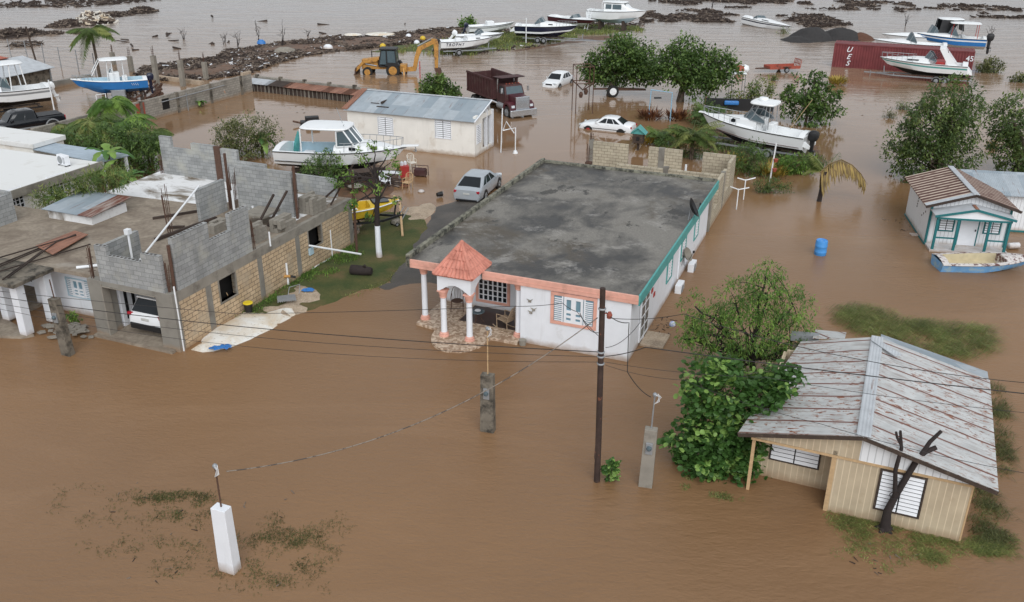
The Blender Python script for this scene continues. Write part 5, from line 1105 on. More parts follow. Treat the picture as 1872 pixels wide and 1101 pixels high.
# 1 the big white cuddy boat on its trailer in the garden
def big_boat():
    y = radians(147); L = 8.1
    t, xs, hb, sh = boat('motor_boat', 'white cuddy-cabin boat with hardtop and black outboard on a garden trailer', (17.6, 66.0), .62, y, L, 2.6, 1.35, 'gel', 'gel', 'navy', .42, .92, (.05, .46), .6, 'gel', crown=.22, pitch=radians(-1.5))
    w_ = 1.0
    cabin(t, [(xs(.44), w_, sh(.44)-.02, sh(.44)+.62), (xs(.52), w_*.98, sh(.52)-.02, sh(.52)+.62), (xs(.62), w_*.85, sh(.62)-.02, sh(.62)+.45), (xs(.75), w_*.6, sh(.75)-.02, sh(.75)+.26), (xs(.86), w_*.32, sh(.86)-.02, sh(.86)+.14)])
    z = sh(.5)+.55; base = [(xs(.36), -1.0, z-.12), (xs(.5), -.95, z+.02), (xs(.575), -.5, z+.02), (xs(.6), 0, z+.02), (xs(.575), .5, z+.02), (xs(.5), .95, z+.02), (xs(.36), 1.0, z-.12)]
    top = [(xs(.37), -.95, z+.12), (xs(.46), -.88, z+.5), (xs(.515), -.45, z+.62), (xs(.53), 0, z+.64), (xs(.515), .45, z+.62), (xs(.46), .88, z+.5), (xs(.37), .95, z+.12)]; screen(t, base, top, frame='steel')
    zt = z+1.15; hardtop(t, xs(.30), xs(.535), 1.05, zt, [((xs(.33), .95, z-.5), (xs(.34), .85)), ((xs(.38), .95, z-.45), (xs(.37), .85)), ((xs(.49), .9, z), (xs(.44), .85)), ((xs(.56), .6, z), (xs(.49), .7))], prm='steel', th=.14)
    MB().lathe((xs(.44), 0, zt+.14), [(.1, 0), (.34, .06), (.36, .16), (.3, .26), (.1, .3)], 18).build('radar_dome', mt['gel'], t, smooth=40)
    MB().box(xs(.3), xs(.36), -.55, .55, sh(.33)-.6, sh(.33)+.45).build('helm_seat', mt['gel'], t, bevel=.06); MB().box(xs(.4), xs(.44), -.8, .8, sh(.4)-.6, sh(.4)+.6).build('helm_console', mt['gel'], t, bevel=.04)
    MB().box(xs(.0), xs(.055), -1.05, 1.05, sh(0)-.5, sh(0)+.04).build('transom_box', mt['gel'], t, bevel=.05)
    MB().loft([[(xs(.02), q*.95, .75), (xs(.02), q*.6, .75), (xs(.02), q*.6, 1.15), (xs(.02), q*.95, 1.15)] for q in (1,)]+[[(xs(-.05), .85, .55), (xs(-.05), .6, .55), (xs(-.05), .6, .75), (xs(-.05), .85, .75)]]).loft([[(xs(.02), -.95, .75), (xs(.02), -.6, .75), (xs(.02), -.6, 1.15), (xs(.02), -.95, 1.15)], [(xs(-.05), -.85, .55), (xs(-.05), -.6, .55), (xs(-.05), -.6, .75), (xs(-.05), -.85, .75)]]).build('swim_step', mt['gel'], t)
    outboard(t, xs(0)-.1, 1.0, 0, 1.15); bowrail(t, xs, hb, sh, .62, .98, .5)
    MB().box(xs(.97), xs(1.03), -.16, .16, sh(1)-.03, sh(1)+.06).build('bow_pulpit', mt['gel'], t, bevel=.03)
    for sg in (-1, 1):
        MB().lathe((xs(.66), sg*hb(.66)*.69, sh(.66)+.2), [(.17, -.02), (.17, .04*sg), (.15, .05*sg)], 16, 'y').build('porthole', mt['glass'], t)
        k = MB(); k.tube([(xs(.03+.9*i/20), sg*(hb(.03+.9*i/20)*(.9-.18*max(0, .03+.9*i/20-.5))+.02), 1.35*.36+max(0, .03+.9*i/20-.45)*1.35*.55+.12) for i in range(20)], .02, 5); k.build('pinstripe', mt['maroon'], t)
    for sx in (.3, .12): MB().tube([(xs(.2), -1.0, sh(.2)), (xs(.2)-1.1, -1.5 if sx == .3 else 1.5, sh(.2)+2.2)], .018, 5).build('rod', mt['pale_wood'], t)
    trailer('galvanised trailer under the big white garden boat', (17.7, 66.1), .02, y, 7.4, 2.4, (-1.6, -.75), 1.8)
    return t
big_boat()
# 2 the sport-fishing boat on blocks
def fishing_boat():
    y = radians(-8); L = 8.6
    t, xs, hb, sh = boat('fishing_boat', 'white fishing boat with wheelhouse and open stern propped on blocks', (-11.2, 58.4), .75, y, L, 3.0, 1.35, 'gel', 'gel', 'black', .3, .9, (.05, .47), .75, 'lblue', crown=.2)
    z = sh(.55); rf = .9
    cabin(t, [(xs(.47), 1.15, sh(.47)-.75, sh(.5)+.35), (xs(.58), 1.12, sh(.58)-.2, sh(.58)+.4), (xs(.7), .95, sh(.7)-.05, sh(.7)+.38), (xs(.82), .6, sh(.82)-.03, sh(.82)+.22), (xs(.9), .3, sh(.9)-.03, sh(.9)+.08)], name='foredeck_trunk')
    b0 = sh(.5)+.33; base = [(xs(.5), -1.12, b0), (xs(.63), -1.0, b0+.08), (xs(.655), -.35, b0+.1), (xs(.655), .35, b0+.1), (xs(.63), 1.0, b0+.08), (xs(.5), 1.12, b0)]
    top = [(xs(.5), -1.08, b0+1.0), (xs(.55), -.98, b0+1.05), (xs(.565), -.35, b0+1.08), (xs(.565), .35, b0+1.08), (xs(.55), .98, b0+1.05), (xs(.5), 1.08, b0+1.0)]; screen(t, base, top, 'bglass', 'gel', .05)
    hardtop(t, xs(.2), xs(.585), 1.25, b0+1.05, [((xs(.22), 1.1, sh(.22)), (xs(.22), 1.08)), ((xs(.5), 1.12, b0), (xs(.5), 1.1))], th=.12, pr=.05)
    bowrail(t, xs, hb, sh, .56, .97, .6, 7)
    MB().loft([[(xs(.96), -.22, sh(1)), (xs(.96), .22, sh(1)), (xs(.96), .22, sh(1)+.1), (xs(.96), -.22, sh(1)+.1)], [(xs(1.1), -.14, sh(1)+.08), (xs(1.1), .14, sh(1)+.08), (xs(1.1), .14, sh(1)+.16), (xs(1.1), -.14, sh(1)+.16)]]).build('bow_pulpit', mt['gel'], t, bevel=.02); MB().tube([(xs(1.07), 0, sh(1)+.05), (xs(1.08), 0, sh(1)-.25)], .03).tube([(xs(1.06), -.2, sh(1)-.2), (xs(1.08), 0, sh(1)-.28), (xs(1.06), .2, sh(1)-.2)], .03).build('anchor', mt['steel'], t)
    fz = sh(.2)-.75
    MB().box(xs(.17), xs(.25), .35, .8, fz, fz+.35).build('cooler', mt['white'], t, bevel=.04); MB().box(xs(.2), xs(.3), -.1, .3, fz, fz+.28).build('bait_box', mt['marl'], t, bevel=.03); MB().box(xs(.36), xs(.46), -.9, .9, fz, fz+.2).build('cockpit_step', mt['pale_wood'], t); MB().tube([(xs(.3)+.4*cos(a/3), -.5+.25*sin(a/3), fz+.04) for a in range(20)], .03).build('hose', mt['black'], t)
    nt_ = MB()
    for i in range(14): nt_.bar((xs(.03+.005*i), 1.3-.02*i, sh(.1)-.7), (xs(.10+.005*i), 1.2-.07*i, sh(.1)+.75), .035)
    nt_.build('fishing_net', mt['teal'], t)
    for s in (.62, .78):
        MB().box(xs(s)-.25, xs(s)+.2, -hb(s)*.0-1.13+.55*max(0, s-.62)*2.6, -hb(s)*.0-1.05+.55*max(0, s-.62)*2.6, sh(s)+.08, sh(s)+.28).build('porthole', mt['glass'], t, bevel=.03)
    for sg in (-1, 1): k = MB(); k.tube([(xs(.01+.3*i/8), sg*(hb(.01+.3*i/8)*.93+.02), 1.35*.52) for i in range(9)], .03, 5); k.build('pinstripe', mt['black'], t)
    MB().tube([(xs(.5), .4, b0+1.2), (xs(.46), .4, b0+2.2)], .015).tube([(xs(.53), -.3, b0+1.2), (xs(.55), -.6, b0+1.35)], .02).build('antenna', mt['steel'], t)
    return t
fishing_boat()
Yb = Fr((-11.2, 58.4), radians(-8))
for i, (x, yy) in enumerate(((-3, -.5), (-3, .5), (-.2, -.5), (-.2, .5), (2.3, -.4), (2.3, .4))):
    o = MB().box(-.3, .3, -.2, .2, -.1, .42).box(-.25, .25, -.3, .3, .42, .62).box(-.4, .4, -.1, .1, .62, .8).build('blocking', mt['darkwood']); o.location = Yb.wo((x, yy, 0)); tag(o, 'dark timber blocking stacked under the propped fishing boat', 'boat block', 'timber blocking under the fishing boat')
o = MB()
for i in range(90):
    a = Yb.wo((R.uniform(-3.2, 3.6), R.uniform(-2.2, .8), 0)); d = R.uniform(0, pi); l = R.uniform(.3, 1.1); z = R.uniform(.08, .4); o.bar((a[0]-l*cos(d), a[1]-l*sin(d), z), (a[0]+l*cos(d), a[1]+l*sin(d), z+R.uniform(-.1, .2)), R.uniform(.03, .1))
tag(o.build('scrap_timber', mt['dkdebris']), 'dark tangle of scrap timber under the propped fishing boat', 'scrap', kind='stuff')
# 3.. the boats along the bank
def simple_cuddy(t, xs, hb, sh, a=.45, b=.9, h=.45, w_=.8, side_dark=None, ws=True, wh=.45):
    cabin(t, [(xs(a), hb(a)*w_, sh(a)-.02, sh(a)+h), (xs(a+(b-a)*.35), hb(a+(b-a)*.35)*w_, sh(a+.1)-.02, sh(a+.1)+h*.9), (xs(a+(b-a)*.7), hb(a+(b-a)*.7)*w_*.85, sh(a+.2)-.02, sh(a+.2)+h*.55), (xs(b), hb(b)*w_*.7, sh(b)-.02, sh(b)+h*.25)])
    if ws:
        z = sh(a)+h-.04; q = hb(a)*w_; x = xs(a)
        screen(t, [(x-.7, -q, z-.25), (x+.05, -q*.9, z), (x+.45, -q*.4, z), (x+.45, q*.4, z), (x+.05, q*.9, z), (x-.7, q, z-.25)], [(x-.75, -q*.95, z-.1), (x-.25, -q*.85, z+wh*.8), (x+.02, -q*.36, z+wh), (x+.02, q*.36, z+wh), (x-.25, q*.85, z+wh*.8), (x-.75, q*.95, z-.1)], frame='steel', r=.022)
    if side_dark:
        for sg in (-1, 1): MB().box(xs(side_dark[0]), xs(side_dark[1]), sg*hb(side_dark[0])*w_*.97, sg*(hb(side_dark[0])*w_*.97+.03), sh(.6)+h*.35, sh(.6)+h*.6).build('cabin_window', mt['glass'], t, bevel=.02)
t, xs, hb, sh = boat('motor_boat', 'white boat with lettering along its side, on a trailer on the grassy bank', (-5.6, 109.6), .6, radians(17), 6.4, 2.3, 1.1, 'gel', 'gel', 'steel', .3, .9, (.05, .48), .5, crown=.15)
simple_cuddy(t, xs, hb, sh, .5, .93, .4, ws=False, side_dark=(.66, .74)); MB().box(xs(.3), xs(.4), -.4, .4, sh(.3)-.5, sh(.3)+.25).build('console', mt['gel'], t, bevel=.05); outboard(t, xs(0)-.1, .75, 0, .9, 'black', -.5)
text_mesh('lettering', 'TROPHY', .46, mt['navy'], t, (xs(.25), -hb(.25)*.985-.035, .78), (radians(80), 0, 0), shear=.3, space=1.35)
trailer('grey trailer under the lettered white boat', (-5.8, 109.6), .1, radians(17), 5.4, 2.0, (-.9,), 1.2)
t, xs, hb, sh = boat('motor_boat', 'small white bowrider with purple trim behind the lettered boat', (-4.2, 115.6), .5, radians(8), 6.0, 2.2, .95, 'gel', 'navy', 'gel', .3, .9, (.05, .5), .5, crown=.12); simple_cuddy(t, xs, hb, sh, .52, .9, .28); outboard(t, xs(0)-.1, .85, 0, 1.0, 'gel', -.7)
t, xs, hb, sh = boat('motor_boat', 'pale grey open boat behind the bowrider next to a bush', (-3.0, 123.6), .6, radians(19), 6.4, 2.2, 1.0, 'gel', 'steel', 'steel', .4, .9, (.05, .85), .45, crown=.1); MB().box(xs(.4), xs(.55), -.5, .5, sh(.4)-.45, sh(.4)+.5).build('console', mt['gel'], t, bevel=.08); outboard(t, xs(0)-.1, .8, 0, .9, 'navy', -.4)
t, xs, hb, sh = boat('motor_boat', 'navy and white cuddy boat on a long trailer at the bank edge', (4.2, 119.2), .75, radians(-14), 7.9, 2.6, 1.35, 'gel', 'navy', 'navy', .25, .92, (.05, .42), .6, crown=.2, sr=(.25, .93)); simple_cuddy(t, xs, hb, sh, .42, .9, .5, side_dark=(.55, .62), wh=.6); bowrail(t, xs, hb, sh, .68, .98, .45)
MB().loft([[(xs(0)+.05, -1.1, .7), (xs(0)+.05, 1.1, .7), (xs(0)+.05, 1.1, 1.34), (xs(0)+.05, -1.1, 1.34)], [(xs(0)-.65, -.95, .55), (xs(0)-.65, .95, .55), (xs(0)-.65, .95, .7), (xs(0)-.65, -.95, .7)]]).build('swim_platform', mt['gel'], t, bevel=.04); MB().tube([(xs(.2), -1.35, -.8), (xs(.2), -1.35, 2.4)], .06).build('mooring_post', mt['pvc'], t)
trailer('long galvanised trailer carrying the navy boat', (4.9, 118.8), .12, radians(-18), 7.4, 2.2, (-1.6, -.8), 4.5)
t, xs, hb, sh = boat('speedboat', 'purple and white speedboat tilted on the far bank', (8.4, 132.2), .5, radians(-45), 8.2, 2.3, 1.0, 'maroon', 'maroon', 'gel', .15, .9, (.08, .3), .4, crown=.15, well2=(.36, .55)); simple_cuddy(t, xs, hb, sh, .58, .95, .14, wh=.5)
t, xs, hb, sh = boat('cabin_cruiser', 'white cabin cruiser with a ladder, propped on the far bank', (14.4, 131.0), 1.0, radians(-25), 8.4, 2.9, 1.6, 'gel', 'gel', 'lblue', .28, .92, (.05, .3), .6, crown=.15)
cb = cabin(t, [(xs(.3), 1.1, sh(.3)-.3, sh(.3)+1.15), (xs(.62), 1.05, sh(.6)-.1, sh(.6)+1.1), (xs(.72), .9, sh(.7)-.1, sh(.7)+.35), (xs(.85), .5, sh(.8)-.1, sh(.8)+.15)]); 
for sg in (-1, 1):
    for a, b in ((.33, .43), (.45, .6)): MB().quad((xs(a), sg*1.11, sh(.3)+.35), (xs(b), sg*1.08, sh(.3)+.35), (xs(b), sg*1.04, sh(.3)+.95), (xs(a), sg*1.05, sh(.3)+.95)).build('cabin_window', mt['bglass'], cb, fix=False)
MB().quad((xs(.7), -.8, sh(.7)+.42), (xs(.7), .8, sh(.7)+.42), (xs(.635), .85, sh(.6)+1.02), (xs(.635), -.85, sh(.6)+1.02)).build('cabin_window', mt['bglass'], cb, fix=False)
hardtop(t, xs(.25), xs(.66), 1.2, sh(.3)+1.18, [((xs(.27), 1.1, sh(.27)), (xs(.27), 1.1))]); hardtop(t, xs(.2), xs(.5), .9, sh(.3)+3.2, [((xs(.28), .8, sh(.3)+1.2), (xs(.28), .75)), ((xs(.48), .8, sh(.3)+1.2), (xs(.46), .75))], name='flybridge_top', th=.06)
k = MB()
for x in (0, .45): k.tube([(xs(.06)+x-.5, -1.9, -1.0), (xs(.06)+x, -1.3, 1.9)], .05)
for i in range(6): k.bar((xs(.06)-.45+i*.085, -1.85+i*.1, -.7+i*.45), (xs(.06)-.0+i*.085, -1.85+i*.1, -.7+i*.45), .05)
k.build('ladder', mt['pvc'], t); MB().box(xs(.2), xs(.24), -.8, .8, -1, .3).box(xs(.6), xs(.64), -.6, .6, -1, .4).build('prop_stand', mt['darkwood'], t)
t, xs, hb, sh = boat('cabin_cruiser', 'white half-sunk boat with a blue stripe, alone near the floating debris', (36.4, 135.2), -.55, radians(-58), 8.6, 2.5, 1.35, 'gel', 'navy', 'gel', .1, .85, (.06, .3), .4, crown=.25, roll=radians(-6), pitch=radians(3)); simple_cuddy(t, xs, hb, sh, .34, .85, .35, side_dark=(.45, .6), wh=.35)
# the container and the boat standing in front of it
pc = at(1774, 140); K = Fr(pc, yaw_of((1518, 122), (1774, 140)))
def container():
    L = 14.1; W = 2.44; z1 = 2.55; z0 = -.4
    t = thing('shipping_container', 'dark red shipping container with white letters, standing in floodwater', 'container', K.o, K.yaw)
    def ribbed(name, x0, x1, fn):
        b = MB(); n = int((x1-x0)/.07); pts = []
        for i in range(n+1): ph = (i % 4); pts.append((x0+(x1-x0)*i/n, .035 if ph in (1, 2) else 0))
        base = len(b.v)
        for u, d in pts: b.v.append(fn(u, d, z0+.1)); b.v.append(fn(u, d, z1-.12))
        for i in range(n): b.face((base+2*i, base+2*i+2, base+2*i+3, base+2*i+1))
        return b.build(name, mt['cont'], t, fix=False)
    sd = ribbed('side_panel', -L+.12, -.12, lambda u, d, z: (u, .03+d, z)); ribbed('side_panel', -L+.12, -.12, lambda u, d, z: (u, W-.03-d, z)); ribbed('end_panel', .1, W-.1, lambda u, d, z: (-.03-d, u, z))
    MB().box(-L, 0, .04, W-.04, z1-.1, z1-.03).build('roof', mt['cont'], t)
    k = MB()
    for i in range(int(L/.35)): k.box(-L+.2+i*.35, -L+.36+i*.35, .1, W-.1, z1-.03, z1-.005)
    k.build('roof_ribs', mt['cont'], t)
    fr = MB()
    for y in (0, W-.12): fr.box(-L, 0, y, y+.12, z1-.12, z1).box(-L, 0, y, y+.12, z0, z0+.12).box(-L, -L+.14, y-.001, y+.121, z0, z1+.004).box(-.14, 0, y-.001, y+.121, z0, z1+.004)
    fr.box(-.14, 0, .12, W-.12, z1-.12, z1).box(-L, -L+.14, .12, W-.12, z1-.12, z1).box(-L, -L+.05, .12, W-.12, z0, z1-.12); fr.build('frame', mt['cont'], t)
    for i, ch in enumerate('UES'):
        a = K.on((1552, 1551, 1549)[i], (91, 104, 116)[i], 1, 0); text_mesh('lettering', ch, .78, mt['white_trim'], t, (a[0], -.012, a[2]), (pi/2, 0, 0), shear=.35)
    a = K.on(1773, 108, 1, 0); text_mesh('lettering', '45', .75, mt['white_trim'], t, (a[0], -.012, a[2]), (pi/2, 0, 0))
container()
def arch_boat():
    yw = radians(155); L = 8.4
    t, xs, hb, sh = boat('motor_boat', 'white boat with teal stripe and radar arch on a trailer by the red container', (42.3, 95.6), .5, yw, L, 2.6, 1.3, 'gel', 'teal', 'black', .22, .92, (.06, .42), .5, crown=.25)
    simple_cuddy(t, xs, hb, sh, .44, .93, .45, wh=.7); bowrail(t, xs, hb, sh, .62, .98, .5)
    for sg in (-1, 1):
        MB().loft([[(xs(.12), sg*1.15, sh(.2)), (xs(.22), sg*1.15, sh(.2)), (xs(.22), sg*1.0, sh(.2)), (xs(.12), sg*1.0, sh(.2))], [(xs(.27), sg*1.0, sh(.2)+1.5), (xs(.34), sg*1.0, sh(.2)+1.5), (xs(.34), sg*.85, sh(.2)+1.5), (xs(.27), sg*.85, sh(.2)+1.5)]]).build('radar_arch', mt['gel'], t)
        MB().box(xs(.55), xs(.68), sg*hb(.6)*.80, sg*(hb(.6)*.80+.03), sh(.6)+.16, sh(.6)+.28).build('cabin_window', mt['glass'], t, bevel=.02)
    MB().box(xs(.27), xs(.34), -1.0, 1.0, sh(.2)+1.45, sh(.2)+1.58).build('radar_arch', mt['gel'], t, bevel=.03); MB().loft([[(xs(.0), -1.1, .5), (xs(.0), 1.1, .5), (xs(.0), 1.1, 1.1), (xs(.0), -1.1, 1.1)], [(xs(0)-.5, -1.0, .45), (xs(0)-.5, 1.0, .45), (xs(0)-.5, 1.0, .6), (xs(0)-.5, -1.0, .6)]]).build('swim_platform', mt['gel'], t, bevel=.03)
    MB().box(xs(.25), xs(.36), -.9, .9, sh(.3)-.5, sh(.3)+.25).build('seats', mt['red'], t, bevel=.06); k = MB()
    for i in range(3): k.tube([(xs(.42-.03*i), -1, sh(.4)+.5), (xs(.32-.04*i), -1, sh(.3)+1.2), (xs(.32-.04*i), 1, sh(.3)+1.2), (xs(.42-.03*i), 1, sh(.4)+.5)], .03)
    k.build('canopy_hoops', mt['maroon'], t)
    trailer('trailer half under water below the boat with the radar arch', (43.0, 95.4), -.15, yw, 8.2, 2.3, (-1.6, -.8), 2.2)
arch_boat()
t, xs, hb, sh = boat('motor_boat', 'long white boat with a dark canopy behind the red container', (50.0, 114.5), .4, radians(172), 9.6, 2.8, 1.35, 'gel', 'gel', 'black', .2, .9, (.05, .36), .5, crown=.3); simple_cuddy(t, xs, hb, sh, .4, .9, .4, wh=1.0)
hardtop(t, xs(.05), xs(.34), 1.15, sh(.2)+2.1, [((xs(.07), 1.1, sh(.1)), (xs(.07), 1.0)), ((xs(.34), 1.1, sh(.3)), (xs(.32), 1.0))], prm='steel')
for sg in (-1, 1): MB().quad((xs(.36), sg*1.15, sh(.3)), (xs(.2), sg*1.15, sh(.2)+.3), (xs(.12), sg*1.05, sh(.2)+2.05), (xs(.33), sg*1.05, sh(.2)+2.05)).build('canopy_side', mt['black'], t, fix=False)
MB().quad((xs(.05), -1.1, sh(.1)+.8), (xs(.05), 1.1, sh(.1)+.8), (xs(.07), 1.05, sh(.1)+2.1), (xs(.07), -1.05, sh(.1)+2.1)).build('canopy_side', mt['black'], t, fix=False)
t, xs, hb, sh = boat('motor_boat', 'white bowrider with a wide glass windscreen close behind the red container', (46.3, 109.2), .5, radians(160), 8.0, 2.5, 1.25, 'gel', 'gel', 'gel', .25, .9, (.05, .48), .5, crown=.2); simple_cuddy(t, xs, hb, sh, .5, .93, .3, wh=.9)
t, xs, hb, sh = boat('fishing_boat', 'blue and white hardtop boat with black outboard behind the container end', (52.6, 112.6), .7, radians(160), 7.6, 2.6, 1.3, 'blueh', 'gel', 'gel', .25, .9, (.05, .5), .5, crown=.2); simple_cuddy(t, xs, hb, sh, .5, .92, .3, wh=.9)
hardtop(t, xs(.1), xs(.55), 1.2, sh(.3)+1.6, [((xs(.14), 1.1, sh(.1)), (xs(.14), 1.0)), ((xs(.52), 1.0, sh(.5)), (xs(.5), 1.0))], prm='red'); outboard(t, xs(0)-.1, 1.1, .3, 1.3); MB().box(xs(.45), xs(.62), -1.26, -1.22, .8, 1.15).build('red_panel', mt['red'], t)
# blue centre-console
t, xs, hb, sh = boat('centre_console_boat', 'blue open boat with a white t-top beside the palm', (-36.4, 82.6), .75, radians(-156), 6.3, 2.3, 1.15, 'blueh', 'blueh', 'blueh', .35, .92, (.06, .86), .4, 'lblue', rub='gel')
MB().box(xs(.36), xs(.5), -.45, .45, sh(.4)-.4, sh(.4)+.65).build('console', mt['gel'], t, bevel=.06); screen(t, [(xs(.47), -.42, sh(.4)+.62), (xs(.5), 0, sh(.4)+.62), (xs(.47), .42, sh(.4)+.62)], [(xs(.45), -.4, sh(.4)+.95), (xs(.47), 0, sh(.4)+.98), (xs(.45), .4, sh(.4)+.95)]); MB().box(xs(.26), xs(.33), -.45, .45, sh(.3)-.4, sh(.3)+.3).build('helm_seat', mt['gel'], t, bevel=.05)
hardtop(t, xs(.22), xs(.6), 1.0, sh(.4)+1.75, [((xs(.3), .6, sh(.3)-.3), (xs(.3), .7)), ((xs(.44), .6, sh(.3)-.3), (xs(.44), .7)), ((xs(.52), .6, sh(.5)-.3), (xs(.5), .7)), ((xs(.72), 1.0, sh(.6)+.5), (xs(.6), .9))], th=.07); outboard(t, xs(0)-.05, .9, 0, 1.0, 'navy'); bowrail(t, xs, hb, sh, .72, .97, .3, 5)
for (a, b) in ((-2.6, -.8), (-1.4, -.6), (.4, -.4)): MB().box(a, a+.25, -.5, .5, -1.0, -.02).build('cradle_post', mt['darkwood'], t)
k = MB()
for i in range(4): k.bar((xs(.13)+i*.16, hb(.13)+.03, .72), (xs(.13)+i*.16+.1, hb(.13)+.03, .92), .05, .02)
k.build('hull_mark', mt['white_trim'], t)
# boat at the left edge
t, xs, hb, sh = boat('fishing_boat', 'white hardtop boat on a trailer beside the black pickup', (-43.2, 76.6), .75, radians(-140), 7.6, 2.6, 1.35, 'gel', 'steel', 'black', .3, .92, (.05, .5), .6, crown=.2); simple_cuddy(t, xs, hb, sh, .5, .92, .4, wh=.9)
hardtop(t, xs(.22), xs(.62), 1.2, sh(.4)+2.1, [((xs(.24), 1.05, sh(.2)), (xs(.27), 1.0)), ((xs(.4), 1.05, sh(.4)), (xs(.38), 1.0)), ((xs(.6), .9, sh(.6)), (xs(.56), 1.0))], pr=.05); screen(t, [(xs(.36), -1.1, sh(.4)), (xs(.5), -1.08, sh(.5)+.1)], [(xs(.38), -1.05, sh(.4)+.7), (xs(.5), -1.0, sh(.5)+.8)], 'teal', 'gel'); outboard(t, xs(0)-.1, .9, 0, 1.0, 'gel', -.3); MB().tube([(xs(.02), 1.3, -1.1), (xs(.02), 1.35, 2.0)], .06).build('post', mt['pvc'], t)
trailer('dark boat trailer left of the black pickup', (-43.4, 76.4), 0, radians(-140), 6.4, 2.2, (-.8,), 1.6, 'black')
# old rowboat, yellow boat on its trailer
t, xs, hb, sh = boat('old_boat', 'weathered pale blue open boat with peeling paint before the teal-trimmed house', (24.3, 43.5), -.25, radians(1), 5.0, 1.55, .68, 'pb', 'pb', 'pb', .28, .85, (.07, .68), .42, 'reed', 'peel', rub='peel', roll=radians(4)) if 0 else (None,)*4
mt['pb'] = M('peeling_blue', S(108, 160, 206), .6, .12, 2, S(150, 176, 190), .5, .62, 3, .2); mt['peel'] = M('peeling_deck', S(206, 200, 196), .7, .1, 4, S(104, 70, 68), .5, .58, 4.5, .2); mt['buff'] = M('buff_floor', S(196, 184, 154), .7, .12, 3)
t, xs, hb, sh = boat('old_boat', 'weathered pale blue open boat with peeling paint before the teal-trimmed house', (24.3, 43.4), -.22, radians(1), 5.0, 1.6, .72, 'pb', 'pb', 'pb', .3, .85, (.07, .66), .42, 'buff', 'peel', rub='peel', roll=radians(3))
t, xs, hb, sh = boat('dinghy', 'yellow open boat loaded with gear on a small trailer by the white-trunk tree', (-8.9, 48.4), .6, radians(20), 5.2, 1.8, .8, 'byellow', 'byellow', 'byellow', .3, .9, (.05, .66), .42, 'byellow', 'byellow', rub='white')
MB().box(xs(.7), xs(.88), -.35, .35, sh(.8)+.11, sh(.8)+.14).build('deck_hatch', mt['glass'], t); fz = sh(.4)-.42
MB().lathe((xs(.45), -.1, fz+.15), [(.1, -.5), (.22, -.4), (.22, .4), (.1, .5)], 12, 'x').build('fender_roll', mt['white'], t, smooth=40); MB().box(xs(.27), xs(.36), -.5, -.1, fz, fz+.4).build('gear_bag', mt['navy'], t, bevel=.08); MB().box(xs(.18), xs(.25), -.55, -.2, fz, fz+.35).build('fuel_can', mt['red'], t, bevel=.06)
trailer('small dark trailer under the yellow boat', (-9.0, 48.4), .1, radians(20), 4.4, 1.6, (-.4,), .8, 'black', .27)
# red utility trailer
t = thing('utility_trailer', 'rusty orange-red utility trailer standing in floodwater', 'trailer', at(1428, 131), radians(12)); t.scale = (.85, .85, .85); MB().box(-2.0, 2.1, -.9, .9, .45, .52).box(-2.0, 2.1, -.9, -.86, .52, .82).box(-2.0, 2.1, .86, .9, .52, .82).box(-2.04, -2.0, -.9, .9, .52, .82).build('bed', mt['orangered'], t); k = MB()
for i in range(6): k.bar((2.1, -.85+i*.34, .5), (2.2, -.85+i*.34, 1.5), .06)
k.bar((2.2, -.88, 1.5), (2.2, .88, 1.5), .07).bar((2.12, -.88, 1.0), (2.12, .88, 1.0), .06); k.build('tail_gate', mt['orangered'], t); MB().bar((-2, -.5, .48), (-3.6, 0, .48), .1).bar((-2, .5, .48), (-3.6, 0, .48), .1).bar((-2.1, 0, .5), (-3.4, 0, .5), .7, .04).build('drawbar', mt['rustiron'], t)
for sg in (-1, 1): wheel(t, .2, sg*1.02, .34, .2, 'steel', sg); MB().box(-.3, .7, sg*.92, sg*1.16, .72, .77).build('fender', mt['rustiron'], t)
# ---------------------------------------------------------------- leaves, trees, palms
def leaf(m, p, d, n, L, w, shape=0):
    s = d.cross(n)
    if s.length < 1e-5: s = d.orthogonal()
    s.normalize(); n = s.cross(d)
    if shape == 0: m.quad(p, p+d*L*.45+s*w*.5-n*w*.12, p+d*L, p+d*L*.45-s*w*.5-n*w*.12)
    else:
        c = p+d*L*.5; m.quad(*[c+d*(L*.5*cos(2*pi*k/6))+s*(w*.5*sin(2*pi*k/6))+n*(.06*L*(1 if k % 3 else -1)) for k in range(6)])
def rv(rr): 
    while 1:
        v = Vector((rr.uniform(-1, 1), rr.uniform(-1, 1), rr.uniform(-1, 1)))
        if .05 < v.length < 1: return v
def crown(m, blobs, n, size, rr, per=14, spread=.34, droop=.25, aspect=.42, shape=0, shell=.55, mixl=.35):
    """leaf clumps spread through the volumes of the blobs; returns the clump centres"""
    vol = [b[3]*b[4]*b[5] for b in blobs]; tot = sum(vol); cs = []
    for b, v in zip(blobs, vol):
        k = max(2, int(n/per*v/tot))
        for _ in range(k):
            u = rv(rr); u = u.normalized()*(u.length**shell); lump = 1+.22*mnoise.noise((u.x*2.3+b[0], u.y*2.3+b[1], u.z*2.3))
            c = Vector((b[0]+u.x*b[3]*lump, b[1]+u.y*b[4]*lump, b[2]+u.z*b[5]*lump)); cs.append(c); m.mat(1 if rr.random() < mixl else 0); out = (c-Vector(b[:3])).normalized()
            sp = spread*rr.uniform(.6, 1.3)
            for _ in range(rr.randint(per-5, per+5)):
                o = rv(rr)*sp; d = (out*.5+rv(rr)+Vector((0, 0, -droop))).normalized(); leaf(m, c+o, d, (Vector((0, 0, 1))+rv(rr)*.6).normalized(), size*rr.uniform(.6, 1.25), size*aspect*rr.uniform(.7, 1.2), shape)
    return cs
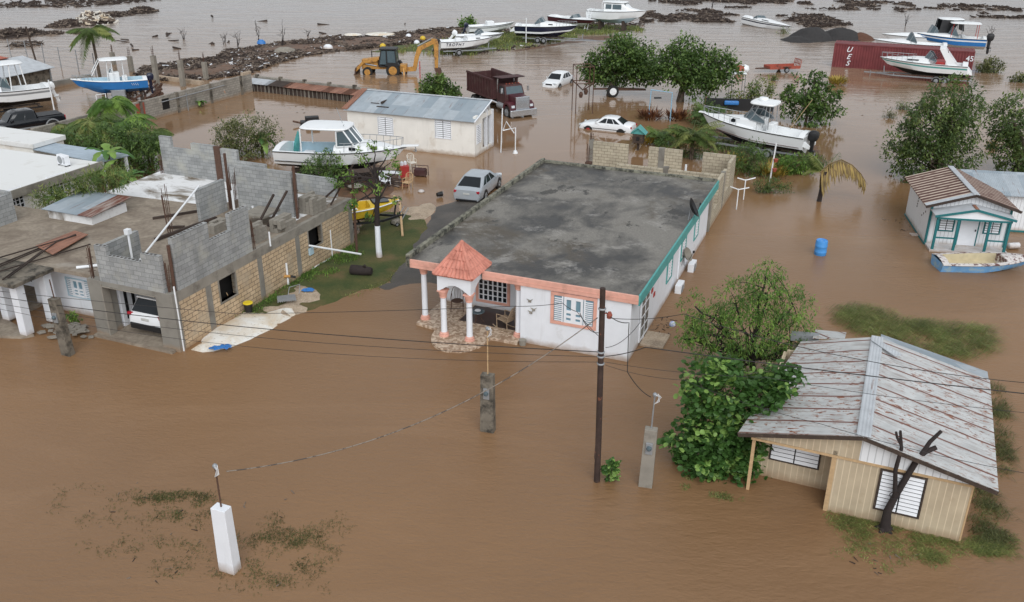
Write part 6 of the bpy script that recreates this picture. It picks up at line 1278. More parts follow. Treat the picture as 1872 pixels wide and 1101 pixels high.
def limb(m, p, q, r0, r1, rr, seg=6, wob=.12):
    p, q = Vector(p), Vector(q); n = 6; L = (q-p).length; pts = [p.lerp(q, i/n)+(rv(rr)*wob*L*.4 if 0 < i < n else Vector())+Vector((0, 0, sin(pi*i/n)*L*.06)) for i in range(n+1)]
    m.tube(pts, [r0+(r1-r0)*i/n for i in range(n+1)], seg); return pts
def tree(name, label, cat, base, px, leafk, n, size, trunk=.16, th=None, seed=1, depth=.8, nb=26, group=None, barkm='bark', z0=-.3, trunks=1, bz=0, **kw):
    """px: crown masses as (picture x, picture y, radius) read off the photograph at the trunk's distance, given real depth"""
    rr = random.Random(seed); b = (*at(*base, bz)[:2], 0); f = Fr(b, 0); dist = hypot(b[0], b[1], CAMH); bl = []
    for e in px:
        x, y, r = e[:3]; dy = e[3] if len(e) > 3 else 0; q = f.on(x, y, 1, dy); ra = r*dist/FPX; bl.append((q[0], q[1], q[2], ra, ra*depth, ra*.92))
    sat = []
    for q in bl:                                   # small outlying sprays keep the outline ragged
        for _ in range(3): u = rv(rr).normalized(); u.z = abs(u.z)*.8-.15; sat.append((q[0]+u.x*q[3]*1.05, q[1]+u.y*q[4]*1.05, q[2]+u.z*q[5]*1.1, q[3]*rr.uniform(.2, .4), q[4]*.35, q[5]*rr.uniform(.15, .32)))
    t = thing(name, label, cat, b, 0, group); m = MB(); cs = crown(m, bl+sat, n, size, rr, **kw); m.build('crown', list(LF[leafk]), t, fix=False)
    k = MB(); cx = sum(q[0] for q in bl)/len(bl); cy = sum(q[1] for q in bl)/len(bl); zl = min(q[2]-q[5]*.4 for q in bl); h = th or max(.5, zl)
    for j in range(trunks):
        top = Vector((cx*.35+rr.uniform(-.3, .3)*(trunks > 1), cy*.35+rr.uniform(-.3, .3)*(trunks > 1), h*rr.uniform(.85, 1.1))); off = Vector((rr.uniform(-.35, .35), rr.uniform(-.25, .25), 0)) if trunks > 1 else Vector()
        pts = limb(k, Vector((0, 0, z0))+off, top+off*.5, trunk*1.15, trunk*.75, rr, 8, .05)
        for q in bl:
            if trunks == 1 or rr.random() < .7:
                c = Vector(q[:3]); e = limb(k, pts[-1], c, trunk*.6, trunk*.22, rr)
                near = sorted(cs, key=lambda v: (v-c).length)[:400]
                for v in rr.sample(near, min(len(near), max(2, nb//len(bl)))): limb(k, e[rr.randint(3, 6)], v, trunk*.2, trunk*.06, rr, 4)
    k.build('trunk', mt[barkm], t, smooth=60, fix=False); return t
def frond(m, p, az, L, up, droop, lw, rr, nl=26, tip=1.0, twist=0):
    """arched rib with leaflets on both sides"""
    d = Vector((cos(az), sin(az), 0)); pts = []
    for i in range(13):
        s = i/12; pts.append(Vector(p)+d*(L*s*(1-.15*droop*s))+Vector((0, 0, L*(up*s-droop*s*s))))
    m.tube(pts, [.03*(1-.8*i/12)+.004 for i in range(13)], 4, cap=False); side = Vector((-sin(az), cos(az), 0))
    for i in range(nl):
        s = .12+.88*i/nl; j = min(11, int(s*12)); c = pts[j].lerp(pts[j+1], s*12-j); t = (pts[j+1]-pts[j]).normalized(); ll = lw*(sin(pi*(.15+.8*s)))*rr.uniform(.8, 1.1)
        for sg in (-1, 1): dd = (side*sg+t*.55+Vector((0, 0, -.35-.5*rr.random()))).normalized(); leaf(m, c, dd, Vector((0, 0, 1)), ll, ll*.13+.015)
def palm(name, label, base, h, n, L, lw, leafk, seed=1, trunk=.13, lean=(0, 0), cat='palm', up=(.2, .7), droop=(.5, 1.0), az=None, group=None, nl=26, stems=1, barkm='bark'):
    rr = random.Random(seed); t = thing(name, label, cat, base, 0, group); m = MB(); k = MB()
    for j in range(stems):
        off = Vector((rr.uniform(-.5, .5), rr.uniform(-.4, .4), 0)) if stems > 1 else Vector(); top = Vector((lean[0], lean[1], h*rr.uniform(.8, 1.1) if stems > 1 else h))+off
        if h > .3: k.tube([off+Vector((0, 0, -.3)), off+(top-off)*.5+Vector((lean[0]*-.1, 0, 0)), top], [trunk*1.3, trunk, trunk*.8], 8)
        for i in range(n):
            a = (2*pi*i/n+rr.uniform(-.3, .3)) if az is None else rr.uniform(*az); m.mat(1 if rr.random() < .3 else 0); frond(m, top, a, L*rr.uniform(.75, 1.1), rr.uniform(*up), rr.uniform(*droop), lw, rr, nl)
    m.build('crown', list(LF[leafk]), t, fix=False)
    if h > .3: k.build('trunk', mt[barkm], t, smooth=60)
    return t
def banana(label, base, h, n, L, w, seed=1, leafk='banana', group=None):
    rr = random.Random(seed); t = thing('banana_plant', label, 'banana plant', base, 0, group); m = MB(); MB().tube([(0, 0, -.2), (.05, 0, h)], [.13, .08], 8).build('trunk', mt['weeds'], t, smooth=60)
    for i in range(n):
        a = 2*pi*i/n+rr.uniform(-.4, .4); d = Vector((cos(a), sin(a), 0)); sd_ = Vector((-sin(a), cos(a), 0)); l = L*rr.uniform(.75, 1.1); u, dr = rr.uniform(.6, 1.1), rr.uniform(.6, 1.2); m.mat(i % 2); N = 12; pr = None
        for k in range(N+1):
            s = k/N; c = Vector((.05, 0, h))+d*l*s*(1-.2*s)+Vector((0, 0, l*(u*s-dr*s*s))); ww = w*sin(pi*min(1, .08+s*.9))**.7*(1 if k % 3 else .75); row = (c+sd_*ww+Vector((0, 0, -.25*ww)), c, c-sd_*ww+Vector((0, 0, -.25*ww)))
            if pr: m.quad(pr[0], pr[1], row[1], row[0]); m.quad(pr[1], pr[2], row[2], row[1])
            pr = row
    m.build('leaves', list(LF[leafk]), t, smooth=180, fix=False); return t
def bush(label, base, px, leafk, n, size, seed=1, cat='bush', name='bush', group=None, **kw): return tree(name, label, cat, base, px, leafk, n, size, .05, .3, seed, group=group, nb=14, **kw)
def blades(m, x, y, n, h, rad, rr, lean=(0, 0), z=0, w=.02, flat=.4):
    for _ in range(n):
        a = rr.uniform(0, 2*pi); r = rad*sqrt(rr.random()); px, py = x+r*cos(a), y+r*sin(a); l = h*rr.uniform(.6, 1.2); b = rr.uniform(0, 2*pi); dx, dy = lean[0]*l+cos(b)*l*flat*rr.random(), lean[1]*l+sin(b)*l*flat*rr.random(); s = Vector((-dy, dx, 0)); s = s.normalized()*w if s.length > 1e-4 else Vector((w, 0, 0))
        p = Vector((px, py, z-.03)); q = p+Vector((dx*.4, dy*.4, l*.6)); e = p+Vector((dx, dy, l*(.9-.5*hypot(dx, dy)/l))); m.mat(1 if rr.random() < .3 else 0); m.quad(p-s, p+s, q+s*.8, q-s*.8); m.quad(q-s*.8, q+s*.8, e+s*.1, e-s*.1)
def spiky(label, base, n, L, leafk, seed=1, w=.05, name='croton', cat='shrub', group=None, rad=.5, up=.9):
    rr = random.Random(seed); m = MB()
    for _ in range(n):
        a = rr.uniform(0, 2*pi); r = rad*sqrt(rr.random()); d = Vector((cos(a)*rr.uniform(.2, 1), sin(a)*rr.uniform(.2, 1), up*rr.uniform(.3, 1.1))).normalized(); m.mat(1 if rr.random() < .4 else 0); p = Vector((r*cos(a), r*sin(a), rr.uniform(-.05, .4))); leaf(m, p, d, Vector((0, 0, 1)), L*rr.uniform(.6, 1.2), w*3)
    o = m.build(name, list(LF[leafk]), None, fix=False); o.location = base; return tag(o, label, cat, group)
# trees by the flooded yard
tree('mangrove_tree', 'broad dark green tree beside the metal frame tower, left of the pair', 'tree', (1113, 174), [(1098, 122, 28), (1135, 98, 30, -1), (1162, 120, 29), (1125, 134, 26, .8), (1182, 108, 24, 1), (1080, 130, 20), (1158, 88, 20, 1), (1178, 134, 20)], 'deep', 8500, .34, .3, 1.8, 3, spread=.6, aspect=.62)
tree('mangrove_tree', 'broad dark green tree with many stems, right of the pair', 'tree', (1243, 186), [(1255, 94, 28), (1240, 122, 32, -1), (1285, 122, 33), (1318, 120, 26), (1275, 148, 26, -.5), (1305, 146, 22), (1215, 122, 24), (1203, 135, 18, 1), (1335, 135, 16)], 'deep', 8200, .34, .18, 1.6, 4, trunks=5, spread=.7, aspect=.62)
tree('almond_tree', 'open-branched tree growing behind the big garden boat', 'tree', (1472, 228), [(1470, 165, 30), (1500, 180, 30), (1450, 185, 26, 1), (1515, 200, 22), (1480, 205, 30), (1490, 145, 16)], 'deep', 2600, .36, .12, 1.5, 5, per=12, spread=.4, aspect=.55, nb=50)
tree('mangrove_tree', 'tall dark tree standing in water behind the rust-striped roof', 'tree', (1712, 322), [(1745, 185, 42), (1720, 215, 46, -1), (1690, 250, 46), (1755, 238, 36, 1), (1700, 300, 48, -1), (1650, 260, 30), (1750, 290, 40), (1680, 335, 32), (1778, 195, 22, 1), (1640, 290, 24)], 'dark', 12500, .27, .2, 1.6, 6, spread=.42, aspect=.5, trunks=3)
tree('mangrove_tree', 'dark tree at the right edge beyond the little wooden house', 'tree', (1860, 315), [(1850, 215, 40), (1880, 260, 50), (1838, 268, 22), (1848, 312, 28), (1832, 205, 18, 1), (1890, 330, 40)], 'dark', 8000, .27, .2, 1.6, 7, spread=.42, aspect=.5, trunks=2)
tree('mango_tree', 'bright green leafy tree between the white house and the tan house', 'tree', (1383, 705), [(1400, 535, 42), (1345, 555, 44), (1450, 560, 38), (1300, 590, 40), (1370, 600, 50, -.4), (1440, 610, 48, .3), (1480, 640, 34), (1330, 640, 30, -.3), (1265, 600, 28), (1430, 660, 36, -.5), (1400, 505, 26), (1270, 560, 24), (1300, 640, 30), (1250, 620, 16), (1350, 680, 30, -.3), (1290, 660, 18)], 'bright', 12000, .18, .13, 1.1, 8, per=12, spread=.24, aspect=.26, droop=.5, nb=90, barkm='dkbark')
tree('sea_grape', 'sea grape with big round leaves leaning on the tan house', 'tree', (1335, 850), [(1330, 720, 42), (1390, 720, 40), (1300, 790, 48), (1360, 790, 46, -.3), (1290, 840, 44, -.3), (1340, 850, 46, -.4), (1420, 700, 26), (1265, 850, 26), (1280, 730, 30), (1370, 870, 22, -.4), (1240, 810, 24), (1275, 690, 24), (1440, 690, 18), (1320, 680, 26)], 'grape', 6000, .2, .08, .5, 9, per=10, spread=.32, aspect=.95, shape=1, droop=.1, shell=.5, mixl=.22, nb=60)
def white_trunk_tree():
    b = at(694, 470, .1); t = thing('painted_tree', 'thin tree with a white-painted lower trunk on the lawn', 'tree', b); f = Fr(b, 0); rr = random.Random(12); P = lambda x, y, d=0: Vector(f.on(x, y, 1, d))
    MB().tube([(0, 0, -.2), (-.03, 0, .6), P(690, 416)], [.17, .15, .14], 10).build('painted_trunk', mt['white'], t, smooth=60)
    k = MB(); a = P(690, 416); c = P(692, 352); k.tube([a, P(689, 385), c, P(683, 305)], [.14, .13, .11, .05], 8); m = MB(); ends = [(640, 330), (625, 345), (665, 300), (683, 270), (660, 285), (715, 300), (728, 310), (645, 375), (640, 385), (610, 330), (680, 400), (725, 370), (700, 325), (715, 280), (655, 350), (675, 345), (630, 310), (690, 345)]
    for i, (x, y) in enumerate(ends):
        e = P(x, y, rr.uniform(-.9, .9)); s = [c, P(687, 330), P(689, 380), P(690, 365)][i % 4 if y > 300 else 1]; limb(k, s, e, .05, .015, rr, 5)
        for _ in range(5):
            q = e+rv(rr)*.35; m.mat(rr.randint(0, 1))
            for _ in range(9): leaf(m, q+rv(rr)*.1, (rv(rr)+Vector((0, 0, -.1))).normalized(), (Vector((0, 0, 1))+rv(rr)*.6).normalized(), rr.uniform(.14, .26), .09)
    k.build('trunk', mt['dkbark'], t, smooth=60, fix=False); m.build('crown', list(LF['bright']), t, fix=False)
white_trunk_tree()
bush('green bush growing between the fishing boat and the block wall', (590, 345), [(580, 310, 26), (600, 295, 22), (610, 325, 24), (565, 325, 20)], 'deep', 2200, .2, 13, per=12, spread=.22)
bush('big round olive-green bush in the flooded yard', (450, 285), [(450, 245, 40), (420, 250, 30), (480, 240, 30), (445, 265, 40, -.5), (490, 260, 22), (410, 268, 22)], 'olive', 6500, .2, 14, per=12, spread=.3, name='bush')
bush('dense green bush in front of the dump truck behind the cream shed', (800, 185), [(795, 158, 22), (815, 168, 20), (785, 165, 18), (828, 170, 14)], 'deep', 3000, .3, 15, spread=.4, aspect=.6)
bush('small green bush beside the boats on the far bank', (854, 52), [(854, 45, 12), (862, 44, 8)], 'bright', 700, .4, 16, spread=.5, aspect=.55)
bush('yellow-green shrub behind the big garden boat', (1392, 188), [(1392, 165, 20), (1380, 175, 14), (1345, 180, 16)], 'palm', 1200, .3, 17, spread=.45)
# palms and bananas
b = at(183, 142); palm('coconut_palm', 'coconut palm blown to one side beside the blue boat', b, 4.6, 15, 3.0, 1.0, 'palm', 21, .14, (-.2, .2), up=(-.5, .9), droop=(.3, 1.2), nl=34)
b = at(1497, 368); palm('coconut_palm', 'wind-bent young palm standing in water with one long arching frond', b, 1.9, 9, 1.7, .6, 'palm', 22, .13, (.15, 0), up=(.5, 1.2), droop=(.3, .8), az=(.6, 2.6), barkm='dkbark')
def big_frond():
    b = at(1500, 368); f = Fr(b, 0); rr = random.Random(5); m = MB(); pts = [Vector(f.on(x, y, 1, d)) for x, y, d in ((1500, 315, 0), (1515, 300, .1), (1538, 292, .2), (1558, 302, .2), (1574, 318, .2), (1586, 338, .2))]
    m.tube(pts, [.05, .045, .04, .03, .02, .01], 5)
    for i in range(70):
        s = .05+.93*i/70*5*.999; j = min(4, int(s)); c = pts[j].lerp(pts[j+1], min(1, s-j)); l = 1.6*(1-.45*i/70)*rr.uniform(.7, 1.1)  # overlong leaflets fill in the shaded underside and water reflection below the frond
        for sg in (-1, 1): m.mat(1 if rr.random() < .5 else 0); leaf(m, c, Vector((.12+rr.uniform(-.2, .2), sg*.35, -1)).normalized(), Vector((0, sg, .3)), l, .13)
    o = m.build('palm_frond', list(LF['dry']), None, fix=False); o.location = b; tag(o, 'long half-dead frond arching down from the bent palm to the water', 'palm frond')
big_frond()
for i, (x, y, h, L, lab) in enumerate(((1262, 290, 1.6, 2.3, 'feathery palm clump rising behind the pale block walls'), (1300, 232, .9, 1.7, 'low dark palm by the bow of the big garden boat'), (1215, 262, .7, 1.4, 'small palm at the left of the feathery palm clump'))): palm('areca_palm', lab, at(x, y), h, 13, L, .6, 'palm' if i == 0 else 'deep', 30+i, .07, stems=3 if i == 0 else 2, up=(.4, 1.2), droop=(.4, 1.0), nl=22)
for i, (x, y, h, L, w_, lab) in enumerate(((200, 305, 1.9, 1.9, .28, 'banana plant with a tall upright leaf by the blue-grey metal roof'), (480, 285, 1.2, 1.6, .3, 'bright banana plant beside the round olive bush'), (175, 322, 1.0, 1.9, .3, 'banana plant spreading low beside the slab edge'), (120, 362, .9, 1.6, .26, 'banana plant against the pale house wall'), (230, 322, .9, 1.5, .25, 'banana plant under the mass of drooping palms'))): p = at(x, y, 2.3 if i != 1 else 0); banana(lab, (p[0], p[1], 0), h+(1.2 if i != 1 else 0), 8, L, w_, 40+i)
for i, (x, y, h, L, lab) in enumerate(((180, 290, 2.6, 2.6, 'drooping palm at the left of the palm thicket'), (235, 285, 2.6, 2.6, 'drooping palm in the middle of the palm thicket'), (270, 300, 2.0, 2.3, 'drooping palm at the right of the palm thicket'), (205, 258, 3.0, 2.5, 'tallest drooping palm of the thicket by the block wall'), (130, 272, 1.6, 1.9, 'low drooping palm nearest the white flat roof'))): palm('thicket_palm', lab, at(x, y), h, 17, L, .8, 'bright' if i % 2 else 'palm', 50+i, .09, stems=2, up=(.3, 1.0), droop=(.8, 1.5), nl=28)
bush('dark leafy undergrowth below the palm thicket', (225, 322), [(150, 265, 26), (200, 262, 34), (250, 255, 36), (275, 285, 26), (225, 300, 30), (255, 315, 22), (120, 252, 18)], 'deep', 5000, .26, 60, name='undergrowth', cat='bush', spread=.36)
bush('low fern-like greenery along the pale house wall', (110, 385), [(90, 362, 20), (130, 350, 24), (160, 335, 22), (190, 330, 18), (80, 368, 14), (215, 322, 20)], 'palm', 4200, .24, 61, name='greenery', spread=.34, aspect=.2, bz=2.3)
# garden around the big boat
for i, (x, y, k, lab) in enumerate(((1188, 218, 'croton', 'red-brown croton clump left of the blue swing frame post'), (1236, 218, 'croton', 'red-brown croton clump right of the blue swing frame post'), (1178, 262, 'gold', 'orange croton by the little teal-roofed garden house'), (1410, 322, 'gold', 'golden croton around the post with clay pots'), (1340, 305, 'gold', 'golden-green croton behind the pale block wall end'), (1248, 172, 'gold', 'small orange plant beside the red trailer') if 0 else (1530, 155, 'gold', 'small orange flowering plant beside the open-branched tree'))): spiky(lab, at(x, y), 170, .7, k, 70+i, rad=.8, group=None)
bush('dark green bush at the corner of the pale block wall', (1370, 322), [(1365, 285, 26), (1385, 275, 18), (1355, 300, 20), (1385, 300, 20)], 'deep', 3200, .2, 80, spread=.3, aspect=.25)
bush('dense green thicket behind the gaps of the pale block wall', (1250, 288), [(1228, 272, 20), (1255, 264, 24), (1280, 276, 20), (1215, 258, 14), (1300, 270, 16)], 'deep', 3600, .22, 79, name='thicket', spread=.3, aspect=.22)
bush('grey-green shrub below the big boat stern', (1450, 318), [(1440, 300, 18), (1460, 298, 18), (1480, 300, 16), (1430, 310, 14)], 'bright', 1800, .2, 81, spread=.26)
bush('dark low plant in water beside the post with clay pots', (1405, 352), [(1395, 338, 14), (1415, 342, 14), (1435, 342, 10)], 'dark', 1300, .22, 82, spread=.25, aspect=.2)
bush('dark shrub under the big boat bow', (1310, 225), [(1290, 205, 20), (1320, 215, 18), (1275, 212, 16)], 'dark', 1600, .26, 83, spread=.3, aspect=.3)
bush('dark floating bush behind the end of the red container', (1808, 132), [(1805, 122, 14), (1818, 120, 12), (1795, 124, 9)], 'olive', 1200, .3, 84, spread=.4)
bush('grey-green brush pile floating near the right edge', (1866, 150), [(1860, 146, 9), (1872, 145, 8)], 'olive', 500, .3, 85, spread=.4)
bush('small plant poking from the flood at the foot of the utility pole', (1115, 880), [(1120, 855, 9), (1108, 860, 6), (1117, 870, 8)], 'grape', 130, .17, 86, per=6, spread=.08, aspect=.8, shape=1)
bush('leafy twig beside the broken pavers', (128, 588), [(130, 580, 8), (140, 584, 6)], 'bright', 150, .16, 87, per=6, spread=.1)
for i, (x, y, k, s, lab) in enumerate(((1626, 212, 'olive', 8, 'small tuft of brush in water left of the tall dark tree'), (1650, 196, 'dark', 10, 'dark tuft around debris left of the tall dark tree'), (1675, 216, 'gold', 9, 'yellowish tuft in water beside the tall dark tree'), (1690, 196, 'olive', 7, 'grey tuft in water nearest the tall dark tree'), (1415, 143, 'palm', 5, 'green tuft in water below the red trailer'), (1432, 58, 'palm', 10, 'weedy tuft at the bow of the half-sunk boat'), (1818, 265, 'gold', 8, 'yellow-green tuft between the two dark trees'))): bush(lab, (x, y+4), [(x-s*.5, y, s*.7), (x+s*.6, y+1, s*.7)], k, 260, .28, 90+i, per=8, spread=.3, aspect=.2, name='tuft', cat='tuft')
# reeds, flooded grass, floating weed: nobody could count the blades
def area(px, rr, z=0):
    (x0, y0), (x1, y1) = px; return at(rr.uniform(x0, x1), rr.uniform(y0, y1), z)
def inpoly(x, y, P):
    c = False; j = len(P)-1
    for i in range(len(P)):
        if (P[i][1] > y) != (P[j][1] > y) and x < (P[j][0]-P[i][0])*(y-P[i][1])/(P[j][1]-P[i][1])+P[i][0]: c = not c
        j = i
    return c
def grassmass(name, label, polys, n, h, leafk, seed, lean=(0, 0), w=.02, per=10, rad=.3, thr=-.1, flat=.5, cat='grass', sc=.9):
    rr = random.Random(seed); m = MB()
    for P in polys:
        Q = [at(*p)[:2] for p in P]; xs_ = [p[0] for p in Q]; ys_ = [p[1] for p in Q]; k = 0; tries = 0
        while k < n//len(polys)//per and tries < 40000:
            tries += 1; x, y = rr.uniform(min(xs_), max(xs_)), rr.uniform(min(ys_), max(ys_))
            if inpoly(x, y, Q) and mnoise.noise((x*sc, y*sc, seed))+.5*mnoise.noise((x*sc*2.7, y*sc*2.7, seed)) > thr: blades(m, x, y, per, h, rad, rr, lean, 0, w, flat); k += 1
    return tag(m.build(name, list(LF[leafk]), None, fix=False), label, cat, None, 'stuff')
grassmass('tall_grass', 'tall wind-bent grass standing in water behind the tan house', [[(1512, 568), (1570, 560), (1690, 590), (1800, 600), (1812, 640), (1740, 660), (1640, 625), (1540, 605)]], 7000, .4, 'grass', 1, (1.0, -.4), .008, 10, .5, -.4, .8, sc=.6)
grassmass('flooded_grass', 'green grass washed against the front of the tan house', [[(1505, 935), (1600, 950), (1680, 972), (1760, 992), (1845, 975), (1840, 1018), (1740, 1032), (1640, 1015), (1550, 995)]], 4400, .17, 'grass', 2, (1.3, -.4), .007, 6, .3, .08, 1.8, sc=1.7)
grassmass('flooded_grass', 'weedy grass along the right wall of the tan house', [[(1790, 890), (1818, 895), (1845, 985), (1810, 1005), (1772, 985)], [(1812, 700), (1830, 720), (1840, 860), (1822, 870)]], 2800, .24, 'olive', 3, (.8, -.4), .008, 7, .35, -.05, 1.5, sc=1.5)
grassmass('floating_weed', 'patches of floating green weed around the white pillar', [[(450, 965), (530, 955), (600, 945), (635, 975), (620, 1010), (570, 1000), (560, 1045), (500, 1072), (455, 1040)], [(250, 905), (330, 900), (395, 905), (390, 940), (320, 950), (240, 940)]], 3600, .11, 'weed', 4, (.4, 0), .007, 7, .2, .1, 1.6, cat='weed', sc=1.5)
grassmass('floating_weed', 'thin dark floating weed scattered at the lower left', [[(60, 890), (240, 890), (420, 940), (480, 930), (640, 940), (600, 1080), (420, 1085), (260, 1060), (120, 980)]], 1800, .12, 'weed', 5, (.4, .1), .007, 5, .22, .16, 1.8, cat='weed', sc=1.3)
grassmass('floating_weed', 'thin floating weed before the tan house and the sea grape', [[(1505, 950), (1640, 1010), (1760, 1040), (1620, 1050), (1520, 1020)], [(1240, 860), (1290, 880), (1380, 910), (1330, 915), (1250, 895)]], 1100, .1, 'grass', 6, (.3, .1), .009, 8, .15, .1, 1.6, cat='weed', sc=1.3)
grassmass('lawn_grass', 'rough grass along the wall of the block house', [[(430, 588), (470, 548), (520, 510), (600, 462), (640, 445), (660, 470), (600, 510), (555, 520), (500, 555), (470, 580)]], 4200, .3, 'bright', 7, (.1, 0), .016, 12, .25, -.25, .8)
grassmass('lawn_grass', 'short wet grass of the lawn between the two houses', [[(600, 540), (640, 445), (660, 400), (770, 390), (780, 440), (715, 520), (640, 545)]], 9000, .12, 'grass', 8, (.1, 0), .014, 12, .3, -.3, .9)
grassmass('bank_grass', 'tufted grass on the far bank under the boats', [[(700, 98), (860, 101), (925, 92), (1000, 82), (1060, 66), (1180, 58), (1150, 46), (1000, 52), (860, 60), (770, 80)]], 6000, .5, 'grass', 9, (.1, 0), .05, 12, .8, -.05, .8, sc=.3)
grassmass('garden_growth', 'mixed low growth on the muddy ground under the big boat', [[(1290, 250), (1340, 240), (1420, 262), (1500, 278), (1500, 312), (1400, 330), (1330, 300)]], 3500, .5, 'palm', 10, (.1, 0), .025, 10, .4, 0, .9)
# ---------------------------------------------------------------- posts, poles and cables
def metre_post(name, label, base, w_, d, h, m_, yaw, pipe, lean=0.0, meter=True, head=True, pm='pale_wood'):
    t = thing(name, label, 'meter post', at(*base), yaw, None, 0, lean)
    MB().loft([[(-w_/2*k, -d/2*k, z), (w_/2*k, -d/2*k, z), (w_/2*k, d/2*k, z), (-w_/2*k, d/2*k, z)] for z, k in ((-.6, 1.08), (h, .94))]).build('post', mt[m_], t, bevel=.012)
    if meter:
        mb_ = MB().box(-.11, .11, -d/2-.05, -d/2+.005, h*.6, h*.6+.42).build('meter_box', mt['steel'], t, bevel=.01); MB().lathe((0, -d/2-.05, h*.6+.24), [(.085, 0), (.085, -.05), (.06, -.09), (.02, -.1)], 14, 'y').build('meter_dial', mt['bglass'], mb_, smooth=40)
    MB().tube([(0, .02, h-.1), (0, .02, h+pipe)], .024, 8).build('conduit', mt[pm], t)
    if head:
        MB().lathe((0, .02, h+pipe), [(.05, 0), (.07, .04), (.07, .09), (.03, .13)], 10).build('weather_head', mt['steel'], t, smooth=40); k = MB()
        for i in range(4): k.tube([(0, 0, h+pipe+.05), (.1+.04*i, -.06*i, h+pipe+.12), (.16-.05*i, -.05, h+pipe-.12-.04*i), (.03, -.03, h+pipe-.22)], .011, 4)
        k.build('loose_wires', mt['pvc'], t)
    return t
PY = radians(-22)
P1 = Fr(at(417, 1044), radians(-14)); hp = P1.on(410, 932, 1, 0)[2]; hh = P1.on(405, 862, 1, 0)[2]
metre_post('white_pillar', 'white square pillar with a bent rusty conduit, standing in open floodwater', (421, 1041), .5, .32, hp, 'white', radians(-22), hh-hp, meter=False, pm='rustiron')
P2 = Fr(at(892, 789), 0); h2 = P2.on(892, 686, 1, 0)[2]; t2 = P2.on(894, 606, 1, 0)[2]; metre_post('meter_post', 'mossy dark concrete meter post before the white house', (892, 787), .48, .28, h2, 'oldconc', PY+.1, t2-h2)
P3 = Fr(at(1180, 888), 0); h3 = P3.on(1184, 784, 1, 0)[2]; t3 = P3.on(1189, 726, 1, 0)[2]; metre_post('meter_post', 'pale grey concrete meter post right of the utility pole', (1180, 887), .42, .28, h3, 'conc', PY+.15, t3-h3, lean=.02, pm='steel')
P4 = Fr(at(125, 650), 0); h4 = P4.on(105, 548, 1, 0)[2]; metre_post('meter_post', 'leaning concrete meter post before the white porch', (125, 648), .44, .3, h4, 'oldconc', PY, .8, lean=-.05, pm='rustiron', head=False)
PB = at(1092, 880); PT = Fr(PB, PY); pz = Fr(PB, 0).on(1102, 527, 1, 0)
def upole():
    t = thing('utility_pole', 'dark wooden utility pole standing in the flood before the white house', 'utility pole', PB); x = pz[0]
    MB().tube([(0, 0, -1), (x*.25, 0, pz[2]*.25), (x*.5, 0, pz[2]*.5), (x*.75, 0, pz[2]*.75), (x, 0, pz[2])], [.104, .1, .095, .09, .085], 14).build('shaft', mt['pole'], t, smooth=50)
    MB().bar((-.12, -.03, .9), (-.1, -.03, 1.9), .04, .1).build('splint', mt['pole'], t); k = MB()
    for z in (4.35, 4.6, 4.75, 6.2): k.lathe((x*z/pz[2], 0, z), [(.11, -.03), (.125, 0), (.11, .03)], 12)
    k.build('clamp', mt['steel'], t); MB().lathe((x*.87+.22, -.02, 6.0), [(.07, -.1), (.09, 0), (.05, .1)], 10).bar((x*.87, 0, 6.05), (x*.87+.22, -.02, 6.05), .03).build('insulator', mt['orangered'], t)
upole()
def cable(pts, r, m_, label, sag=.2, n=14, name='overhead_cable', group='overhead cables'):
    P = []
    for i in range(len(pts)-1):
        a, b = Vector(pts[i]), Vector(pts[i+1])
        for k in range(n): s = k/n; P.append(a.lerp(b, s)-Vector((0, 0, sag*4*s*(1-s))))
    P.append(Vector(pts[-1])); tag(MB().tube(P, r, 5).build(name, mt[m_], None), label, 'cable', group)
def on(px, py, dy=0.0): return PT.wo(PT.on(px, py, 1, dy))
hk = lambda z, dx=0: (PB[0]+pz[0]*z/pz[2]+dx, PB[1], z)
cable([on(-60, 534), hk(4.75, -.1)], .015, 'cable', 'black overhead cable from the left edge to the utility pole, upper of three', .35)
cable([on(-60, 545), hk(4.58, -.1)], .009, 'cable', 'thin overhead cable from the left edge to the utility pole, middle of three', .5)
cable([on(-60, 552), hk(4.4, -.1)], .008, 'cable', 'thin overhead cable from the left edge to the utility pole, lowest of three', .75)
hw = A.wo((-2.1, -.12, 2.6)); cable([on(-60, 526, .6), on(433, 574, 1.5), on(938, 560, .9), on(1028, 554, .6), on(1055, 570, .5), hk(5.3, -.1)], .010, 'cable', 'black service cable looping past the front of the white house', .04)
cable([hk(4.6, .14), on(1180, 635), on(1950, 728)], .015, 'cable', 'black overhead cable from the utility pole across the tan house roof', .05)
cable([hk(5.9, .14), on(1250, 574), on(1560, 655), on(1950, 706)], .010, 'cable', 'overhead cable from the pole top past the bright leafy tree', .1)
cable([hk(4.4, .14), on(1400, 690), on(1950, 762)], .007, 'cable', 'thin overhead cable low across the tan house roof', .1)
cable([hk(4.3, .14), on(1250, 695, -.5), on(1500, 775, -1.5), on(1900, 870, -2.5)], .007, 'cable', 'thin overhead cable falling lowest across the tan house front', .1)
cable([hk(4.9, .14), on(1170, 590, 1.5), A.wo((.1, 1.0, 2.5))], .01, 'cable', 'thin drop wire from the pole to the white house corner', .2)
e = P1.wo(P1.on(414, 862, 1, 0)); cable([e, hk(5.9, -.13)], .016, 'pcable', 'twisted grey service cable sagging from the white pillar to the utility pole', 1.0, 26)
e3 = P3.wo((*P3.on(1189, 735, 1, 0)[:2], t3)); cable([hk(6.1, .1), on(1150, 590, -.1), on(1147, 680, -.2), e3], .014, 'cable', 'black service cable hanging from the pole down to the pale meter post', .12)
cable([on(1060, 572, .4), hk(5.4, -.1)], .012, 'cable', 'short slack cable at the white house window', .2)
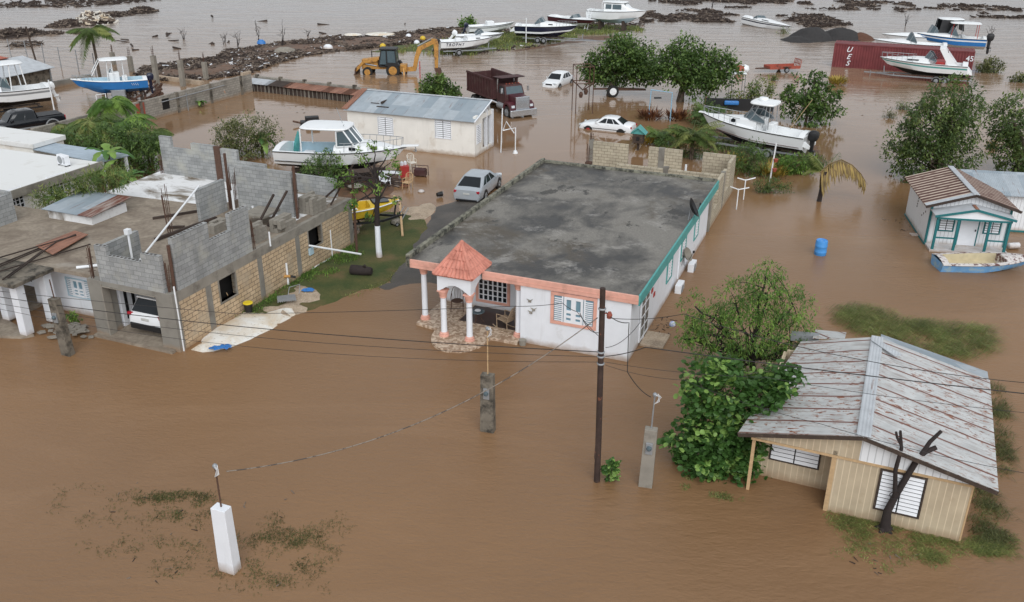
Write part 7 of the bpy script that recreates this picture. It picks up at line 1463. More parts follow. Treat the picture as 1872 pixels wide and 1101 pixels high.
# ---------------------------------------------------------------- the big yard wall, its neighbours
def seg_wall(name, label, a, b, ztop, th, m_, cat='wall', z0=-.5, cap=None):
    L = hypot(b[0]-a[0], b[1]-a[1]); yw = math.atan2(b[1]-a[1], b[0]-a[0]); t = thing(name, label, cat, (a[0], a[1], 0), yw); MB().box(0, L, -th/2, th/2, z0, ztop).build('wall', mt[m_], t)
    return t, L, Fr(a, yw)
a = at(285, 217); b = at(461, 168); W1 = Fr(a, math.atan2(b[1]-a[1], b[0]-a[0])); zt = W1.on(285, 178, 1, 0)[2]; d = Vector((b[0]-a[0], b[1]-a[1], 0)); a0 = Vector(a)-d*.95
t, L, f = seg_wall('yard_wall', 'long weathered block wall with window holes round the flooded yard', tuple(a0), b, zt, .22, 'oblock')
for px, py, w_, h_, m_ in ((257, 200, .9, 1.0, 'orangered'), (303, 190, .8, .9, 'void')):
    q = f.on(px, py, 1, -.11); MB().box(q[0]-w_/2, q[0]+w_/2, -.125, -.1, q[2]-h_/2, q[2]+h_/2).build('opening', mt[m_], t)
for i in range(6): x = L*(.08+.17*i); MB().box(x, x+.3, -.15, .15, -.5, zt+.01).build('pilaster', mt['oldconc'], t)
MB().box(L-1.2, L+.02, -.13, .13, zt, zt+.25).build('raised_end', mt['gravel'], t)
MB().tube([f.on(295, 187, 1, -.35), f.on(410, 156, 1, -.35)], .04).tube([f.on(340, 170, 1, -.3), (f.on(340, 170, 1, -.3)[0], -.3, -.3)], .04).build('pipe_rail', mt['steel'], t)
a2 = at(470, 166); b2 = at(668, 198); t, L, f = seg_wall('low_wall', 'low block wall behind the row of rust-roofed hutches', at(466, 160), at(690, 186), 1.15, .2, 'oblock')
for i in range(5): MB().box(L*(.02+.2*i), L*(.02+.2*i)+.3, -.14, .14, -.5, 1.3).build('pilaster', mt['oldconc'], t)
for i, (u, w_, m_) in enumerate(((.11, 2.6, 'greytin'), (.27, 2.6, 'dkdebris'), (.44, 2.8, 'rusttin'), (.60, 2.9, 'rusttin'), (.76, 3.0, 'rusttin'), (.91, 2.8, 'rusttin'))):
    u_ = u*L; p = f.wo((u_, -.9, 0)); t = thing('animal_hutch', ('hutch with a pale tin top, first from the wall corner', 'open dark hutch without a tin roof, second from the corner', 'rust-roofed hutch beside the open dark hutch', 'rust-roofed hutch in the middle of the low wall', 'rust-roofed hutch second from the cream shed', 'rust-roofed hutch nearest the cream shed')[i], 'hutch', p, f.yaw, 'hutches along the low wall')
    MB().box(-w_/2, w_/2, -.5, .5, -.3, .72).build('body', mt['dkdebris'], t); MB().quad((-w_/2-.1, -.75, .74), (w_/2+.1, -.75, .74), (w_/2+.1, .65, .98), (-w_/2-.1, .65, .98)).quad((-w_/2-.1, .65, .96), (w_/2+.1, .65, .96), (w_/2+.1, -.75, .72), (-w_/2-.1, -.75, .72)).build('roof', mt[m_], t); k = MB()
    for j in range(7): x = -w_/2+w_*j/6; k.box(x-.03, x+.03, -.53, -.5, -.2, .72)
    k.build('slats', mt['conc'], t)
t, L, f = seg_wall('inner_wall', 'low grey wall along the far edge of the boat yard', at(45, 172), at(168, 146), .55, .5, 'grey')
t, L, f = seg_wall('inner_wall', 'low brown wall beyond the concrete columns', at(250, 140), at(372, 156), .4, .3, 'gravel')
for i, (x, y0, y1) in enumerate(((241, 131, 103), (288, 158, 102), (335, 158, 110), (377, 146, 114), (208, 118, 96))):
    p = at(x, y0); h = Fr(p, 0).on(x, y1, 1, 0)[2]; t = thing('concrete_column', ('bare concrete column nearest the palm', 'tall bare concrete column, second right of the palm', 'tall bare concrete column, third right of the palm', 'bare concrete column nearest the debris bank', 'bare concrete column hidden behind the palm')[i], 'column', p, -.3, 'bare columns of the yard'); MB().box(-.2, .2, -.2, .2, -.4, h).build('shaft', mt['conc'], t); rebar(t, 0, 0, h, 1.0, 4, .1)
def chain_fence():
    t = thing('wire_fence', 'wire fence with thin metal posts in the shallows', 'fence', at(22, 108)); o = at(22, 108); f = Fr(o, 0); pts = []
    for x, y in ((22, 108), (52, 112), (82, 118), (112, 124), (144, 130), (175, 137)):
        p = f.tl(at(x, y)); pts.append(p); MB().tube([(p[0], p[1], -.3), (p[0]+R.uniform(-.1, .1), p[1], 2.2)], .05).build('post', mt['steel'], t)
    k = MB()
    for z in (.3, .8, 1.3, 1.8, 2.1): k.tube([(p[0], p[1], z) for p in pts], .012, 4)
    k.build('wires', mt['steel'], t)
chain_fence()
p = at(69, 122); tag(MB().tube([(0, 0, -.3), (-.4, 0, 4.2)], .1, 8).build('dark_post', mt['darkwood']), 'tall dark leaning post by the red-roofed shed', 'post').location = p
def left_shed():
    f = Fr(at(97, 163), yaw_of((45, 175), (97, 163))); t = thing('tin_shed', 'grey shed with red and pale tin roofs at the left edge', 'shed', f.o, f.yaw)
    MB().box(-9, 0, 0, 5, -.4, 2.0).build('wall', mt['oldconc'], t); MB().quad((-9.3, -.5, 2.05), (.3, -.5, 2.05), (.3, 3.4, 2.9), (-9.3, 3.4, 2.9)).quad((-9.3, 3.4, 2.86), (.3, 3.4, 2.86), (.3, -.5, 2.01), (-9.3, -.5, 2.01)).build('roof', mt['greytin'], t)
    MB().quad((-9.3, 3.0, 3.0), (-1.6, 3.0, 3.0), (-1.9, 5.6, 3.3), (-9.3, 5.6, 3.3)).quad((-9.3, 5.6, 3.25), (-1.9, 5.6, 3.25), (-1.6, 3.0, 2.95), (-9.3, 3.0, 2.95)).build('red_roof', mt['redtin'], t); MB().box(-.06, .06, -.1, .02, -.4, 2.1).build('corner_post', mt['steel'], t); MB().box(-9, -.4, 5, 9, -.4, 2.2).build('rear_wall', mt['oldconc'], t)
left_shed()
# yard clutter: plastic tank, engines, metal
p = at(220, 186); t = thing('water_tank', 'grey plastic water tank in its cage behind the yard wall', 'tank', p, .3); MB().box(-.6, .6, -.5, .5, .1, 1.15).build('tank', mt['steel'], t, bevel=.12); k = MB()
for z in (.15, .6, 1.1): k.tube([(-.64, -.54, z), (.64, -.54, z), (.64, .54, z), (-.64, .54, z), (-.64, -.54, z)], .02, 5)
k.build('cage', mt['steel'], t); MB().lathe((0, 0, 1.15), [(.12, 0), (.12, .06)], 10).build('cap', mt['black'], t)
t = thing('bucket_seat', 'pale plastic seat frame in water below the blue boat', 'seat frame', at(187, 190), .2); MB().tube([(-.4, 0, -.2), (-.4, 0, .8), (.4, 0, .9), (.4, 0, -.2)], .05).box(-.4, .4, -.05, .4, .2, .28).build('frame', mt['gel'], t)
o = MB()
for i in range(60): q = at(R.uniform(225, 292), R.uniform(158, 182), .1); l = R.uniform(.3, 1.1); aa = R.uniform(0, pi); o.bar((q[0], q[1], R.uniform(0, .3)), (q[0]+l*cos(aa), q[1]+l*sin(aa), R.uniform(.1, .7)), R.uniform(.04, .2))
tag(o.build('scrap_metal', mt['rustiron']), 'rusty scrap heaped behind the yard wall', 'scrap', kind='stuff')
o = MB()
for px, py, ang in ((384, 185, .2), (402, 183, -.4), (378, 188, .5)): q = at(px, py); o.bar((q[0]-.5, q[1]-.3, .05), (q[0]+.5, q[1]+.35, .5), .06, .7, ang)
tag(o.build('loose_panels', mt['pinkpanel']), 'faded pink panels dumped at the foot of the yard wall', 'panels', kind='stuff'); banana('ragged young plant beside the faded pink panels', at(366, 196), .4, 7, .9, .16, 47)
t = thing('wrecked_engine', 'dark engine block lying in water behind the fishing boat', 'engine', at(570, 228), .3); MB().box(-.9, .7, -.35, .35, -.1, .35).box(-.5, .6, -.25, .25, .35, .7).build('block', mt['black'], t, bevel=.06); MB().lathe((-.2, -.4, .3), [(.2, 0), (.2, -.1)], 10, 'y').tube([(-.9, 0, .2), (-1.5, .1, .35)], .08).build('pulley', mt['rustiron'], t)
# chairs and junk by the fishing boat bow
def plastic_chair(label, p, rz, m_, tip=0.0):
    t = thing('plastic_chair', label, 'chair', p, rz, None, tip, 0); MB().box(-.25, .25, -.24, .24, .4, .44).build('seat', mt[m_], t, bevel=.015); k = MB()
    for i in range(5): x = -.2+.1*i; k.tube([(x, .23, .44), (x*1.05, .33, .9)], .018, 5)
    k.tube([(-.24, .23, .44), (-.25, .34, .85), (-.12, .37, .98), (.12, .37, .98), (.25, .34, .85), (.24, .23, .44)], .025, 6); k.build('backrest', mt[m_], t)
    for x in (-.22, .22):
        for y in (-.2, .22): MB().tube([(x*1.15, y*1.2, -.05), (x, y, .41)], .025, 6).build('leg', mt[m_], t)
        MB().tube([(x, -.2, .41), (x*1.12, -.22, .64), (x*1.08, .28, .66)], .022, 6).build('arm', mt[m_], t)
plastic_chair('pale pink plastic chair standing in water by the fishing boat bow', at(754, 308), .5, 'marl')
plastic_chair('yellow-brown plastic chair in water in front of the pink chair', at(745, 345), -.4, 'pale_wood')
plastic_chair('white plastic chair among scrap by the boat keel', at(705, 342), .9, 'white')
t = thing('generator', 'dark red generator standing in water beside the chairs', 'generator', at(769, 322), -.2); MB().box(-.4, .4, -.25, .25, .05, .5).build('engine', mt['maroondk'], t, bevel=.05); MB().tube([(-.45, -.3, 0), (-.45, -.3, .65), (.45, -.3, .65), (.45, -.3, 0)], .03).tube([(-.45, .3, 0), (-.45, .3, .65), (.45, .3, .65), (.45, .3, 0)], .03).build('frame', mt['maroondk'], t)
t = thing('red_bin', 'red crate holding white jugs by the boat bow', 'crate', at(738, 322), .3); MB().box(-.35, .35, -.3, .3, -.1, .75).build('crate_body', mt['red'], t, bevel=.03); MB().lathe((-.1, 0, .75), [(.12, 0), (.12, .2), (.04, .28)], 10).lathe((.15, .1, .75), [(.11, 0), (.11, .18), (.04, .26)], 10).build('jugs', mt['white'], t)
t = thing('side_table', 'round grey table-top on a stand among scrap by the boat', 'table', at(650, 352), 0); MB().lathe((0, 0, .4), [(.45, 0), (.47, .04), (.45, .07)], 18).build('table_top', mt['conc'], t); MB().tube([(0, 0, 0), (0, 0, .4)], .06).build('stand', mt['rustiron'], t)
t = thing('workbench', 'white plank bench on metal legs by the boat keel', 'bench', at(712, 332), -.15); MB().box(-.8, .8, -.2, .2, .6, .68).build('bench_top', mt['white'], t)
for sx in (-.7, .7): MB().tube([(sx, -.15, 0), (sx, -.1, .6)], .03).tube([(sx, .15, 0), (sx, .1, .6)], .03).build('leg', mt['steel'], t)
tag(MB().lathe((0, 0, 0), [(.1, -.02), (.22, .02), (.2, .1), (.08, .15)], 12).build('white_float', mt['white'], None, smooth=60), 'white float lying in shallow water by the driveway', 'float').location = at(770, 351)
t = thing('black_bucket', 'tipped black bucket in shallow water by the driveway', 'bucket', at(804, 358, .1), .6); MB().lathe((0, 0, .1), [(.12, -.2), (.17, .15), (.15, .15), (.1, -.15)], 12, 'x').build('pail', mt['black'], t, smooth=40); MB().tube([(.15, -.16, .1), (.25, 0, .28), (.15, .16, .1)], .012).build('handle', mt['steel'], t)
o = MB()
for (x0, y0, x1, y1) in ((732, 408, 748, 468), (722, 395, 735, 430)): p, q = at(x0, y0-14, .1), at(x1-12, y1-36, .1); o.bar((p[0], p[1], .9), (q[0], q[1], .12), .12, .05)
o.build('leaning_plank', mt['pale_wood']); [tag(q_, 'pale plank leaning beside the bow of the yellow boat', 'plank', 'planks by the yellow boat') for q_ in bpy.data.objects if q_.name.startswith('leaning_plank')]
t = thing('push_bike', 'grey push mower lying beside the yellow boat bow', 'mower', at(733, 412, .1), .8); MB().tube([(0, 0, .2), (.6, 0, .9), (.6, .4, .9), (0, .4, .2)], .025).build('handle', mt['steel'], t); MB().box(-.4, .1, 0, .4, .1, .35).build('deck', mt['conc'], t, bevel=.04)
for y in (-.03, .43): wheel(t, -.3, y, .12, .06, 'steel', -1 if y < 0 else 1)
t['label'] = 'grey hand mower lying beside the yellow boat bow'; t.name = 'hand_mower'
# by the block house wall
t = thing('lidded_bucket', 'black bucket with a bright yellow lid by the tan block wall', 'bucket', at(455, 570, .15)); MB().lathe((0, 0, 0), [(.16, 0), (.2, .42)], 16).build('pail', mt['black'], t, smooth=40); MB().lathe((0, 0, .42), [(.22, 0), (.22, .04), (.18, .06)], 16).build('lid', M('lid_yellow', S(222, 196, 40), .4, .05), t)
t = thing('yellow_pipe', 'yellow bent pipe at the foot of the tan block wall', 'pipe', at(520, 520, .15), .2); MB().tube([(-.1, 0, .0), (-.12, 0, .3), (.05, 0, .42), (.3, .05, .38)], .07, 8).build('elbow', mt['yellow'], t, smooth=60); MB().tube([(.3, .05, .38), (.55, .1, .3)], .06, 8).build('tail_piece', mt['black'], t)
t = thing('laundry_crate', 'grey crate frame lying on the gravel bank', 'crate', at(524, 548, .25), .3); k = MB()
for i in range(9): k.box(-.4+.1*i-.02, -.4+.1*i+.02, -.3, .3, .02, .07)
for i in range(7): k.box(-.4, .4, -.3+.1*i-.02, -.3+.1*i+.02, .07, .1)
k.build('grid', mt['steel'], t); MB().tube([(.1, .3, .1), (.2, .6, .35), (.7, .7, .4), (.6, .3, .1)], .02).build('frame', mt['steel'], t)
def rag(label, p, r, m_, seed):
    rr = random.Random(seed); m = MB(); n = 7; V = [[(r*(i/n-.5)*2+rr.uniform(-.05, .05), r*.7*(j/n-.5)*2+rr.uniform(-.05, .05), max(.0, .02+.16*r*(1+mnoise.noise((i*.7, j*.7, seed*3.1))))) for j in range(n+1)] for i in range(n+1)]
    for i in range(n):
        for j in range(n):
            if hypot(i-3, j-3) < 4.1+rr.uniform(-1, .3): m.quad(V[i][j], V[i+1][j], V[i+1][j+1], V[i][j+1])
    o = m.build('plastic_sheet', mt[m_], None, fix=False); o.location = p; tag(o, label, 'plastic sheet')
rag('crumpled blue sheet on the gravel bank by the grey crate', at(563, 532, .22), .3, 'bluetarp', 1); rag('blue sheet scrap at the tip of the white marl bank', at(412, 636, .1), .28, 'bluetarp', 2); rag('blue sheet scrap left of another at the water edge of the marl', at(394, 638, .1), .25, 'bluetarp', 3)
t = thing('tree_stump', 'dark chopped log lying on the lawn', 'log', at(661, 502, .1), -.2); MB().lathe((0, 0, .22), [(.22, -.55), (.26, -.5), (.25, 0), (.2, .5), (.16, .55)], 12, 'x').build('log', mt['dkbark'], t, smooth=50); MB().tube([(.1, 0, .35), (.25, -.1, .55)], [.09, .06], 7).build('branch_stub', mt['dkbark'], t); t.name = 'fallen_log'
tag(MB().tube([(0, 0, 0), (-.35, .1, 1.0)], .02).build('broom_handle', mt['pale_wood']), 'thin stick leaning on the tan block wall near the yellow-lidded bucket', 'stick').location = at(432, 574, .15)
# barrel and white pipe frames in the water at the right
t = thing('plastic_barrel', 'blue plastic barrel standing in open floodwater', 'barrel', at(1499, 465), .1); MB().lathe((0, 0, -.15), [(.29, 0), (.31, .04), (.31, .28), (.32, .3), (.32, .34), (.31, .36), (.31, .6), (.32, .62), (.32, .66), (.31, .68), (.31, .88), (.29, .95), (.27, .96), (.26, .93)], 24).build('drum', mt['blueplast'], t, smooth=35); MB().lathe((.12, 0, .77), [(.05, 0), (.05, .04)], 10).lathe((-.12, 0, .77), [(.05, 0), (.05, .04)], 10).build('bung', mt['blueplast'], t)
for i, (x, y, lab) in enumerate(((1346, 383, 'white pipe stand with crossed arms, the nearer of two'), (1359, 365, 'white pipe stand with crossed arms, the farther of two'))): t = thing('pipe_stand', lab, 'pipe stand', at(x, y), -.35+i*.2, 'white pipe stands'); MB().tube([(0, 0, -.3), (0, 0, 1.3)], .035, 8).build('upright', mt['pvc'], t); MB().tube([(-.5, .1, 1.35), (0, 0, 1.25), (.6, .15, 1.4)], .035, 8).build('cross_arm', mt['pvc'], t)
def frame_tower():
    t = thing('frame_tower', 'thin rusty metal frame tower standing in water beside the broad tree', 'frame tower', at(1064, 205), .15); h = 4.0
    for x, y in ((-.75, -.75), (.75, -.75), (.75, .75), (-.75, .75)): MB().tube([(x, y, -.3), (x, y, h)], .04).build('leg', mt['rustiron'], t)
    for z in (2.6, h): MB().tube([(-.75, -.75, z), (.75, -.75, z), (.75, .75, z), (-.75, .75, z), (-.75, -.75, z)], .04).build('brace', mt['rustiron'], t)
    k = MB(); k.tube([(-.75, -.75, 2.6), (0, 0, 1.9), (.75, .75, 2.6)], .05).tube([(.75, -.75, 2.6), (0, 0, 1.9), (-.75, .75, 2.6)], .05); k.lathe((-.2, -.2, 1.3), [(.12, 0), (.2, .3), (.1, .5)], 8).lathe((.3, .1, 1.5), [(.12, 0), (.2, .3), (.1, .5)], 8); k.build('hopper', mt['rustiron'], t)
frame_tower()
mt['paleblue'] = M('pale_blue_pipe', S(140, 182, 206), .6, .12)
t = thing('swing_frame', 'pale blue pipe goal frame in the flooded yard', 'frame', at(1225, 222), .1); MB().tube([(0, 0, -.3), (-.0, 0, 2.4), (-1.6, .8, 2.5)], .045).tube([(-1.6, .8, 2.5), (-1.65, .9, -.3)], .04).build('frame', mt['paleblue'], t); MB().box(-1.4, -.8, .3, .5, 1.85, 1.95).build('seat', mt['black'], t)
def garden_house():
    t = thing('bird_house', 'little teal-roofed garden house on a post behind the pale block wall', 'bird house', at(1166, 275), -.3); MB().box(-.08, .08, -.08, .08, -.2, .7).build('post', mt['darkwood'], t); MB().box(-.4, .4, -.35, .35, .6, 1.3).build('house', mt['darkwood'], t)
    MB().extr([(-.6, 1.3), (0, 1.85), (.6, 1.3), (0, 1.75)], 'y', -.5, .5).extr([(-.55, 1.3), (.55, 1.3), (0, 1.74)], 'y', -.36, .36).build('roof', mt['teal'], t); MB().box(-.12, .12, -.37, -.35, .8, 1.1).build('door', mt['black'], t)
garden_house()
t = thing('pot_post', 'white post carrying two terracotta pots in the garden', 'post', at(1407, 332), 0); MB().tube([(0, 0, -.2), (.12, 0, 2.6)], .05, 8).build('post', mt['pvc'], t)
for z in (.7, 1.35): MB().lathe((.2, -.1, z), [(.1, 0), (.16, .2), (.17, .22)], 12).build('pot', mt['orangered'], t)
t = thing('privacy_screen', 'dark mesh screen with a blue tarp behind the big boat bow', 'screen', at(1340, 222), -.1); MB().box(-2.4, 3.2, 0, .06, .9, 1.9).build('mesh', mt['black'], t); MB().box(-.9, .3, -.3, .0, 1.4, 1.75).build('tarp', mt['bluetarp'], t, bevel=.1)
for x in (-2.4, .4, 3.2): MB().box(x-.05, x+.05, .06, .16, -.2, 2.0).build('post', mt['wood'], t)
t = thing('white_cabinet', 'small white canopy frame between the broad tree and the open-branched tree', 'canopy', at(1345, 178), 0); MB().box(-.7, .7, -.6, .6, 2.2, 2.32).build('canopy_top', mt['gel'], t, bevel=.04)
for x in (-.6, .6):
    for y in (-.5, .5): MB().tube([(x, y, -.3), (x, y, 2.2)], .035).build('leg', mt['steel'], t)
t.name = 'small_canopy'
for i, (x, y, lab) in enumerate(((1352, 133, 'orange-red float beside the right broad tree'), (1361, 132, 'white float beside the right broad tree'))): o = MB().lathe((0, 0, .3), [(.05, -.5), (.4, -.35), (.5, 0), (.4, .35), (.05, .5)], 14).build('buoy', mt['orangered' if i == 0 else 'gel'], None, smooth=80); o.location = at(x, y); tag(o, lab, 'float')
t = thing('wheel_trailer', 'flooded trailer with a white wheel under the left broad tree', 'trailer', at(1118, 176), .1); wheel(t, 0, -.5, .55, .3, 'gel', -1); MB().bar((0, -.5, .7), (3.2, -.2, .6), .14).bar((0, .4, .7), (3.2, .0, .6), .14).bar((-1.8, 0, .7), (0, 0, .7), .14).build('frame', mt['rustiron'], t)
t = thing('buoy', 'white plastic drum floating beside the little wooden house', 'float', at(1852, 452, .1), .15); MB().lathe((0, 0, .08), [(.1, -.35), (.17, -.3), (.17, .3), (.1, .35)], 14, 'x').build('drum', mt['white'], t, smooth=40); MB().lathe((0, 0, .08), [(.18, -.02), (.18, .02)], 14, 'x').build('band', mt['white'], t)
tag(MB().box(-.35, .35, -.2, .2, -.03, .06).build('floating_board', mt['white'], None, bevel=.01), 'small white board floating left of the little wooden house', 'board').location = at(1676, 430)
t = thing('white_tank', 'white covered box just behind the white house roof', 'tank', A.wo((-8.0, 19.6, 0)), A.yaw); MB().box(-.75, .75, -.5, .5, -.2, 1.75).build('tank_body', mt['gel'], t, bevel=.08); MB().box(-.8, .8, -.55, .55, 1.75, 1.85).build('lid', mt['gel'], t, bevel=.03)
# dead trunk in front of the tan house
def dead_trunk():
    b = at(1617, 968); f = Fr(b, 0); P = lambda x, y, d=0: Vector(f.on(x, y, 1, d)); t = thing('dead_tree', 'black bare forked trunk before the tan house window', 'dead tree', b); k = MB(); rr = random.Random(3)
    k.tube([(0, 0, -.2), (0, 0, .12), P(1622, 935), P(1636, 908), P(1660, 868), P(1682, 832)], [.2, .16, .12, .1, .09, .085], 9); k.tube([P(1680, 836), P(1692, 826), P(1712, 818)], [.08, .075, .07], 8); k.tube([P(1680, 838), P(1700, 808), P(1721, 788)], [.075, .06, .05], 8); k.tube([P(1636, 906), P(1637, 860), P(1648, 820), P(1646, 788)], [.075, .065, .055, .04], 8); k.tube([P(1648, 815), P(1640, 800), P(1638, 790)], [.045, .04, .035], 7)
    for a in range(5): k.tube([(0, 0, .15), (.3*cos(a*1.3), .25*sin(a*1.3), -.05)], [.1, .05], 6)
    k.build('trunk', mt['dkbark'], t, smooth=50); MB().tube([P(1636, 905, -.1)+Vector((.16*cos(i), 0, .16*sin(i))) for i in range(7)], .012, 5).build('wire_coil', mt['cable'], t)
dead_trunk()
# ---------------------------------------------------------------- debris: wrack line, floating heaps, sand mounds
def heap(name, label, px, n, size, seed, m_=('dkdebris', 'debris', 'marl'), w_=(.75, .2, .05), kind=None, cat='debris heap', zmax=1.0, dens=None, lmul=1.0):
    rr = random.Random(seed); m = MB()
    if isinstance(px, tuple):                     # one heap: centre, half width in pixels
        x, y, rx, h = px; c = at(x, y); dist = hypot(c[0], c[1], CAMH); rw = rx*dist/FPX; rd = rw*1.2; N = 14; g = []
        for i in range(N+1):
            row = []
            for j in range(N+1): u, v = i/N*2-1, j/N*2-1; r = min(1, hypot(u, v)); z = h*max(0, 1-r**1.6)*(.75+.6*mnoise.noise((u*2+seed, v*2, seed))); row.append((c[0]+u*rw, c[1]+v*rd, z-.15))
            g.append(row)
        m.mat(0)
        for i in range(N):
            for j in range(N): m.quad(g[i][j], g[i+1][j], g[i+1][j+1], g[i][j+1])
        for _ in range(n):
            u, v = rr.gauss(0, .5), rr.gauss(0, .5); r = hypot(u, v)
            if r > 1.15: continue
            z = h*max(0, 1-min(1, r)**1.6)*.85; a = rr.uniform(0, pi); l = size*rr.uniform(.4, 1.4)*lmul; p = Vector((c[0]+u*rw, c[1]+v*rd, z)); d = Vector((cos(a), sin(a), rr.uniform(-.35, .45))).normalized(); k = rr.random(); m.mat(0 if k < w_[0] else (1 if k < w_[0]+w_[1] else 2)); m.bar(p-d*l*.5, p+d*l*.5, size*rr.uniform(.06, .22), size*rr.uniform(.05, .3) if m.cur else size*.1)
    else:
        for P, k_ in px:
            Q = [at(*p)[:2] for p in P]; xs_ = [p[0] for p in Q]; ys_ = [p[1] for p in Q]; c_ = 0; tr = 0
            while c_ < k_ and tr < k_*60:
                tr += 1; x, y = rr.uniform(min(xs_), max(xs_)), rr.uniform(min(ys_), max(ys_))
                if not inpoly(x, y, Q): continue
                nz = mnoise.noise((x*.12, y*.12, seed))+.6*mnoise.noise((x*.4, y*.4, seed))
                if dens is not None and nz < dens: continue
                c_ += 1; a = rr.uniform(0, pi); l = size*rr.uniform(.3, 1.3)*lmul; p = Vector((x, y, zmax*max(.02, .35+nz*.6)*rr.random())); d = Vector((cos(a), sin(a), rr.uniform(-.25, .3))).normalized(); kk = rr.random(); m.mat(0 if kk < w_[0] else (1 if kk < w_[0]+w_[1] else 2)); m.bar(p-d*l*.5, p+d*l*.5, size*rr.uniform(.06, .2), size*rr.uniform(.05, .2))
    return tag(m.build(name, [mt[x] for x in m_], None, fix=False), label, cat, None, kind)
patch('wrack_bank', ccw(pl((250, 140), (262, 126), (330, 118), (400, 108), (412, 95), (520, 80), (600, 72), (700, 66), (800, 58), (900, 54), (860, 68), (760, 80), (650, 92), (560, 102), (500, 116), (460, 132), (380, 142), (300, 148))), mt['mud'], .22, kind='structure', edge=2.5, wob=.8, seed=21)
heap('wrack', 'brown bank of storm debris along the shore behind the yard', [([(250, 142), (262, 126), (330, 118), (400, 108), (412, 93), (520, 78), (600, 70), (640, 92), (560, 102), (500, 118), (460, 134), (380, 146), (300, 148)], 8000), ([(600, 70), (700, 64), (800, 56), (910, 52), (870, 68), (760, 80), (640, 93)], 3600)], 0, .8, 1, m_=('dkdebris', 'debris', 'white'), w_=(.6, .37, .03), kind='stuff', cat='debris', zmax=.7)
for i, (x, y, rx, h, lab) in enumerate(((25, 64, 42, 1.3, 'dark debris heap in the sea at the left edge'), (126, 46, 30, 1.2, 'dark debris heap left of the pale rubble heap'), (208, 28, 28, .7, 'low dark debris heap right of the pale rubble heap'), (260, 22, 24, 1.3, 'dark debris heap farthest right in the upper left sea'), (160, 58, 24, .5, 'low raft of debris below the pale rubble heap'), (95, 62, 14, .4, 'small raft of debris between the two left heaps'), (45, 82, 22, .35, 'thin raft of sticks above the wire fence'))): heap('debris_heap', lab, (x, y, rx, h*.65), 420, .75, 30+i, group if 0 else ('dkdebris', 'debris', 'dkdebris'))
heap('rubble_heap', 'pale rubble heap of boards standing in the upper left sea', (172, 42, 30, 1.7), 320, 1.1, 41, ('dkdebris', 'debris', 'marl'), (.35, .2, .45))
heap('driftwood', 'scattered lines of driftwood across the upper right water', [([(1180, 2), (1560, 2), (1870, 14), (1872, 40), (1700, 26), (1540, 18), (1300, 14)], 1500), ([(1170, 22), (1290, 18), (1360, 30), (1340, 42), (1240, 40), (1175, 48)], 1000), ([(1420, 26), (1500, 28), (1560, 46), (1480, 52), (1430, 44)], 700), ([(1280, 0), (1460, 0), (1470, 12), (1300, 12)], 500)], 0, 1.05, 2, ('dkdebris', 'debris', 'dkdebris'), (.8, .18, .02), 'stuff', 'debris', .5, dens=.05)
heap('driftwood', 'scattered sticks and rafts floating in the upper left sea', [([(0, 6), (120, 0), (300, 0), (150, 14), (0, 14)], 280), ([(200, 60), (420, 60), (420, 95), (230, 100)], 14), ([(300, 20), (760, 40), (760, 60), (400, 80)], 6)], 0, 1.4, 3, ('dkdebris', 'debris', 'dkdebris'), (.85, .13, .02), 'stuff', 'debris', .4)
heap('bank_litter', 'small litter and sticks round the boats on the far bank', [([(900, 70), (960, 62), (1180, 48), (1180, 40), (1000, 44), (900, 54)], 420), ([(860, 100), (1000, 84), (900, 90)], 40)], 0, .8, 4, ('dkdebris', 'debris', 'white'), (.75, .2, .05), 'stuff', 'debris', .5)
heap('yard_litter', 'sticks and leaf scraps floating in the flood round the garden', [([(1540, 150), (1700, 190), (1700, 225), (1580, 220)], 40), ([(1180, 590), (1240, 570), (1230, 610), (1190, 620)], 30), ([(1600, 400), (1690, 400), (1680, 440)], 20), ([(500, 175), (640, 200), (540, 235)], 14), ([(620, 100), (760, 105), (700, 165)], 14), ([(100, 870), (560, 900), (560, 1090), (200, 1060)], 26), ([(1500, 960), (1760, 1020), (1600, 1090)], 12)], 0, .2, 5, ('debris', 'dkdebris', 'dkdebris'), (.6, .38, .02), 'stuff', 'litter', .04)
for i, (x, y, ww, hh) in enumerate(((478, 84, .55, .5), (600, 93, .6, .5), (521, 100, 1.3, .6), (645, 68, 1.2, .25), (695, 67, 2.0, .25))):
    rr = random.Random(i); m = MB(); m.loft([[(ww*cos(a)*k*(1+.15*sin(3*a)), ww*.6*sin(a)*k, z) for a in [j*2*pi/12 for j in range(12)]] for z, k in ((0, 1), (hh*.6, .85), (hh, .4))]); o = m.build(('blue_drum', 'white_tub', 'overturned_hull', 'foam_slab', 'foam_slab')[i], mt[('bluetarp', 'white', 'conc', 'marl', 'marl')[i]], None, smooth=50); o.location = (*at(x, y)[:2], .25); tag(o, ('blue plastic drum caught on the wrack bank', 'white tub lying at the water edge of the wrack bank', 'grey overturned dinghy hull at the edge of the wrack bank', 'yellowish foam slab on the far wrack, the smaller one', 'yellowish foam slab on the far wrack, the longer one')[i], ('drum', 'tub', 'hull', 'foam', 'foam')[i])
for i, (x, y, c, lab) in enumerate(((700, 88, 'byellow', 'yellow buoy on the wrack bank near the backhoe'), (773, 74, 'byellow', 'yellow buoy on grass nearer the lettered boat'), (747, 70, 'white', 'white jug on the wrack bank left of the boats'), (762, 82, 'white', 'white jug on the grass below the other jug'))): o = MB().lathe((0, 0, .25), [(.1, -.3), (.33, -.2), (.38, 0), (.3, .2), (.1, .32)], 12).build('buoy', mt[c], None, smooth=80); o.location = at(x, y); tag(o, lab, 'float')
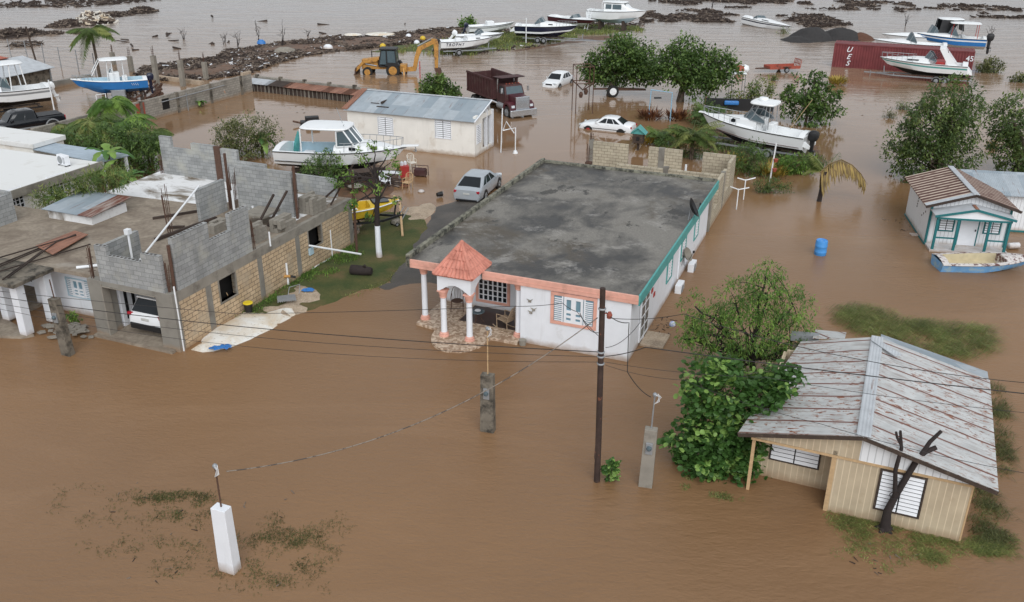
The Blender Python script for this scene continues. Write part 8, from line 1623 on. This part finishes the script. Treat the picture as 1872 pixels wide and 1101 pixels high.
def mound(label, px, m_, seed):
    """px: peaks (x, y of base, half width px, height)"""
    peaks = []
    for x, y, w_, h in px: c = at(x, y); peaks.append((c[0], c[1], w_*hypot(c[0], c[1])/FPX, h))
    x0 = min(p[0]-p[2]*1.2 for p in peaks); x1 = max(p[0]+p[2]*1.2 for p in peaks); y0 = min(p[1]-p[2]*1.2 for p in peaks); y1 = max(p[1]+p[2]*1.2 for p in peaks); N, K = 40, 26; g = []
    for i in range(N+1):
        row = []
        for j in range(K+1):
            x, y = x0+(x1-x0)*i/N, y0+(y1-y0)*j/K; z = max(h*.8*max(0, 1-((x-a)/r)**2-((y-b)/r)**2)**1.1 for a, b, r, h in peaks); row.append((x, y, z*(1+.25*mnoise.noise((x*.6, y*.6, seed)))+.1*mnoise.noise((x*1.5, y*1.5, seed))-.12))
        g.append(row)
    m = MB()
    for i in range(N):
        for j in range(K): m.quad(g[i][j], g[i+1][j], g[i+1][j+1], g[i][j+1])
    tag(m.build('sand_mound', mt[m_], None, smooth=180, fix=False), label, 'sand mound')
mound('long black sand mound in front of the half-sunk boat', [(1482, 71, 40, 2.0), (1534, 70, 40, 1.9), (1460, 74, 34, .8), (1575, 72, 24, .8)], 'darksand', 1)
mound('small brown soil mound at the right end of the black sand', [(1575, 72, 24, 1.1)], 'bsand', 2)
# dead twigs standing in the sea
k = 0
for x, y, h in ((435, 88, 2.6), (475, 80, 3.0), (515, 86, 3.4), (335, 72, 1.6), (410, 78, 1.4), (1810, 66, 1.5), (1655, 48, 2.0), (1302, 14, 1.6), (150, 5, 1.2), (562, 66, .9)):
    rr = random.Random(k); b = at(x, y); m = MB(); 
    for _ in range(3): limb(m, (0, 0, -.2), (rr.uniform(-.6, .6), rr.uniform(-.5, .5), h*rr.uniform(.6, 1)), .05, .015, rr, 5)
    for _ in range(6): q = Vector((rr.uniform(-.3, .3), rr.uniform(-.3, .3), h*rr.uniform(.3, .6))); limb(m, q, q+Vector((rr.uniform(-.7, .7), rr.uniform(-.5, .5), rr.uniform(.1, .6))), .025, .01, rr, 4)
    o = m.build('dead_twig', mt['dkbark'], None, fix=False); o.location = b; tag(o, ('bare twigs in the sea left of the taller twig trees', 'bare twig bush in the sea, middle of three before the wrack', 'bare twig bush nearest the backhoe side of the wrack', 'small bare twig in the sea right of the palm', 'small bare twig left of the three twig bushes', 'bare twig in water right of the red container', 'bare twig behind the long black sand mound', 'bare twig among driftwood at the top edge', 'bare twig at the top left edge of the sea', 'short bare twig at the top of the wrack bank')[k], 'twig'); k += 1
